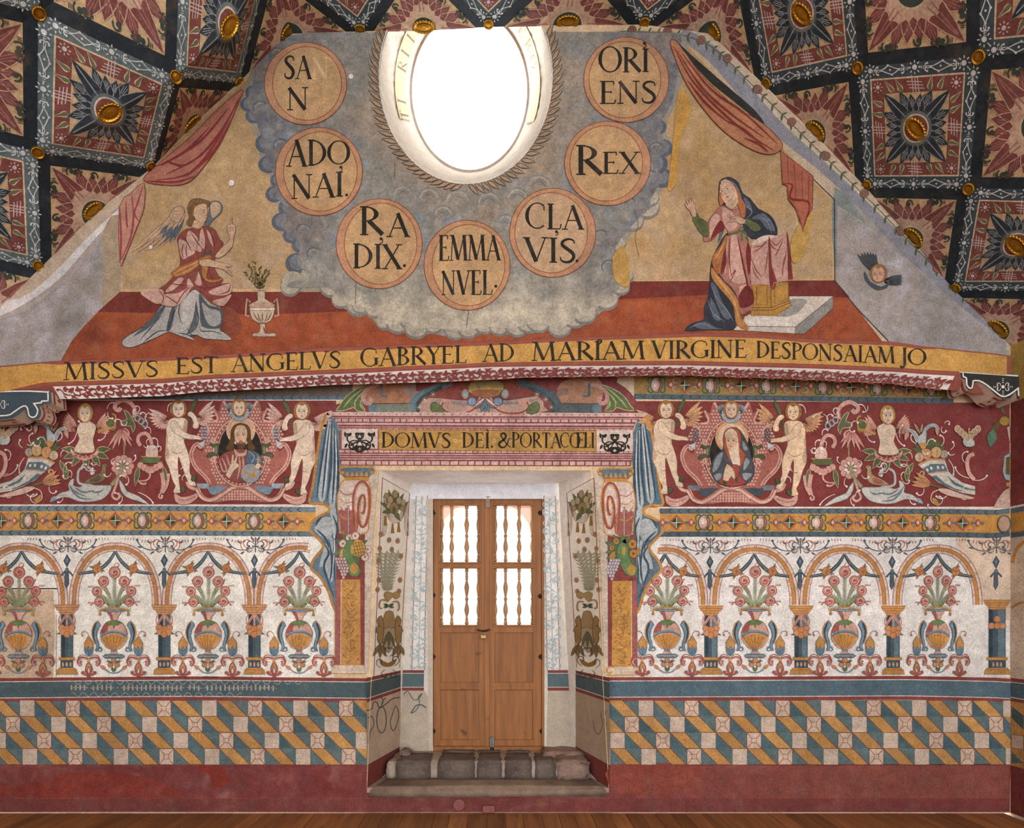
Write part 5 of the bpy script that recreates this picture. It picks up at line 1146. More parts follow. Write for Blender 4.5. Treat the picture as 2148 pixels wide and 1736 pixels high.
h.poly([(520, 130), (560, 112), (588, 118), (594, 150), (596, 172), (588, 180), (592, 200), (586, 212), (566, 230), (535, 215), (515, 190), (512, 165)], 'bb9b7c', 2, '6b4935', 2); h.el(570, 163, 7, 4, 'd0c0a8', '4b3520', 1.6); h.el(572, 163, 3, 3.6, '3a2a1e', n=8); h.st([(556, 152), (570, 148), (584, 154)], 2.4, '5b4026'); h.st([(594, 158), (604, 180), (590, 184)], 2, '7a563f'); h.st([(578, 202), (592, 200)], 3, '8d4f40', 0); h.curls([(490+i*12, 95+abs(i-3)*9, 100+i*20, 34, 120) for i in range(7)], '8a6a42', 3.4, 1); h.st([(512, 165), (508, 178), (514, 188)], 3, 'a98768')
p = part('painted_lily_vase', 'painted pale stone urn with olive sprigs beside the angel', B2); p.T(230, 390, 1/2.8825); c = 'b3a08c'
p.poly([(895, 640), (940, 640), (940, 680), (975, 705), (995, 735), (995, 770), (975, 815), (940, 835), (955, 880), (998, 890), (998, 910), (870, 910), (872, 890), (905, 885), (910, 835), (868, 810), (850, 770), (850, 735), (870, 705), (897, 690)], c, 2, '5e4638', 3)
p.rect(850, 738, 998, 752, 'cbbba6'); p.st([(850, 738), (998, 738)], 2.5, '5e4638', 0); p.st([(850, 754), (998, 754)], 2.5, '5e4638', 0); p.rect(890, 826, 955, 834, '6e5040'); p.poly([(930, 850), (960, 885), (990, 892), (940, 892)], '80493a', 2); p.poly([(870, 705), (975, 705), (995, 735), (850, 735)], 'a58a78', 2)
folds(p, [[(870, 765), (890, 800), (910, 822)], [(895, 765), (905, 800), (918, 822)], [(925, 765), (925, 800), (926, 822)], [(955, 765), (948, 800), (938, 822)], [(980, 765), (965, 800), (945, 820)]], '6e5444', 5)
for s_ in (0, 1): p.st([(852 if not s_ else 992, 705), (832 if not s_ else 1012, 682), (826 if not s_ else 1020, 730), (824 if not s_ else 1022, 785), (846 if not s_ else 998, 788)], 9, 'b7a48e', 0); p.st([(852 if not s_ else 992, 705), (832 if not s_ else 1012, 682), (826 if not s_ else 1020, 730), (824 if not s_ else 1022, 785), (846 if not s_ else 998, 788)], 2, '5e4638', 0)
sp = p.sub('sprig'); lv = []
for x, y in ((830, 530), (850, 490), (880, 470), (905, 500), (935, 520), (960, 520), (890, 540)):
    pts = cr([(910, 630), ((910+x)/2, (630+y)/2+14), (x, y)], False, 6); sp.add(rib(pts, 2), '4d4526')
    lv += [(a, b_, random.uniform(-160, -20), 26, 9) for a, b_ in pts[2:]]
sp.leaves(lv, '574d29'); p.rect(870, 626, 955, 634, 'a89078')
p = part('painted_virgin', 'painted kneeling woman in pink gown and dark blue hooded mantle', B2+.00042); p.T(1380, 340, 1/4.5675)
m = p.sub('mantle'); m.poly([(640, 152), (700, 150), (770, 200), (810, 300), (880, 350), (960, 450), (1060, 500), (1120, 580), (1140, 700), (1000, 720), (900, 740), (760, 640), (640, 700), (580, 800), (530, 900), (500, 1010), (495, 1150), (480, 1300), (440, 1400), (440, 1510), (340, 1540), (250, 1620), (480, 1610), (720, 1610), (740, 1540), (760, 1400), (800, 700), (830, 400), (700, 420), (590, 420), (580, 300), (590, 190)], '2f323c', 2, '1f2127', 4)
for q in ([(900, 540), (1000, 490), (1080, 560), (1120, 660), (1040, 640), (980, 560)], [(510, 1160), (560, 1200), (620, 1350), (700, 1480), (640, 1500), (560, 1350)], [(600, 640), (640, 600), (620, 700), (570, 780)], [(340, 1560), (450, 1530), (560, 1590), (640, 1600), (420, 1600)], [(820, 340), (870, 380), (900, 460), (850, 440)], [(500, 1300), (560, 1400), (600, 1520), (520, 1480)]): m.poly(q, '565b69', 3)
folds(m, [[(500, 1160), (560, 1300), (660, 1420), (730, 1540)], [(480, 1320), (520, 1440), (640, 1530)], [(300, 1590), (420, 1550), (540, 1600)], [(960, 530), (1040, 560), (1090, 690)], [(1000, 500), (1080, 580), (1120, 690)], [(840, 420), (900, 480), (850, 540)], [(640, 160), (740, 220), (800, 340)]], '7e8390', 5)
g = p.sub('gown'); g.poly([(630, 420), (720, 470), (790, 440), (820, 560), (780, 650), (860, 760), (890, 900), (870, 1100), (900, 1200), (915, 1380), (860, 1440), (790, 1460), (760, 1300), (700, 1200), (590, 1080), (620, 900), (660, 750), (670, 680), (610, 600), (550, 730), (470, 765), (430, 740), (480, 570), (540, 490), (580, 440)], '9e6a5e', 2, '5e2422', 4)
for q in ([(620, 440), (700, 480), (760, 560), (740, 640), (670, 660), (620, 560)], [(700, 700), (760, 720), (820, 1000), (840, 1150), (740, 1160), (680, 1100), (690, 900)], [(640, 760), (670, 720), (660, 900), (640, 1080)], [(780, 1200), (850, 1180), (860, 1260), (790, 1300)], [(800, 1330), (900, 1290), (890, 1340), (800, 1380)], [(500, 560), (560, 500), (590, 540), (560, 640), (500, 740)]): g.poly(q, 'bb9384', 3)
for q in ([(600, 560), (640, 640), (560, 700), (500, 750), (540, 640)], [(620, 900), (650, 780), (640, 1000), (600, 1080)], [(860, 770), (890, 900), (870, 1100), (840, 900)], [(760, 720), (860, 1150), (850, 1180), (800, 960)], [(770, 1290), (850, 1180), (910, 1250), (910, 1360), (790, 1400)]): g.poly(q, '6a2523', 3)
folds(g, [[(690, 720), (680, 900), (700, 1100)], [(760, 720), (800, 900), (850, 1150)], [(640, 780), (650, 950), (620, 1080)], [(690, 1100), (740, 1040), (680, 1170)], [(790, 1380), (850, 1300), (910, 1290)], [(690, 480), (680, 540)], [(770, 480), (790, 560)]], '6a2826', 7)
hm = p.sub('mantle_lining', 'ochre lining of the mantle'); hm.poly([(510, 1010), (560, 1070), (640, 1160), (720, 1250), (770, 1340), (790, 1480), (860, 1580), (850, 1615), (790, 1590), (740, 1530), (720, 1380), (640, 1270), (560, 1180), (510, 1100)], 'a9743f', 2, '6a3f22', 3); hm.poly([(520, 910), (600, 800), (650, 700), (660, 760), (620, 900), (590, 1080), (530, 1020)], '9c6236', 2, '6a3f22', 3); folds(hm, [[(530, 1060), (620, 1180), (720, 1320), (770, 1500)], [(540, 940), (600, 840), (640, 760)], [(560, 980), (590, 900)]], 'c99a6a', 7)
sl = p.sub('sleeve', 'green ribbed sleeve'); sl.poly([(370, 490), (400, 540), (470, 580), (485, 680), (470, 725), (410, 690), (350, 600), (330, 540)], '57603c', 2, '3a4228', 3); sl.poly([(840, 545), (900, 570), (960, 600), (980, 650), (920, 670), (860, 620), (830, 590)], '57603c', 2, '3a4228', 3)
folds(sl, [[(350+i*14, 560+i*22), (390+i*14, 570+i*18), (420+i*12, 545+i*22)] for i in range(6)]+[[(860+i*26, 570+i*14), (858+i*26, 600+i*14), (850+i*26, 620+i*13)] for i in range(4)], '3f4729', 5)
for lay in ([(330, 530), (300, 470), (270, 440), (250, 400), (258, 395), (285, 425), (265, 365), (276, 362), (300, 410), (295, 350), (306, 345), (320, 405), (318, 338), (328, 340), (340, 410), (345, 395), (355, 400), (352, 440), (368, 490), (362, 530)], [(680, 570), (740, 548), (690, 545), (690, 535), (760, 520), (800, 540), (840, 560), (830, 595), (780, 600), (740, 570), (690, 585)]):
    h = p.sub('hand'); h.poly(lay, 'b6957c', 1, '4f382c', 4)
gr = p.sub('girdle', 'green knotted girdle'); gr.st([(670, 700), (760, 675), (790, 650)], 22, '565f3a'); gr.st([(800, 660), (800, 720), (796, 760)], 18, '565f3a'); gr.st([(810, 660), (840, 700), (862, 760)], 16, '565f3a'); gr.el(795, 645, 24, 20, '616b43', '353d24', 3)
vl = p.sub('veil', 'orange and white veil'); vl.poly([(600, 190), (680, 180), (760, 270), (800, 360), (835, 420), (835, 520), (800, 540), (770, 440), (740, 400), (640, 380), (600, 430), (580, 370)], 'a2603c', 2, '5e3220', 3); vl.poly([(600, 190), (670, 182), (730, 250), (760, 340), (755, 410), (640, 400), (600, 300)], 'c2a68c', 2)
h = p.sub('head'); h.poly([(655, 370), (650, 430), (700, 465), (745, 440), (740, 380)], 'b89a82', 2); h.poly([(592, 220), (640, 190), (700, 220), (722, 290), (715, 345), (680, 380), (645, 368), (610, 320), (592, 270)], 'bc9d84', 3, '6b4a38', 3)
for ex, ey in ((605, 288), (656, 266)): h.el(ex, ey, 17, 12, 'd3c4ac', '5b3f30', 3, n=14); h.el(ex+3, ey-2, 7, 8, '4a3a22', n=10); h.st([(ex-20, ey-20), (ex, ey-28), (ex+22, ey-20)], 3, '7d5a44')
h.st([(628, 280), (634, 312), (648, 318), (656, 310)], 3.4, '7b563f'); h.poly([(640, 342), (655, 334), (676, 338), (658, 350)], '9d5a4c', 2); h.st([(650, 430), (700, 462), (745, 436)], 6, '7d4a3c')
p = part('painted_lectern', 'painted ochre lectern draped with a pink cloth on a white step', B2); p.T(1380, 340, 1/4.5675)
p.poly([(1250, 1285), (1675, 1285), (1675, 1400), (1405, 1645), (1310, 1645), (720, 1610), (850, 1470)], 'bdb0a4', 0, '3a3a38', 4); p.poly([(1675, 1290), (1675, 1400), (1405, 1645), (1310, 1645), (1315, 1580)], '807c78', 0, '2f3130', 4); p.poly([(1270, 1320), (1420, 1320), (1400, 1380), (1290, 1470), (1110, 1490), (1200, 1440)], '8c8780', 3); p.st([(820, 1575), (1310, 1580)], 5, '55524e', 0); p.poly([(830, 1480), (900, 1490), (1280, 1480), (1420, 1440), (1330, 1570), (830, 1570)], 'cbc0b5', 0)
ba = p.sub('base'); ba.poly([(890, 1175), (1250, 1150), (1255, 1330), (1280, 1370), (1140, 1470), (890, 1470)], 'a77a35', 0, '3f2f18', 4)
for q in ([(945, 1195), (1040, 1180), (1045, 1370), (942, 1365)], [(1115, 1200), (1245, 1160), (1250, 1305), (1120, 1360)]): ba.st(q, 5, '35301f', 0, True)
for q in ([(905, 1395), (1090, 1395), (1270, 1320)], [(900, 1420), (1095, 1420), (1275, 1345)], [(1075, 1230), (1085, 1400)]): ba.st(q, 5, '35301f', 0)
ct = p.sub('cloth'); ct.poly([(890, 790), (960, 730), (1040, 705), (1150, 715), (1240, 690), (1265, 900), (1290, 1120), (1280, 1135), (1130, 1150), (1085, 1240), (1060, 1180), (890, 1175), (880, 980)], 'b58c80', 0, '6a2a28', 4); ct.poly([(890, 790), (960, 730), (1050, 700), (1150, 715), (1050, 745), (950, 790)], 'c9b2a6', 2)
for q in ([(1055, 745), (1075, 745), (1090, 1000), (1140, 1150), (1085, 1235), (1062, 1100)], [(1230, 700), (1245, 700), (1290, 1115), (1245, 1125), (1240, 900)]): ct.poly(q, '742f2c', 2)
folds(ct, [[(900, 860), (960, 840), (1040, 770)], [(890, 920), (940, 1040), (1000, 1110)], [(905, 820), (1000, 800), (1040, 750)], [(1060, 760), (1100, 820), (1150, 850)], [(1080, 750), (1130, 800), (1190, 730)], [(1240, 820), (1200, 980), (1190, 1100)], [(900, 1000), (930, 1080), (980, 1140)], [(1050, 840), (1040, 960), (1020, 1060)], [(1200, 730), (1150, 850), (1120, 900)], [(1225, 900), (1200, 1000)]], '7d3833', 7)
ct.st([(890, 1175), (1060, 1165), (1085, 1240), (1110, 1160), (1290, 1130)], 7, 'b98a62', 0)
p = part('painted_cherub_head', 'small winged cherub head on the grey right side wall', B2); p.T(1600, 400, 1/3.774)
fan(p, 880, 640, 225, 275, 5, 190, 140, 34, '4c5054', '2c2f33', 3); fan(p, 960, 720, -20, 10, 5, 150, 140, 30, '50545b', '2c2f33', 3); p.poly([(805, 640), (850, 720), (940, 760), (1000, 720), (980, 770), (900, 790), (830, 740), (800, 690)], '4a4e54', 3); face(p, 910, 665, 52, 62, '8f5f34', -.5, 0, 'c0977c')
# rose vine along the right ceiling edge
p = part('painted_rose_vine', 'rose vine painted along the plaster edge under the right slope', B1+.00252)
pts = [(1300, 66), (1360, 68), (1420, 72), (1480, 92), (1525, 126), (1580, 182), (1640, 240), (1700, 300), (1765, 364), (1835, 432), (1900, 500), (1965, 566), (2040, 640)]
p.st(pts, 1.2, '5c5b40'); q = cr(pts, False, 6); lv = []
for i in range(2, len(q)-1, 2):
    a = math.degrees(math.atan2(q[i+1][1]-q[i][1], q[i+1][0]-q[i][0])); lv += [(q[i][0], q[i][1], a+50, 16, 5), (q[i][0], q[i][1], a-60, 12, 4)]
p.leaves(lv, '4f5a3c')
for i in range(3, len(q), 7): p.el(q[i][0], q[i][1]-3, 9, 9, '7f5a4e', '5a3a34', 1, n=12); p.st(ell(q[i][0], q[i][1]-3, 4.5, 4.5, 8), 1.2, '5f3c38', 0)
# ---------------- the red frieze ----------------
RED = '75312f'
p = part('painted_frieze_ground', 'deep red ground of the painted frieze left of the pediment', B0); strip(p, -58, 705, lambda x: 840, lambda x: 1059, RED, 8); strip(p, -58, 668, lambda x: 1057.5, lambda x: 1061, 'd3c8c0', 8)
p = part('painted_frieze_ground', 'deep red ground of the painted frieze right of the pediment', B0); strip(p, 1335, 2118, lambda x: 841+max(0, (x-1500)*.006), lambda x: 1064, RED, 8); strip(p, 1380, 2118, lambda x: 1062.5, lambda x: 1066, 'd3c8c0', 8)
PKL, PKD, OC = 'bf978a', '9a5a50', '6b2f2e'
def putto(ox, oy, mir, lab, skin, wingc):
    p = part('painted_putto', lab, B2); k = 1/5.37; p.T(ox, oy, -k if mir else k, k)
    fan(p, 175, 315, 208, 290-180, 7, 250, 130, 44, wingc, '7d4a3c', 4); fan(p, 520, 290, -48, 70, 7, 250, 110, 44, wingc, '7d4a3c', 4)
    b_ = p.sub('body'); b_.poly([(255, 300), (195, 325), (160, 400), (160, 480), (175, 540), (160, 610), (145, 700), (155, 790), (190, 870), (215, 960), (235, 1020), (262, 1070), (240, 1120), (250, 1148), (315, 1146), (318, 1110), (305, 1040), (298, 960), (292, 870), (290, 770), (300, 745), (330, 830), (350, 890), (375, 960), (400, 1010), (410, 1055), (460, 1070), (495, 1062), (470, 1010), (440, 960), (420, 900), (425, 800), (405, 700), (372, 610), (360, 560), (385, 470), (400, 380), (385, 320), (330, 300)], skin, 2, '8d664f', 5)
    b_.poly([(365, 330), (395, 360), (385, 470), (355, 560), (340, 480), (350, 400)], 'a98c74', 3); b_.poly([(160, 480), (180, 540), (165, 620), (195, 700), (175, 780), (150, 740), (150, 660)], 'b3967e', 3)
    folds(b_, [[(190, 660), (250, 700), (310, 700), (370, 650)], [(292, 740), (292, 780)], [(240, 880), (270, 890), (292, 880)], [(345, 850), (385, 860)], [(270, 620), (285, 640)]], 'a17a60', 7)
    a = p.sub('arm'); a.poly([(215, 340), (280, 350), (330, 440), (430, 490), (520, 505), (555, 530), (545, 550), (500, 545), (420, 545), (330, 520), (260, 480), (215, 420)], skin, 2, '8d664f', 5); a.st([(520, 520), (560, 540)], 5, '8d664f', 0)
    l_ = p.sub('palm_leaf', 'dark green palm frond'); l_.st([(405, 410), (420, 300), (450, 200), (480, 130)], 22, '4a4f30'); l_.poly([(430, 240), (440, 160), (500, 80), (515, 110), (480, 190), (445, 250)], '545c37', 2, '343b22', 4)
    a = p.sub('arm'); a.poly([(400, 250), (440, 235), (490, 280), (525, 370), (515, 420), (475, 425), (455, 400), (465, 360), (440, 300), (405, 280)], skin, 2, '8d664f', 5); a.st([(400, 262), (425, 268)], 4, '8d664f', 0)
    face(p, 298, 212, 72, 88, '8b5f33', .2, 0, skin)
    for x, y in ((470, 985), (345, 1110)): p.el(x, y, 28, 36, '4c5034', '2c3020', 5, 30)
def medal(ox, oy, lab, wing):
    c = part('painted_cartouche', 'pink scaled cartouche with scrolls around the %s' % lab, B1+.00109); k = 1/5.37; c.T(ox, oy, k)
    for s_ in (0, 1):
        X = (lambda L: [(1984-a if s_ else a, b_) for a, b_ in L])
        c.poly(X([(992, 250), (900, 240), (830, 170), (800, 100), (770, 140), (745, 230), (700, 190), (690, 260), (735, 330), (620, 350), (530, 330), (600, 400), (640, 460), (600, 560), (560, 680), (500, 640), (430, 640), (430, 760), (520, 900), (640, 990), (640, 1070), (992, 1080)]), PKD, 2, OC, 6)
        sc = []
        for i in range(26):
            for j in range(12):
                x, y = 520+j*34+(i % 2)*17, 130+i*36; d = ((x-992)/310)**2+((y-690)/395)**2
                if d > 1 and ((x-992)/500)**2+((y-640)/500)**2 < 1 and (y > 330 or x > 760) and not (y > 560 and x < 640-0.2*(y-560)+ (y-700)*.5): sc.append(ell(1984-x if s_ else x, y, 15, 16, 9))
        c.add(sc, PKL); c.add(sum((rib(q, 4, True) for q in sc), []), '8c4a44')
        c.st(X([(570, 620), (500, 600), (450, 660), (440, 740), (490, 860), (600, 970), (650, 1050)]), 44, PKL); c.st(X([(570, 620), (500, 600), (450, 660), (440, 740), (490, 860), (600, 970), (650, 1050)]), 12, 'a3564a'); c.curls([(1984-520 if s_ else 520, 590, 180-0 if s_ else 0, 120, -290 if s_ else 290)], PKL, 24, 1)
        c.st(X([(800, 110), (850, 190), (900, 235)]), 26, PKL); c.st(X([(690, 200), (735, 320), (640, 350)]), 20, PKL); c.st(X([(540, 350), (620, 400), (635, 480)]), 22, PKL)
        for i in range(4): c.st(ell(1984-590 if s_ else 590, 440+i*36, 34, 26, 10, 0, 170, 370), 13, '7d93a0' if not wing else '4a545c', 0)
        c.poly(X([(480, 600), (590, 560), (585, 640), (500, 590)]), 'b5b5ba', 0, '3d4a58', 4)
        c.poly(X([(500, 1040), (640, 1040), (640, 1100), (500, 1100)]), '8f9aa3' if not wing else '6c7076', 0, '42505c', 4); c.poly(X([(640, 1080), (860, 1075), (700, 1170), (640, 1130)]), '6c8595' if not wing else '3f4a52', 2)
        c.poly(X([(250, 1150), (330, 1190), (420, 1180), (500, 1150), (520, 1190), (440, 1260), (340, 1285), (260, 1240)]), PKL, 3, OC, 5); c.st(X([(290, 1215), (380, 1230), (480, 1190)]), 9, 'a3564a'); c.st(X([(390, 1020), (420, 1080), (500, 1110)]), 34, PKL)
    c.poly([(620, 1250), (760, 1200), (900, 1110), (992, 1095), (1084, 1110), (1224, 1200), (1364, 1250), (1200, 1252), (992, 1215), (780, 1252)], PKD, 2); sc = [ell(x, y, 13, 14, 9) for x in range(740, 1260, 32) for y in range(1130, 1250, 30) if y > 1110+((x-992)/260)**2*100]; c.add(sc, PKL)
    w_ = [(505, 1090), (560, 1190), (660, 1225), (780, 1165), (890, 1090), (992, 1070), (1094, 1090), (1204, 1165), (1324, 1225), (1424, 1190), (1479, 1090)]
    c.st(w_, 62, OC); c.st(w_, 50, 'c3a293'); c.st([(a, b_-18) for a, b_ in w_], 14, 'a3543f')
    f = part('painted_portrait_frame', 'oval striped frame round the %s' % lab, c.l+.0003); f.T(ox, oy, k); f.el(992, 690, 312, 398, PKL, OC, 6, n=60); f.el(992, 690, 292, 378, '95503f', n=60); f.el(992, 690, 256, 345, PKL, OC, 5, n=60)
    f.add([ell(992+275*math.cos(t), 690+362*math.sin(t), 15, 11, 4, math.degrees(t)+45) for t in [i*math.pi/20 for i in range(40)]], 'c2a193')
    for s_ in (0, 1):
        x = 735 if not s_ else 1249; d = -1 if not s_ else 1
        f.poly([(x-d*20, 600), (x+d*70, 590), (x+d*95, 610), (x+d*30, 640), (x+d*30, 690), (x+d*110, 700), (x+d*115, 750), (x+d*60, 740), (x-d*20, 720)], '4e5136', 2, '2c3020', 5); f.add([[(x+d*2, y), (x+d*26, y), (x+d*26, y+6), (x+d*2, y+6)] for y in range(630, 700, 16)], 'a8ab95')
        f.curls([(x+d*20, 740, 180 if not s_ else 0, 130, -300*d*-1), (x+d*20, 590, 180 if not s_ else 0, 130, 300*d*-1)], PKL, 22, 1)
    f.el(992, 690, 244, 335, '272320', n=60)
    global FTOP; FTOP = f.l
    h = part('painted_cherub_head', 'winged cherub head at the top of the cartouche around the %s' % lab, f.l+.0008); h.T(ox, oy, k)
    fan(h, 900, 240, 235, 270, 4, 110, 110, 40, '9ba3ab', '44505c', 4); fan(h, 1070, 240, -90, -55, 4, 110, 110, 40, '9ba3ab', '44505c', 4)
    for i in range(11): t = math.radians(15+i*15); h.el(985+95*math.cos(t), 230+92*math.sin(t), 24, 22, '9aa2aa', '4a5560', 4, n=10)
    face(h, 985, 200, 68, 86, '8f6434', 0, 0, 'cdb39b')
def christ(ox, oy):
    p = part('painted_christ_portrait', 'portrait of a bearded long haired man with halo, blessing and holding an orb', FTOP+.0003); k = 1/5.37; p.T(ox, oy, k)
    p.el(1000, 450, 160, 160, 'c09a7c', 'd6bca4', 5, n=36)
    r = p.sub('robe'); r.poly([(740, 770), (820, 700), (930, 660), (1050, 660), (1150, 700), (1235, 760), (1235, 830), (1200, 930), (1120, 1015), (990, 1034), (880, 1010), (790, 930), (745, 830)], '84453f', 2, '5a2626', 5); folds(r, [[(790, 760), (830, 850), (860, 980)], [(980, 740), (990, 850), (960, 1000)], [(1020, 740), (1030, 850), (1000, 980)], [(760, 780), (800, 900), (860, 900)], [(840, 720), (860, 800), (890, 880)]], 'b98c82', 14)
    m = p.sub('mantle'); m.poly([(1075, 690), (1110, 665), (1190, 700), (1238, 760), (1230, 850), (1150, 880), (1060, 840)], '4f6173', 2, '2c3844', 5); folds(m, [[(1085, 680), (1150, 740), (1110, 830)], [(1180, 720), (1210, 800)]], '95a4b0', 8)
    h = p.sub('hair'); h.poly([(892, 450), (925, 390), (1000, 366), (1075, 390), (1108, 450), (1112, 540), (1150, 620), (1165, 660), (1110, 672), (1075, 640), (1070, 560), (930, 560), (925, 640), (890, 670), (835, 665), (850, 610), (885, 540)], '5b3f24', 2, '3a2817', 5)
    face(p, 1000, 500, 78, 112, '5b3f24', 0, 0, 'c4a78e', 0); b_ = p.sub('beard'); b_.poly([(948, 580), (966, 592), (985, 572), (1002, 578), (1020, 572), (1038, 592), (1054, 580), (1048, 620), (1018, 660), (1002, 645), (986, 662), (958, 622)], '583b24', 2); b_.el(1002, 590, 26, 9, 'a55d50', n=12)
    n_ = p.sub('neck'); n_.poly([(925, 650), (960, 690), (1000, 705), (1045, 690), (1065, 650), (1060, 720), (1000, 740), (940, 725)], 'b8998a', 2)
    hd = p.sub('hand'); hd.poly([(830, 950), (870, 860), (890, 820), (905, 720), (920, 718), (925, 800), (950, 735), (965, 740), (950, 810), (985, 830), (975, 860), (930, 890), (890, 960), (870, 990)], 'cbb29c', 1, '7d5844', 5)
    o_ = p.sub('orb'); o_.el(1110, 930, 110, 108, '8e9299', '4a4e58', 5, n=30); o_.st([(1015, 880), (1080, 940), (1180, 975)], 24, 'b0803a'); o_.st([(1140, 950), (1165, 880), (1160, 845)], 20, 'b0803a'); o_.st([(1190, 830), (1200, 740)], 12, 'b58a5a', 0); o_.st([(1170, 770), (1225, 775)], 10, 'b58a5a', 0); o_.poly([(1160, 850), (1200, 815), (1230, 850), (1190, 880)], 'c9ae98', 2)
def mary(ox, oy):
    p = part('painted_madonna_portrait', 'portrait of a praying woman with halo, dark mantle and orange veil', FTOP+.0003); k = 1/5.37; p.T(ox, oy, k); dx = -55
    X = lambda L: [(a+dx, b_-22) for a, b_ in L]
    p.el(1050+dx, 500, 186, 186, 'c49a76', 'b5683f', 8, n=40); p.el(1050+dx, 500, 150, 150, 'd0b196', n=36)
    m = p.sub('mantle'); m.poly(X([(960, 500), (1000, 430), (1100, 415), (1180, 500), (1250, 660), (1262, 720), (1300, 860), (1295, 950), (1220, 1050), (1060, 1078), (900, 1050), (830, 960), (810, 850), (870, 720), (950, 650)]), '43484f', 2, '23262b', 5)
    for q in ([(860, 780), (900, 720), (950, 700), (900, 860), (830, 920)], [(1170, 560), (1230, 660), (1180, 660)], [(1200, 760), (1250, 800), (1180, 900)], [(850, 950), (920, 930), (930, 980), (880, 1010)], [(1170, 930), (1280, 940), (1200, 1010)]): m.poly(X(q), '83878c', 3)
    v = p.sub('veil'); v.poly(X([(950, 520), (985, 440), (1060, 415), (1130, 450), (1160, 560), (1140, 640), (1200, 720), (1150, 860), (1130, 800), (1100, 620), (1020, 640), (1040, 800), (1010, 760), (960, 640)]), '95492f', 2, '5e2a1e', 5); v.poly(X([(970, 480), (1040, 425), (1100, 470), (1120, 560), (1130, 700), (1140, 840), (1060, 830), (1020, 700), (1000, 620)]), 'c7b4a0', 2)
    h = face(p, 1045+dx, 545, 70, 108, '95492f', -.35, 0, 'c4a68a', 0)
    g = p.sub('gown'); g.poly(X([(1060, 830), (1140, 860), (1130, 940), (1180, 1000), (1200, 1050), (1060, 1076), (920, 1050), (900, 1010), (960, 960)]), '8a3c34', 2, '4d1f1c', 5); g.poly(X([(940, 1010), (990, 1020), (980, 1060), (950, 1055)]), '3f4a2c', 2); g.poly(X([(1080, 990), (1110, 970), (1115, 1040), (1090, 1020)]), '3f4a2c', 2)
    hd = p.sub('hand'); hd.poly(X([(950, 1000), (965, 900), (985, 840), (1000, 825), (1060, 880), (1085, 960), (1075, 1000), (1040, 960), (1010, 1015)]), 'c6ab90', 2, '7d5844', 5); folds(hd, [[(1000, 840), (1030, 900), (1040, 950)], [(985, 860), (1010, 920)], [(1020, 850), (1060, 920)]], '86614a', 5)
putto(320, 820, 0, 'naked winged boy left of the bearded portrait, holding a palm leaf', 'd3c1ae', 'd0ada0'); putto(320+1984/5.37, 824, 1, 'naked winged boy right of the bearded portrait, holding a palm leaf', 'd1bda8', 'd0ada0')
putto(1340-5/5.37+2, 822, 0, 'naked winged boy left of the praying woman, holding a palm leaf', 'cdb69d', 'c4986c'); putto(1349+1984/5.37, 826, 1, 'naked winged boy right of the praying woman, holding a palm leaf', 'd6b898', 'c4986c')
medal(320, 820, 'bearded portrait', 0); medal(1349, 824, 'praying woman', 1); christ(320, 820); mary(1349, 824)
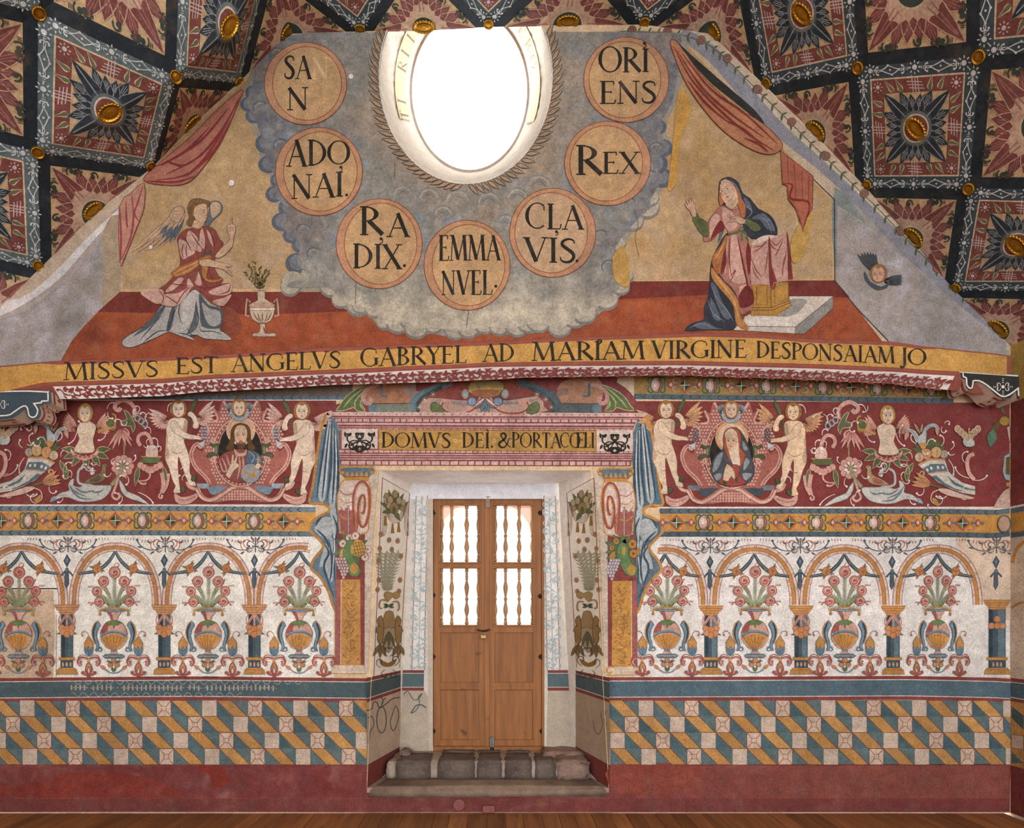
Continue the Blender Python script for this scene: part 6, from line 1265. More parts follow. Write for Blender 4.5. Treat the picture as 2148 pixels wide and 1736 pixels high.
def ornament(mir, side):
    k = 1/5.37; TT = lambda q: q.T(2041 if mir else 0, 824 if mir else 820, -k if mir else k, k); wh, pk, gr, bl = 'cdbcb2', 'bf9286', '58603f', '8d999b'
    p = TT(part('painted_half_figure', 'armless winged half figure rising from a leafy calyx, %s frieze' % side, B2))
    fan(p, 870, 430, 175, 240, 7, 150, 220, 40, 'cc9c88', '8a5040', 4); fan(p, 1090, 430, -60, 20, 7, 220, 150, 40, 'cc9c88', '8a5040', 4)
    c = p.sub('calyx'); c.leaves([(975+math.cos(math.radians(a))*110, 670+math.sin(math.radians(a))*50, a, 170, 70) for a in (-5, 25, 55, 90, 125, 155, 185)], gr, 'c3b391', 6)
    b_ = p.sub('body'); b_.poly([(920, 360), (880, 400), (875, 470), (900, 540), (860, 620), (840, 670), (900, 700), (1000, 700), (1070, 680), (1060, 600), (1055, 540), (1080, 450), (1085, 390), (1040, 355), (990, 340)], 'ccb7a0', 2, '8d664f', 5); folds(b_, [[(900, 470), (950, 490), (1000, 470)], [(960, 620), (970, 632)], [(910, 540), (900, 600)]], 'a8856c', 5)
    r = p.sub('collar'); r.poly([(805, 640), (850, 700), (960, 735), (1060, 705), (1110, 650), (1120, 690), (1080, 740), (960, 790), (850, 750), (800, 690)], pk, 2, OC, 5); r.add([ell(860+i*50, 725+10*(2.5-abs(i-2)), 17, 12, 10) for i in range(5)], '9a4c44')
    face(p, 965, 260, 66, 92, 'a5803f', -.25, 0, 'ccb49c')
    p = TT(part('painted_cornucopia', 'striped cornucopia heaped with fruit, %s frieze' % side, B1+.00126))
    fan(p, 480, 700, -150, -20, 9, 190, 230, 60, gr, '3a4028', 4, 'leafage')
    for x, y, r_, c_ in ((330, 690, 46, '9c8f86'), (418, 670, 62, 'b59468'), (528, 690, 60, 'b8875e'), (610, 725, 52, 'b39a80')): f = p.sub('fruit'); f.el(x, y, r_, r_*1.05, c_, '5c3d28', 5); f.st([(x, y-r_*.6), (x-r_*.2, y), (x, y+r_*.6)], 5, '6f4c30')
    h = p.sub('horn'); h.poly([(320, 750), (490, 745), (625, 810), (560, 870), (500, 920), (400, 1010), (260, 1080), (120, 1130), (-20, 1150), (-20, 1050), (120, 1010), (220, 940), (280, 880)], 'b9b3a8', 1, '4d3a34', 6)
    for q in ([(330, 800), (480, 800), (570, 850), (520, 905), (290, 880)], [(300, 930), (200, 1010), (60, 1075), (-20, 1085), (-20, 1100), (80, 1090), (230, 1030)], [(420, 930), (330, 1010), (200, 1080), (60, 1120), (180, 1100), (340, 1040), (480, 940)]): h.poly(q, '55676e', 1)
    h.st([(320, 752), (490, 748), (622, 812)], 22, 'b5845a', 0); h.st([(285, 885), (420, 895), (515, 915)], 14, 'b5846a', 0); h.add([ell(x, y, 13, 20, 10, 20) for x, y in ((345, 840), (400, 838), (475, 850), (520, 868))], 'c9c1b4')
    p = TT(part('painted_bird', 'small painted bird standing on a pale acanthus leaf, %s frieze' % side, B2)); p.poly([(1150, 830), (1195, 815), (1215, 845), (1195, 860), (1200, 950), (1170, 1010), (1110, 1035), (1000, 1040), (950, 1025), (1050, 960), (1120, 930), (1150, 880)], '7a6a50' if not mir else 'a58866', 2, '4a3a28', 5); p.poly([(1000, 1020), (1080, 960), (1140, 960), (1110, 1020)], '5f523c' if not mir else 'a0604c', 2); p.st([(1110, 1035), (1120, 1065)], 6, '4a3a28', 0); p.el(1185, 835, 5, 5, '2a2018', n=8)
    p = TT(part('painted_flower_scroll', 'pale acanthus, open flower and leaf scrolls, %s frieze' % side, B1+.00084))
    a = p.sub('acanthus_leaf'); a.poly([(570, 1250), (640, 1180), (700, 1140), (780, 1120), (770, 1060), (800, 1000), (840, 990), (830, 1060), (900, 1080), (960, 1050), (1080, 1060), (1200, 1060), (1260, 1070), (1230, 1150), (1150, 1220), (1000, 1250), (880, 1240), (780, 1200), (700, 1200), (620, 1230)], 'b9b6b0', 2, '5d6468', 6); a.st([(1040, 1060), (900, 1040), (880, 960), (900, 880), (980, 850), (1040, 900), (1020, 930)], 26, 'a9adab'); folds(a, [[(800, 1110), (900, 1200), (1040, 1220)], [(780, 1050), (840, 1130), (980, 1190)], [(840, 1080), (940, 1140), (1060, 1120)], [(660, 1180), (760, 1170)], [(1000, 1120), (1100, 1140), (1170, 1110)]], '66757c', 14); a.leaves([(640, 1185, 140, 100, 46)], '7d95a5')
    f = p.sub('flower'); f.st([(1380, 440), (1400, 560), (1400, 720), (1380, 830)], 16, '848467')
    for i in range(9): t = i*40*math.pi/180; f.el(1385+88*math.cos(t), 845+88*math.sin(t), 42, 40, pk, '8f4a44', 5, n=14)
    for i in range(8): t = (i*45+20)*math.pi/180; f.el(1385+58*math.cos(t), 845+58*math.sin(t), 26, 18, 'd0c2b8', OC, 5, math.degrees(t), n=14)
    f.el(1385, 845, 28, 28, gr, 'c3b391', 5); f.st([(1390, 830), (1340, 960), (1260, 1060)], 40, '8c8666'); f.st([(1340, 980), (1300, 1100), (1270, 1180), (1320, 1220), (1360, 1180), (1330, 1150)], 26, pk); f.poly([(1350, 1000), (1400, 1060), (1440, 1130), (1560, 1180), (1690, 1280), (1560, 1240), (1420, 1190), (1360, 1100)], 'b5b4ad', 2, '5d6468', 5)
    b_ = p.sub('bellflower'); b_.leaves([(1370, 420, a_, l_, 40) for a_, l_ in ((125, 260), (112, 270), (98, 210), (75, 220), (60, 250), (48, 200))], pk, '8a3f3a', 5); b_.curls([(1400, 420, 20, 110, 100)], pk, 20, 1)
    s_ = p.sub('leaf_scroll'); s_.st([(1510, 300), (1520, 210), (1480, 140), (1400, 105), (1320, 140), (1300, 190), (1340, 220), (1370, 190)], 46, pk); s_.st([(1490, 300), (1505, 220), (1465, 160), (1400, 140)], 8, '8f4a44'); s_.poly([(1400, 220), (1450, 240), (1500, 320), (1530, 400), (1500, 470), (1480, 400), (1380, 390), (1370, 340), (1440, 320)], gr, 2, 'c3b391', 6)
    for i in range(3): s_.st(ell(1555+i*42, 310+i*32, 30, 34, 12), 15, bl, 0, True)
    s_.poly([(1195, 360), (1280, 300), (1310, 420), (1260, 440)], gr, 2, 'b08a4e', 8); s_.st([(1270, 260), (1310, 290), (1300, 400)], 18, 'b08345'); s_.st([(1300, 410), (1200, 430), (1110, 470)], 26, 'b08345')
    v_ = p.sub('flask'); v_.st([(1590, 620), (1560, 560), (1580, 500), (1650, 480), (1700, 540), (1720, 640), (1720, 760)], 40, pk); v_.poly([(1660, 640), (1720, 600), (1780, 640), (1790, 720), (1760, 770), (1670, 770), (1645, 710)], 'c3a596', 2, OC, 5); v_.st([(1715, 610), (1715, 770)], 26, 'cdb5a8', 0); v_.leaves([(1715, 780, a_, 130, 46) for a_ in (170, 200, -20, 10)], 'b08345'); v_.poly([(1600, 755), (1800, 755), (1790, 810), (1600, 810)], gr, 3, '3a4028', 5)
    for i in range(6): v_.el(1590+i*44, 840+24*(2.5-abs(i-2.5)), 38, 40, pk, '8f4a44', 5, n=14)
    v_.leaves([(1570, 850, 100, 230, 60), (1850, 850, 80, 190, 50)], gr, 'c3b391', 5); v_.st([(1830, 920), (1850, 1050), (1830, 1150)], 46, pk); v_.st([(1910, 930), (1890, 1060), (1840, 1150)], 30, pk); v_.curls([(1580, 1010, 10, 200, -150), (1560, 1000, 60, 110, -90), (1830, 1150, 160, 120, -280)], pk, 22, 1)
    t_ = p.sub('tulip'); t_.leaves([(480, 1040, a_, 230, 60) for a_ in (-25, -40, 0, -10)], 'b3855e', '7a4634', 5); t_.st([(380, 1070), (450, 1045), (500, 1030)], 18, gr); t_.curls([(600, 950, -60, 130, -260)], 'b3855e', 20, 1)
    t_.poly([(0, 1180), (160, 1130), (300, 1080), (400, 1080), (380, 1120), (250, 1170), (60, 1200)], 'bfa294', 2, '7a4640', 5); t_.st([(390, 1090), (470, 1130), (480, 1220), (400, 1270)], 14, 'c3a083'); t_.leaves([(470, 1180, 130, 120, 50)], 'a8803f', '6f4a28', 4)
    u_ = p.sub('upper_leaf'); u_.st([(400, 420), (440, 370), (510, 380), (560, 440), (590, 530)], 40, bl); u_.poly([(540, 420), (600, 470), (640, 520), (620, 590), (570, 620), (540, 540)], 'a5aaa8', 2, '4d5a60', 5); u_.poly([(620, 520), (660, 440), (730, 410), (770, 440), (700, 450), (650, 560)], bl, 2, 'd0c9c0', 5); u_.leaves([(420, 380, 95, 110, 46), (740, 430, 70, 120, 54)], 'b08d7c', '8a4a3a', 4); u_.poly([(540, 560), (620, 580), (580, 640), (545, 620)], 'b07f4a', 2); u_.leaves([(610, 460, -60, 130, 18), (600, 450, -100, 100, 14), (760, 920, -120, 150, 60), (760, 1000, -95, 190, 60)], gr, 'c3b391', 5)
    l_ = p.sub('left_scroll'); l_.st([(0, 690), (60, 720), (80, 800), (60, 900), (0, 980)], 44, pk); l_.poly([(0, 540), (40, 510), (110, 505), (130, 560), (90, 610), (0, 600)], 'a9aca6', 2, '4d5a60', 5)
    for i in range(7): l_.el(-40+i*38, 410+34*(3-abs(i-3)), 34, 40, 'a58a6c', 'd0bfa8', 5, n=12)
    l_.st([(60, 400), (60, 480)], 20, 'a58a6c', 0)
    q = TT(part('painted_tendrils', 'loose white curling tendrils over the red ground, %s frieze' % side, B1+.00050))
    L = [(1210, 200, -80, 130, 120), (1650, 300, -90, 110, -150), (1540, 250, -30, 130, -190), (1890, 230, -95, 140, 110), (870, 450, 100, 180, 60), (1200, 450, 95, 150, 90), (350, 380, 60, 120, 200), (360, 600, -130, 150, 120), (520, 590, -95, 140, -150), (640, 570, -20, 140, -120), (260, 640, -150, 110, 110), (280, 750, 130, 190, -60), (690, 740, -95, 130, 150), (730, 900, -100, 150, 130), (800, 980, -60, 140, -170), (560, 1070, 100, 150, -170), (170, 1110, 95, 180, 150), (270, 1090, 75, 210, -130), (390, 1260, -150, 130, 150), (80, 800, -40, 190, -150), (40, 960, -10, 220, -70), (1100, 800, 110, 90, 150), (1040, 880, 30, 90, 180), (1260, 920, 110, 110, 140), (1440, 960, 60, 110, 100), (1300, 760, 170, 90, -150), (1380, 1180, 80, 100, 80), (1560, 1140, 20, 210, 40), (1660, 600, -110, 90, 160), (1800, 680, -40, 90, -180), (1780, 600, -80, 100, -120), (1700, 480, -75, 120, -160), (1690, 240, 150, 120, -100), (2060, 1010, -100, 120, 170), (2040, 890, -70, 90, 200), (720, 1200, 100, 90, 100), (960, 850, 70, 130, -150), (1500, 800, -30, 90, -100), (1380, 380, -95, 120, -150)]
    q.curls(L+[(x+random.uniform(-60, 60), y+random.uniform(-60, 60), a+180, l_*.8, -t_) for x, y, a, l_, t_ in L[::2]], 'd8ccc6', 10, 1.9)
ornament(0, 'left'); ornament(1, 'right')
p = part('painted_urn', 'pale painted urn with gilt panel and pineapples at the right corner', B2)
p.poly([(2083, 1064), (2118, 1064), (2118, 1022), (2104, 1030), (2092, 1046)], 'bd9f90', 0, '6f3a34', 1); p.rect(2110, 1012, 2118, 1020, 'ab7d42'); p.poly([(2106, 956), (2118, 950), (2118, 1008), (2108, 1006), (2102, 990)], '8b9da5', 1, '3d474c', 1); p.poly([(2109, 960), (2118, 957), (2118, 996), (2109, 994)], '4d5030', 0, '9c6a30', 2); p.poly([(2111, 896), (2118, 894), (2118, 928), (2116, 926)], 'bd9f90', 0, '6f3a34', 1); p.el(2118-12, 883, 11, 10, '9a7b33', '4a4420', 1.2); p.leaves([(2108, 870, -120, 24, 8), (2096, 885, 130, 30, 9)], '565b36')
p.leaves([(2083, 900, 100, 40, 22)], '56705a', '3c4a3a', 1)
# ---------------- painted doorway: curtains, pilasters, entablature, broken pediment ----------------
def curtain(mir):
    p = part('painted_curtain', 'blue painted curtain with ochre hem %s of the doorway' % ('right' if mir else 'left'), B2)
    if mir: p.T(2040, 4, -1, 1)
    p.poly([(686, 866), (673, 905), (665, 960), (656, 1020), (650, 1053), (675, 1056), (690, 1064), (688, 1074), (668, 1084), (655, 1094), (650, 1108), (658, 1120), (676, 1138), (677, 1150), (664, 1166), (656, 1178), (653, 1192), (668, 1206), (680, 1222), (690, 1242), (698, 1268), (708, 1288), (712, 1200), (712, 985), (716, 960), (712, 905), (700, 874)], '5d7280' if not mir else '526877', 2)
    for q in ([(690, 880), (676, 960), (668, 1040), (682, 1046), (690, 960), (694, 900)], [(698, 900), (698, 980), (690, 1050), (703, 1060), (706, 980), (704, 920)], [(668, 1090), (690, 1084), (700, 1100), (692, 1130), (672, 1124), (660, 1110)], [(684, 1140), (698, 1130), (700, 1200), (694, 1220), (680, 1190), (670, 1186)], [(692, 1060), (706, 1070), (706, 1120), (700, 1124)]): p.poly(q, '9fa6a9', 3)
    folds(p, [[(688, 880), (676, 960), (664, 1045)], [(692, 890), (684, 970), (676, 1046)], [(696, 890), (694, 980), (686, 1050)], [(701, 900), (702, 980), (697, 1056)], [(707, 920), (710, 1000), (706, 1080)], [(694, 1068), (672, 1086), (662, 1104)], [(698, 1080), (708, 1110), (700, 1160), (704, 1230)], [(680, 1140), (690, 1160), (680, 1190), (700, 1250)], [(690, 1130), (697, 1180), (692, 1220)], [(664, 1110), (684, 1130), (690, 1150)]], '34495a', 3.4)
    folds(p, [[(694, 884), (688, 960), (680, 1040)], [(704, 900), (706, 980), (702, 1050)], [(698, 1090), (702, 1140), (698, 1200)]], 'b9bdbd', 2)
    h = p.sub('hem', 'ochre hem'); h.st([(684, 868), (673, 905), (665, 960), (656, 1020), (650, 1054), (675, 1056), (690, 1064), (688, 1074), (668, 1084), (655, 1094), (650, 1108), (658, 1120), (676, 1138), (677, 1150), (664, 1166), (656, 1178), (653, 1192), (668, 1206), (680, 1222), (690, 1242), (698, 1268), (708, 1288)], 5.4, 'a8783a' if not mir else 'b3803a', 5)
curtain(0); curtain(1)
def pilaster(mir):
    sd_ = 'right' if mir else 'left'; p = part('painted_pilaster', 'painted pilaster with volute, fruit swag and ochre shaft %s of the doorway' % sd_, B2+.0034)
    if mir: p.T(2040, 3, -1, 1)
    au = 'b08142' if not mir else 'b5843c'; rd = '8a4a44'
    p.poly([(707, 1118), (768, 1118), (766, 1396), (704, 1396)], '7d3c38'); p.poly([(766, 985), (796, 985), (784, 1100), (772, 1410), (765, 1410), (766, 1120)], 'b9ab9c')
    s_ = p.sub('shaft'); s_.poly([(716, 1215), (756, 1215), (757, 1396), (715, 1396)], au); s_.poly([(704, 1215), (715, 1215), (714, 1396), (703, 1396)], '93564f'); s_.st([(716, 1215), (715, 1396)], 1.2, 'cdb9a8', 0)
    s_.add(sum((rib(cr([(718+random.uniform(0, 30), y+random.uniform(-4, 4)), (730+random.uniform(-6, 10), y+12), (736+random.uniform(0, 16), y+random.uniform(2, 18))], False, 4), 1.2) for y in range(1228, 1380, 7)), []), '84543a'); s_.add([ell(720+random.uniform(0, 34), y, 2.6, 2, 8) for y in range(1222, 1392, 8)], '8f6238')
    b_ = p.sub('base'); b_.poly([(698, 1394), (764, 1394), (768, 1412), (694, 1412)], 'c4b09c', 0, 'a77c50', 1.5)
    if mir: b_.curls([(712, 1396, -160, 34, -260), (752, 1396, -20, 34, 260)], 'b5843c', 4, 1)
    c = p.sub('capital'); c.poly([(714, 978), (783, 978), (784, 990), (770, 1003), (726, 1003), (714, 992)], '566b78', 0, '7d4a30', 1); c.add([[(724+i*10, 1001), (729+i*10, 988), (734+i*10, 1001)] for i in range(5)], au)
    c.st([(716, 992), (713, 986), (718, 980), (750, 979), (780, 980), (786, 986), (782, 993)], 4, au); c.el(718, 991, 4.5, 4.5, au, '7d4a30', 1, n=12); c.el(781, 991, 4.5, 4.5, au, '7d4a30', 1, n=12); c.poly([(722, 1000), (776, 1000), (772, 1008), (726, 1008)], au, 0, '7d3c38', 1.5)
    v = p.sub('volute'); v.poly([(722, 1008), (712, 1026), (708, 1052), (712, 1085), (717, 1118), (768, 1118), (774, 1090), (780, 1050), (776, 1018), (768, 1008)], 'c4b0a6', 3, au, 2.6)
    v.poly([(712, 1070), (746, 1070), (750, 1116), (718, 1118), (714, 1095)], '95564f', 3)
    for k in range(4): v.st([(713, 1028+k*17), (726, 1038+k*17), (744, 1034+k*17)], 2.2, au if k % 2 else 'a0625a')
    for k in range(3): v.add([ell(722, 1030+k*18, 3, 5, 10), ell(737, 1030+k*18, 3, 5, 10)], 'd0c0b6')
    v.st([(746, 1112), (742, 1080), (742, 1040), (752, 1014), (766, 1012), (775, 1030), (775, 1070), (768, 1100), (758, 1104), (753, 1088), (752, 1062), (757, 1042), (764, 1040), (766, 1058), (763, 1076), (759, 1074)], 5, '8e4a42'); v.st([(748, 1112), (746, 1080), (746, 1042), (754, 1018), (765, 1016), (772, 1032), (772, 1070), (766, 1096), (759, 1100), (757, 1088), (756, 1062), (759, 1046), (763, 1045), (764, 1058)], 1.8, au)
    v.rect(729, 1060, 733, 1112, '8e5048'); v.rect(730.5, 1062, 732, 1122, '9db0b8')
    f = p.sub('fruit_swag'); f.leaves([(736, 1150, a, l_, 16) for a, l_ in ((-150, 40), (-120, 36), (-60, 38), (-25, 40), (10, 36), (30, 38), (60, 40), (130, 44), (160, 40), (-95, 34))], '56684c', '3a4a34', .8)
    def fr(x, y, rx, ry, c_, o_='5c3d2c', rot=0): q = f.sub('fruit'); q.el(x, y, rx, ry, c_, o_, 1, rot, 18); return q
    if not mir:
        for x, y in ((720, 1140), (734, 1128), (746, 1124), (772, 1152), (766, 1168)): fr(x, y, 8, 8.4, 'c3ada3', '8a4a44').add([ell(x, y, 2, 2, 6)], '5c3d3a')
        g_ = fr(752, 1150, 15, 19, 'b28a45'); g_.add(sum((rib([(740+i*6, 1136), (748+i*6, 1166)], 1)+rib([(738, 1140+i*7), (766, 1136+i*7)], 1) for i in range(5)), []), '4f3a22'); fr(720, 1160, 7, 12, 'a98a50', rot=25)
    else:
        for x, y, r_, c_ in ((714, 1138, 9, 'a87b35'), (712, 1158, 8.5, 'a87b35'), (702, 1152, 4.5, 'b5843c'), (748, 1132, 6.5, '9c7a3a'), (757, 1146, 5, 'a87b35')): fr(x, y, r_, r_*1.1, c_).add([ell(x, y, r_*.35, r_*.35, 8)], '6a4a28')
        fr(756, 1164, 6, 12, '9c7a35', rot=-20)
    q = f.sub('gourd'); q.poly([(736, 1130), (744, 1150), (742, 1170), (752, 1186), (758, 1198), (750, 1208), (736, 1206), (726, 1192), (720, 1170), (724, 1145)] if not mir else [(738, 1134), (746, 1150), (744, 1172), (736, 1188), (728, 1200), (716, 1206), (706, 1200), (704, 1188), (716, 1176), (722, 1160), (724, 1142)], '5f7a4e', 3, '3f5536', 1); q.el(744 if not mir else 716, 1192, 9, 11, 'ab8440', n=14); q.el(740 if not mir else 732, 1152, 4, 10, 'a88a48', n=12)
    gp = []
    for i in range(7):
        for j in range(7-i if i > 2 else 4): gp.append((706+j*5.6+i*2.2+(i > 3)*2, 1172+i*6.5))
    q = f.sub('grapes'); 
    q.T(2040, 3, -1, 1) if False else None
    ox = 0 if not mir else 40
    q.add([ell(x+ox*(.9), y, 3.4, 3.4, 9) for x, y in gp], 'b9a5a6'); q.add(sum((rib(ell(x+ox*.9, y, 3.4, 3.4, 9), .8, True) for x, y in gp), []), '75474a' if not mir else '5d6a78')
pilaster(0); pilaster(1)
K3 = 1/2.754
def ent(p): p.T(640, 780, K3); return p
p = ent(part('painted_entablature', 'painted brick cornice and lintel over the doorway, pink with maroon courses', B2+.0026))
p.poly([(128, 232), (1978, 238), (1960, 262), (1925, 275), (1905, 300), (1895, 330), (1897, 462), (1880, 545), (205, 540), (200, 470), (198, 330), (190, 300), (165, 262)], '7b3d40')
pk_ = 'bb9c95'
def row(y0, y1, x0, x1, wd, gap, dy=4):
    q = []; x = x0
    while x < x1-4:
        w2 = min(wd*random.uniform(.82, 1.15), x1-x); t = (x-x0)/(x1-x0)*dy; q.append([(x, y0+t), (x+w2-gap, y0+t), (x+w2-gap, y1+t), (x, y1+t)]); x += w2
    b_ = p.sub('brick_course'); b_.add(q, pk_)
p.poly([(128, 232), (1978, 238), (1960, 260), (150, 254)], 'c0a199'); p.add([ell(160+i*46, 244+i*.12, 4, 4, 8) for i in range(39)], '7b3d40')
p.add(rib([(160, 266), (1940, 270)], 4)+rib([(190, 300), (1900, 306)], 11)+rib([(198, 318), (1896, 324)], 4), 'bb9c95')
row(272, 288, 175, 1925, 44, 7); row(327, 340, 200, 1896, 34, 5); row(452, 466, 200, 1896, 34, 5); row(515, 536, 210, 1882, 48, 8)
p.add(rib([(200, 476), (1890, 480)], 6)+rib([(203, 490), (1888, 493)], 5)+rib([(205, 503), (1886, 506)], 6), 'bb9c95')
p.poly([(205, 332), (1896, 337), (1893, 460), (205, 452)], '8a5048', 0)
ENT = p
for x0, x1 in ((213, 420), (1683, 1893)):
    a = ent(part('painted_arabesque_panel', 'white panel with black foliage at the %s end of the door inscription' % ('left' if x0 < 900 else 'right'), ENT.l+.0003)); a.rect(x0, 332+(x0 > 900)*6, x1, 444+(x0 > 900)*14, 'c4b2a8'); m = (x0+x1)/2; yy = 392+(x0 > 900)*8
    a.curls([(m+s_*4, yy+10, 90-s_*a_, l_, -s_*t_) for s_ in (-1, 1) for a_, l_, t_ in ((60, 120, 200), (110, 110, -210), (150, 70, 160), (85, 95, -260), (40, 100, -200))], '26231f', 10, 1.4); a.leaves([(m+s_*x, yy+y, 90-s_*an, 34, 15) for s_ in (-1, 1) for x, y, an in ((8, 0, 150), (30, 20, 60), (50, -20, 120), (70, 20, 30), (80, -14, 170), (14, 30, 40))], '26231f'); a.el(m, yy, 9, 14, '26231f')
b_ = ent(part('door_inscription', 'ochre panel over the door lettered in black', ENT.l+.0003)); b_.poly([(428, 334), (1680, 340), (1680, 462), (428, 452)], 'a8803f', 0, '5f3a26', 3)
for x in (436, 780, 868, 1025, 1092, 1185, 1245, 1425): b_.add([ell(x+9*math.cos(a), 398+9*math.sin(a), 3.2, 3.2, 6) for a in [i*.785 for i in range(8)]], 'bfa98a')
for s, x0, x1 in (('DOMVS', 440, 845), ('DEI', 905, 1068), ('.', 1066, 1092), ('&', 1112, 1200), ('PORTA', 1192, 1480), ('CO', 1472, 1590), ('E', 1562, 1620), ('LI', 1610, 1672)): text(b_, s, x0, x1, 436, 440, 86, '241f18')
b_.add([ell(1054, 338, 6, 6, 8)], '241f18'); b_.st([(1058, 338), (1058, 348), (1050, 356)], 4, '241f18')
# broken pediment with scrolls
p = ent(part('painted_pediment', 'broken scrolled pediment with shell and festoons above the cornice', B1+.00126))
p.poly([(180, 232), (215, 180), (280, 120), (360, 75), (460, 60), (1670, 20), (1800, 60), (1880, 120), (1920, 180), (1960, 236)], '75383a', 2)
p.poly([(345, 90), (600, 66), (620, 180), (480, 180), (360, 185), (330, 150)], '9c6c50', 3); p.poly([(600, 60), (640, 60), (640, 110), (720, 120), (640, 150), (560, 120)], '8f7a70'); p.poly([(1480, 60), (1690, 30), (1700, 180), (1480, 180)], '9c7258', 3)
p.poly([(760, 60), (1270, 40), (1340, 120), (1330, 150), (1050, 130), (760, 170), (700, 150)], '7d3f36', 2); p.poly([(720, 150), (900, 165), (1180, 165), (1340, 140), (1380, 200), (1340, 238), (660, 238), (660, 190)], 'a88a7c', 2)
for k in range(3): p.st([(760-k*6, 158+k*8), (900, 176+k*6), (1050, 178+k*6)], 3, '55646c'); p.st([(1120, 172+k*6), (1250, 172+k*6), (1360, 150+k*8)], 3, '55646c')
for s_ in (0, 1):
    X = lambda L: [(2080-a if s_ else a, b_) for a, b_ in L]
    n_ = p.sub('console'); n_.poly(X([(368, 185), (620, 182), (660, 200), (660, 238), (368, 234)]), '6f7468' if not s_ else '4e5658', 0, '33383a', 4); n_.poly(X([(368, 185), (420, 190), (420, 236), (368, 234)]), '5b6f78', 0)
    n_.st(X([(850, 56), (760, 90), (660, 140), (625, 180), (640, 225)]), 44, '5d7078' if not s_ else '48565c'); n_.st(X([(790, 90), (690, 140), (650, 185), (655, 230)]), 20, '3c4548'); star(n_, X([(740, 130), (690, 160), (658, 205)]), 'bfb49a', 6)
    for k in range(5): n_.st(X([(760-k*0, 78+k*9), (660, 110+k*8), (560, 96+k*7)]), 2.5, '46545c') if s_ else None
    q = p.sub('festoon_scroll'); q.st(X([(1020, 150), (1000, 190), (960, 225), (900, 240), (830, 235), (790, 205), (800, 175), (830, 175), (835, 200)]), 30, 'b5897a'); q.st(X([(1020, 150), (1000, 190), (960, 225), (900, 240), (830, 235), (790, 205), (800, 175)]), 8, '7d3c38'); q.poly(X([(725, 195), (745, 175), (790, 200), (800, 240), (740, 238)]), '5f6a42', 2, '3a4228', 4)
    q = p.sub('acanthus_leaf'); q.poly(X([(370, 75), (300, 100), (240, 140), (205, 190), (180, 225), (240, 220), (280, 205), (300, 225), (350, 228), (330, 190), (345, 160), (330, 130), (370, 100)]), '59643f', 2, 'a5a078', 5); folds(q, [X(z) for z in ([(350, 85), (270, 150), (220, 210)], [(330, 120), (290, 170), (290, 210)], [(330, 150), (320, 190), (340, 220)])], '8f9a68', 7)
    q = p.sub('scroll'); q.st(X([(470, 66), (400, 80), (350, 110), (335, 150), (350, 180), (378, 178), (382, 155), (365, 148)]), 24, 'b0857a'); q.st(X([(440, 66), (440, 140), (475, 140)]), 14, '5d707a' if not s_ else '4a5f6b', 0)
    q = p.sub('egg'); q.el(*X([(965, 172)])[0], 26, 24, '76879a', '3d4a55', 4, n=18); q = p.sub('egg'); q.el(*X([(925, 128)])[0], 18, 26, '8296a5', 'a5803f', 5, n=18)
sh = p.sub('shell'); sh.poly([(960, 60), (1040, 45), (1125, 56), (1150, 90), (1110, 140), (1040, 150), (970, 130), (940, 110)], '8f8050', 2, '5a4a28', 4); sh.st([(945, 112), (1040, 98), (1145, 100)], 10, 'b58a45'); sh.poly([(965, 110), (1040, 102), (1120, 108), (1100, 140), (1040, 148), (980, 138)], '8d5a38', 2)
sh.leaves([(1040, 150, a, 85, 36) for a in (50, 75, 90, 105, 130)], '66757c', '37444c', 4); sh.leaves([(1040, 150, a, 90, 20) for a in (40, 140)], 'c2a294', '7d3c38', 4)
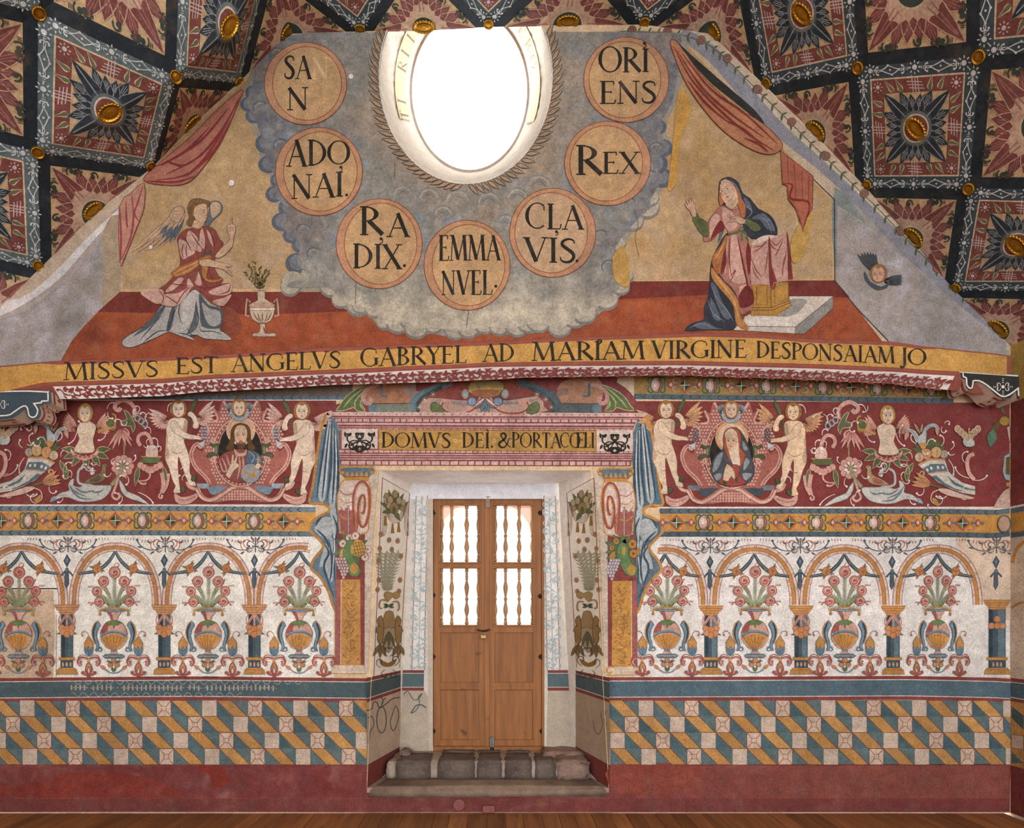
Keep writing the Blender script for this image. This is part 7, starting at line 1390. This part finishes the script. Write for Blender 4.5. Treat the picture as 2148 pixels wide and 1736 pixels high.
# ---------------- painted jambs and strips of the doorway ----------------
def jamb(p0, mp, mir):
    side = 'right' if mir else 'left'
    def np(name, label, base):
        q = P(name, wall, mp, base, label, 'plaster')
        if mir: q.T(2040+(8 if mir else 0), 0, -1, 1)
        return q
    p = np('painted_panel', 'pale painted panel with fruit basket, palm, vase and masks on the %s jamb' % side, .001)
    p.poly([(802, 1002), (859, 1034), (838, 1400), (784, 1419)], 'eee5d8'); p.st([(802, 1002), (859, 1034), (838, 1400)], 1.4, '7d4a3c', 0); p.st([(802, 1002), (784, 1419)], 1.4, '7d4a3c', 0)
    d = p.sub('drapery')
    for k in range(5): d.st([(803+k, 1040+k*3), (815, 1072+k*4), (828, 1084+k*3), (842, 1074+k*4), (856-k, 1052+k*3)], 1.2, '8a6a4c')
    for sg, x in ((1, 803), (-1, 855)):
        for k in range(4): d.st([(x+sg*k*2.4, 1048+10*(x > 830)), (x+sg*(k*2.6-1), 1090+k*6), (x+sg*(k*1.4-2), 1124)], 1, '8f7356')
    for x, y in ((808, 1084), (823, 1100), (836, 1098)): t = p.sub('tassel'); t.el(x, y, 2.4, 3, '9a7438', n=10); t.poly([(x-2, y+2), (x+2, y+2), (x+4, y+18), (x-4, y+18)], '94702f')
    f = p.sub('fruit_basket'); f.leaves([(826, 1070, a, l_, 10) for a, l_ in ((-90, 44), (-120, 40), (-60, 42), (-150, 34), (-30, 36), (-75, 40), (-105, 46), (170, 26), (60, 26))], '5c6b45', '3d4a30', .6)
    for x, y, r_ in ((810, 1040, 6), (818, 1048, 7), (828, 1036, 7), (836, 1050, 6.5), (845, 1054, 6), (815, 1060, 6), (843, 1066, 5), (826, 1066, 11)): f.el(x, y, r_*.85, r_*1.15, ('a28a64', '94784a', 'b09a78')[int(x) % 3], '6a5238', .8, n=14)
    f.el(826, 1070, 4, 8, '52623c', n=12)
    pl_ = p.sub('palm'); lv = []
    for x in (-22, -11, 0, 11, 20):
        pts = cr([(812+x*.08, 1238), (812+x*.6, 1200), (813+x+5, 1160)], False, 6); pl_.add(rib(pts, 1), '94917a')
        for a, b_ in pts[:-1]: lv += [(a, b_, -90+x*1.2+40, 12, 3), (a, b_, -90+x*1.2-40, 12, 3)]
    pl_.leaves(lv, '9c9a80')
    for x, y in ((796, 1150), (821, 1152), (840, 1166), (793, 1176), (794, 1216), (838, 1216), (791, 1236), (836, 1240), (798, 1120), (833, 1134), (815, 1132)): r = p.sub('rosette'); r.el(x, y, 4, 5.4, 'a8815c', '7d5a3c', .8, n=12); r.el(x, y, 1.6, 2.2, '8a5c3c', n=8)
    m = p.sub('mask_vase'); bz = '9a7a48'
    m.poly([(812, 1262), (804, 1246), (812, 1240), (822, 1244), (832, 1240), (838, 1250), (828, 1256), (822, 1250)], 'a88a55', 2, '5c4628', .9); m.st([(814, 1260), (798, 1258), (794, 1272), (800, 1276)], 3, bz); m.st([(822, 1262), (834, 1262), (836, 1276), (832, 1280)], 3, bz)
    m.leaves([(814, 1270, a, 12, 6) for a in (160, 200, 20, -20)], '4c5a38'); m.poly([(808, 1282), (822, 1282), (826, 1298), (834, 1306), (830, 1318), (798, 1320), (794, 1310), (803, 1298)], '9a7d50', 2, '5c4628', 1); m.st([(797, 1314), (814, 1322), (832, 1314)], 3.4, '6d7478'); m.poly([(798, 1320), (830, 1318), (824, 1350), (816, 1366), (810, 1366), (802, 1350)], 'a49070', 2, '5c4628', 1); m.leaves([(814, 1322, a, 40, 8) for a in (70, 90, 110)], '5f5a3c')
    for x, sg in ((796, -1), (834, 1)):
        k_ = p.sub('mask'); k_.poly([(x-sg*2, 1290), (x+sg*6, 1300), (x+sg*4, 1310), (x+sg*10, 1322), (x+sg*5, 1328), (x+sg*6, 1340), (x, 1352), (x-sg*6, 1340), (x-sg*7, 1310)], '927342', 2, '4a3820', 1); k_.el(x+sg*2, 1312, 1.6, 1.2, '2c2014', n=8); k_.leaves([(x, 1350, 90+sg*a, 30, 8) for a in (-30, 0, 25)], '80663c', '4f4028', .8)
    m.poly([(795, 1382), (812, 1390), (830, 1380), (826, 1392), (812, 1398), (798, 1394)], '8a6830', 2); m.curls([(798, 1400, 200, 40, 300), (824, 1396, -20, 44, -300), (806, 1404, 150, 34, -280), (822, 1404, 30, 34, 280), (812, 1376, -150, 30, 200), (816, 1376, -30, 30, -200)], '3f3c34', 1.6, 1)
    b_ = np('painted_band', 'maroon and slate bands crossing the %s jamb' % side, .0012); L = lambda y0, y1, y2, y3, c: b_.poly([(760, y0-(0)), (845, y1), (845, y3), (760, y2)], c)
    def bandq(a0, i0, a1, i1, c):       # arris and inner-corner heights of the upper and lower edge
        b_.poly([(769.5, a0), (840.5, i0), (840, i1), (769, a1)], c)
    bandq(1421, 1405.5, 1429, 1412, '7b3d39'); bandq(1429, 1412, 1430.5, 1413, 'cfc6bc'); bandq(1430.5, 1413, 1464, 1440.5, '4a5a5e'); bandq(1464, 1440.5, 1465.5, 1442, 'cfc6bc'); bandq(1465.5, 1442, 1473, 1449, '7b3d39')
    b_ = np('bare_plaster', 'bare brown plaster with traces of old drawing low on the %s jamb' % side, .0012); bandq(1473, 1449, 1604, 1564, 'b5a18c' if not mir else 'a5917b'); bandq(1604, 1564, 1668, 1585, '74342f')
    if not mir:
        b_.st(ell(800, 1509, 10, 28, 24), 2.2, '4d5550', 0, True); b_.curls([(800, 1482, -90, 20, 60), (800, 1480, -60, 20, -90)], '4d5550', 2, 1); b_.st([(768, 1490), (780, 1486), (782, 1474), (790, 1472), (796, 1484), (812, 1474), (818, 1468), (826, 1464), (838, 1462)], 2.2, '5d4038')
        b_.st([(772, 1506), (780, 1502), (784, 1520), (776, 1534), (772, 1560)], 1.8, '4f4a42'); b_.st([(822, 1500), (830, 1480), (836, 1498), (832, 1520), (824, 1532), (818, 1516)], 1.8, '4f4a42', 4, True)
    else: b_.st([(788, 1494), (784, 1520), (792, 1540), (800, 1530), (804, 1510)], 1.6, '6d5644'); b_.st([(776, 1490), (780, 1510), (774, 1520)], 1.4, '6d5644')
jamb(JL, Lj, 0); jamb(JR, Rj, 1)
for mir in (0, 1):
    side = 'right' if mir else 'left'
    p = P('painted_strip', wall, Bk, .001, 'narrow strip of blue grey arabesque beside the door, %s' % side, 'plaster')
    if mir: p.T(2038, 0, -1, 1)
    p.poly([(873, 1040), (897, 1039), (890, 1405), (864, 1405)], 'd8d5cf'); p.st([(873, 1040), (868, 1240), (864, 1405)], 1.5, '8a4f4a', 0); p.st([(897, 1039), (893, 1240), (890, 1405)], 1.5, '8a4f4a', 0)
    bl_ = 'a7b1b3'; cl = []
    for i, y in enumerate(range(1056, 1404, 20)):
        x = 884-(y-1040)*.021; s_ = 1 if i % 2 else -1; cl += [(x, y, 90-s_*50, 32, -s_*250), (x-s_*4, y+4, 90+s_*60, 20, s_*200), (x+s_*3, y-2, -90+s_*40, 18, s_*220)]
    p.curls(cl, bl_, 2.3, 1.1); p.st([(886, 1044), (878, 1400)], 1.4, bl_, 0); p.leaves([(c_[0]+random.uniform(-5, 5), c_[1]+random.uniform(-4, 4), random.uniform(0, 360), 11, 4.5) for c_ in cl], 'aab4b6')
    b_ = P('painted_band', wall, Bk, .0012, 'maroon and slate bands beside the door, %s' % side, 'plaster')
    if mir: b_.T(2038, 0, -1, 1)
    for y0, y1, c in ((1405, 1411, '7b3d39'), (1411, 1412.3, 'cfc6bc'), (1412.3, 1440, '53656a'), (1440, 1441.3, 'cfc6bc'), (1441.3, 1448, '7b3d39')): b_.poly([(842, y0), (889.5, y0), (889, y1), (841, y1)], c)
    b_ = P('bare_plaster', wall, Bk, .0012, 'bare grey brown plaster low beside the door, %s' % side, 'plaster')
    if mir: b_.T(2038, 0, -1, 1)
    b_.poly([(841, 1448), (889, 1448), (906, 1470), (906, 1575), (830, 1575)] if not mir else [(841, 1448), (889, 1448), (892, 1575), (830, 1575)], 'b0a291', 0)
    if not mir: b_.st([(846, 1456), (856, 1450), (866, 1466), (876, 1466), (886, 1454), (878, 1462), (880, 1476), (872, 1490), (862, 1496)], 2, '5d5c54'); b_.st([(862, 1496), (872, 1480), (884, 1478), (894, 1484)], 3, '55615f'); b_.poly([(893, 1046), (907, 1046), (908, 1560), (900, 1575)], 'bdae9e')
# right side wall: the bands turn the corner
Rw = lambda x, y, l: tuple((lambda d, k: (XR-l, -D+d, HC+(VY-y)/F*d))((XR)/((x-VX)/F), 0))
p = P('painted_side_bands', wall_r, Rw, .002, 'painted bands of the end wall carried on round the right corner')
for y0, c in ((700, 'a8873f'), (845, RED), (1062, 'd0c4ba'), (1066, '56656c'), (1077, 'b07f38'), (1117, '4d5c63'), (1128, 'c4b09c'), (1421, '7b3d39'), (1429, 'cfc6bc'), (1430.5, '4b5f68'), (1461, 'cfc6bc'), (1463, '7b3d39'), (1470, 'ab7d42'), (1604, '702f2d')):
    q = lambda y: (y-VY)*1.035+VY; p.poly([(2120.5, y0), (2160, q(y0)), (2160, q(1704)), (2120.5, 1704)], c)
p.poly([(2122, 1480), (2148, 1500), (2148, 1530), (2122, 1505)], '3f5257'); p.poly([(2122, 1540), (2148, 1543), (2148, 1572), (2122, 1568)], 'b9a595', 0, '6e3a30', 1.5); p.poly([(2122, 1575), (2148, 1600), (2122, 1600)], '4a5f63'); p.st([(2122, 1275), (2136, 1266), (2148, 1262)], 5, 'b3803f'); p.st([(2124, 1180), (2134, 1150), (2150, 1136)], 7, 'b3803f')
for p in PS: p.build()
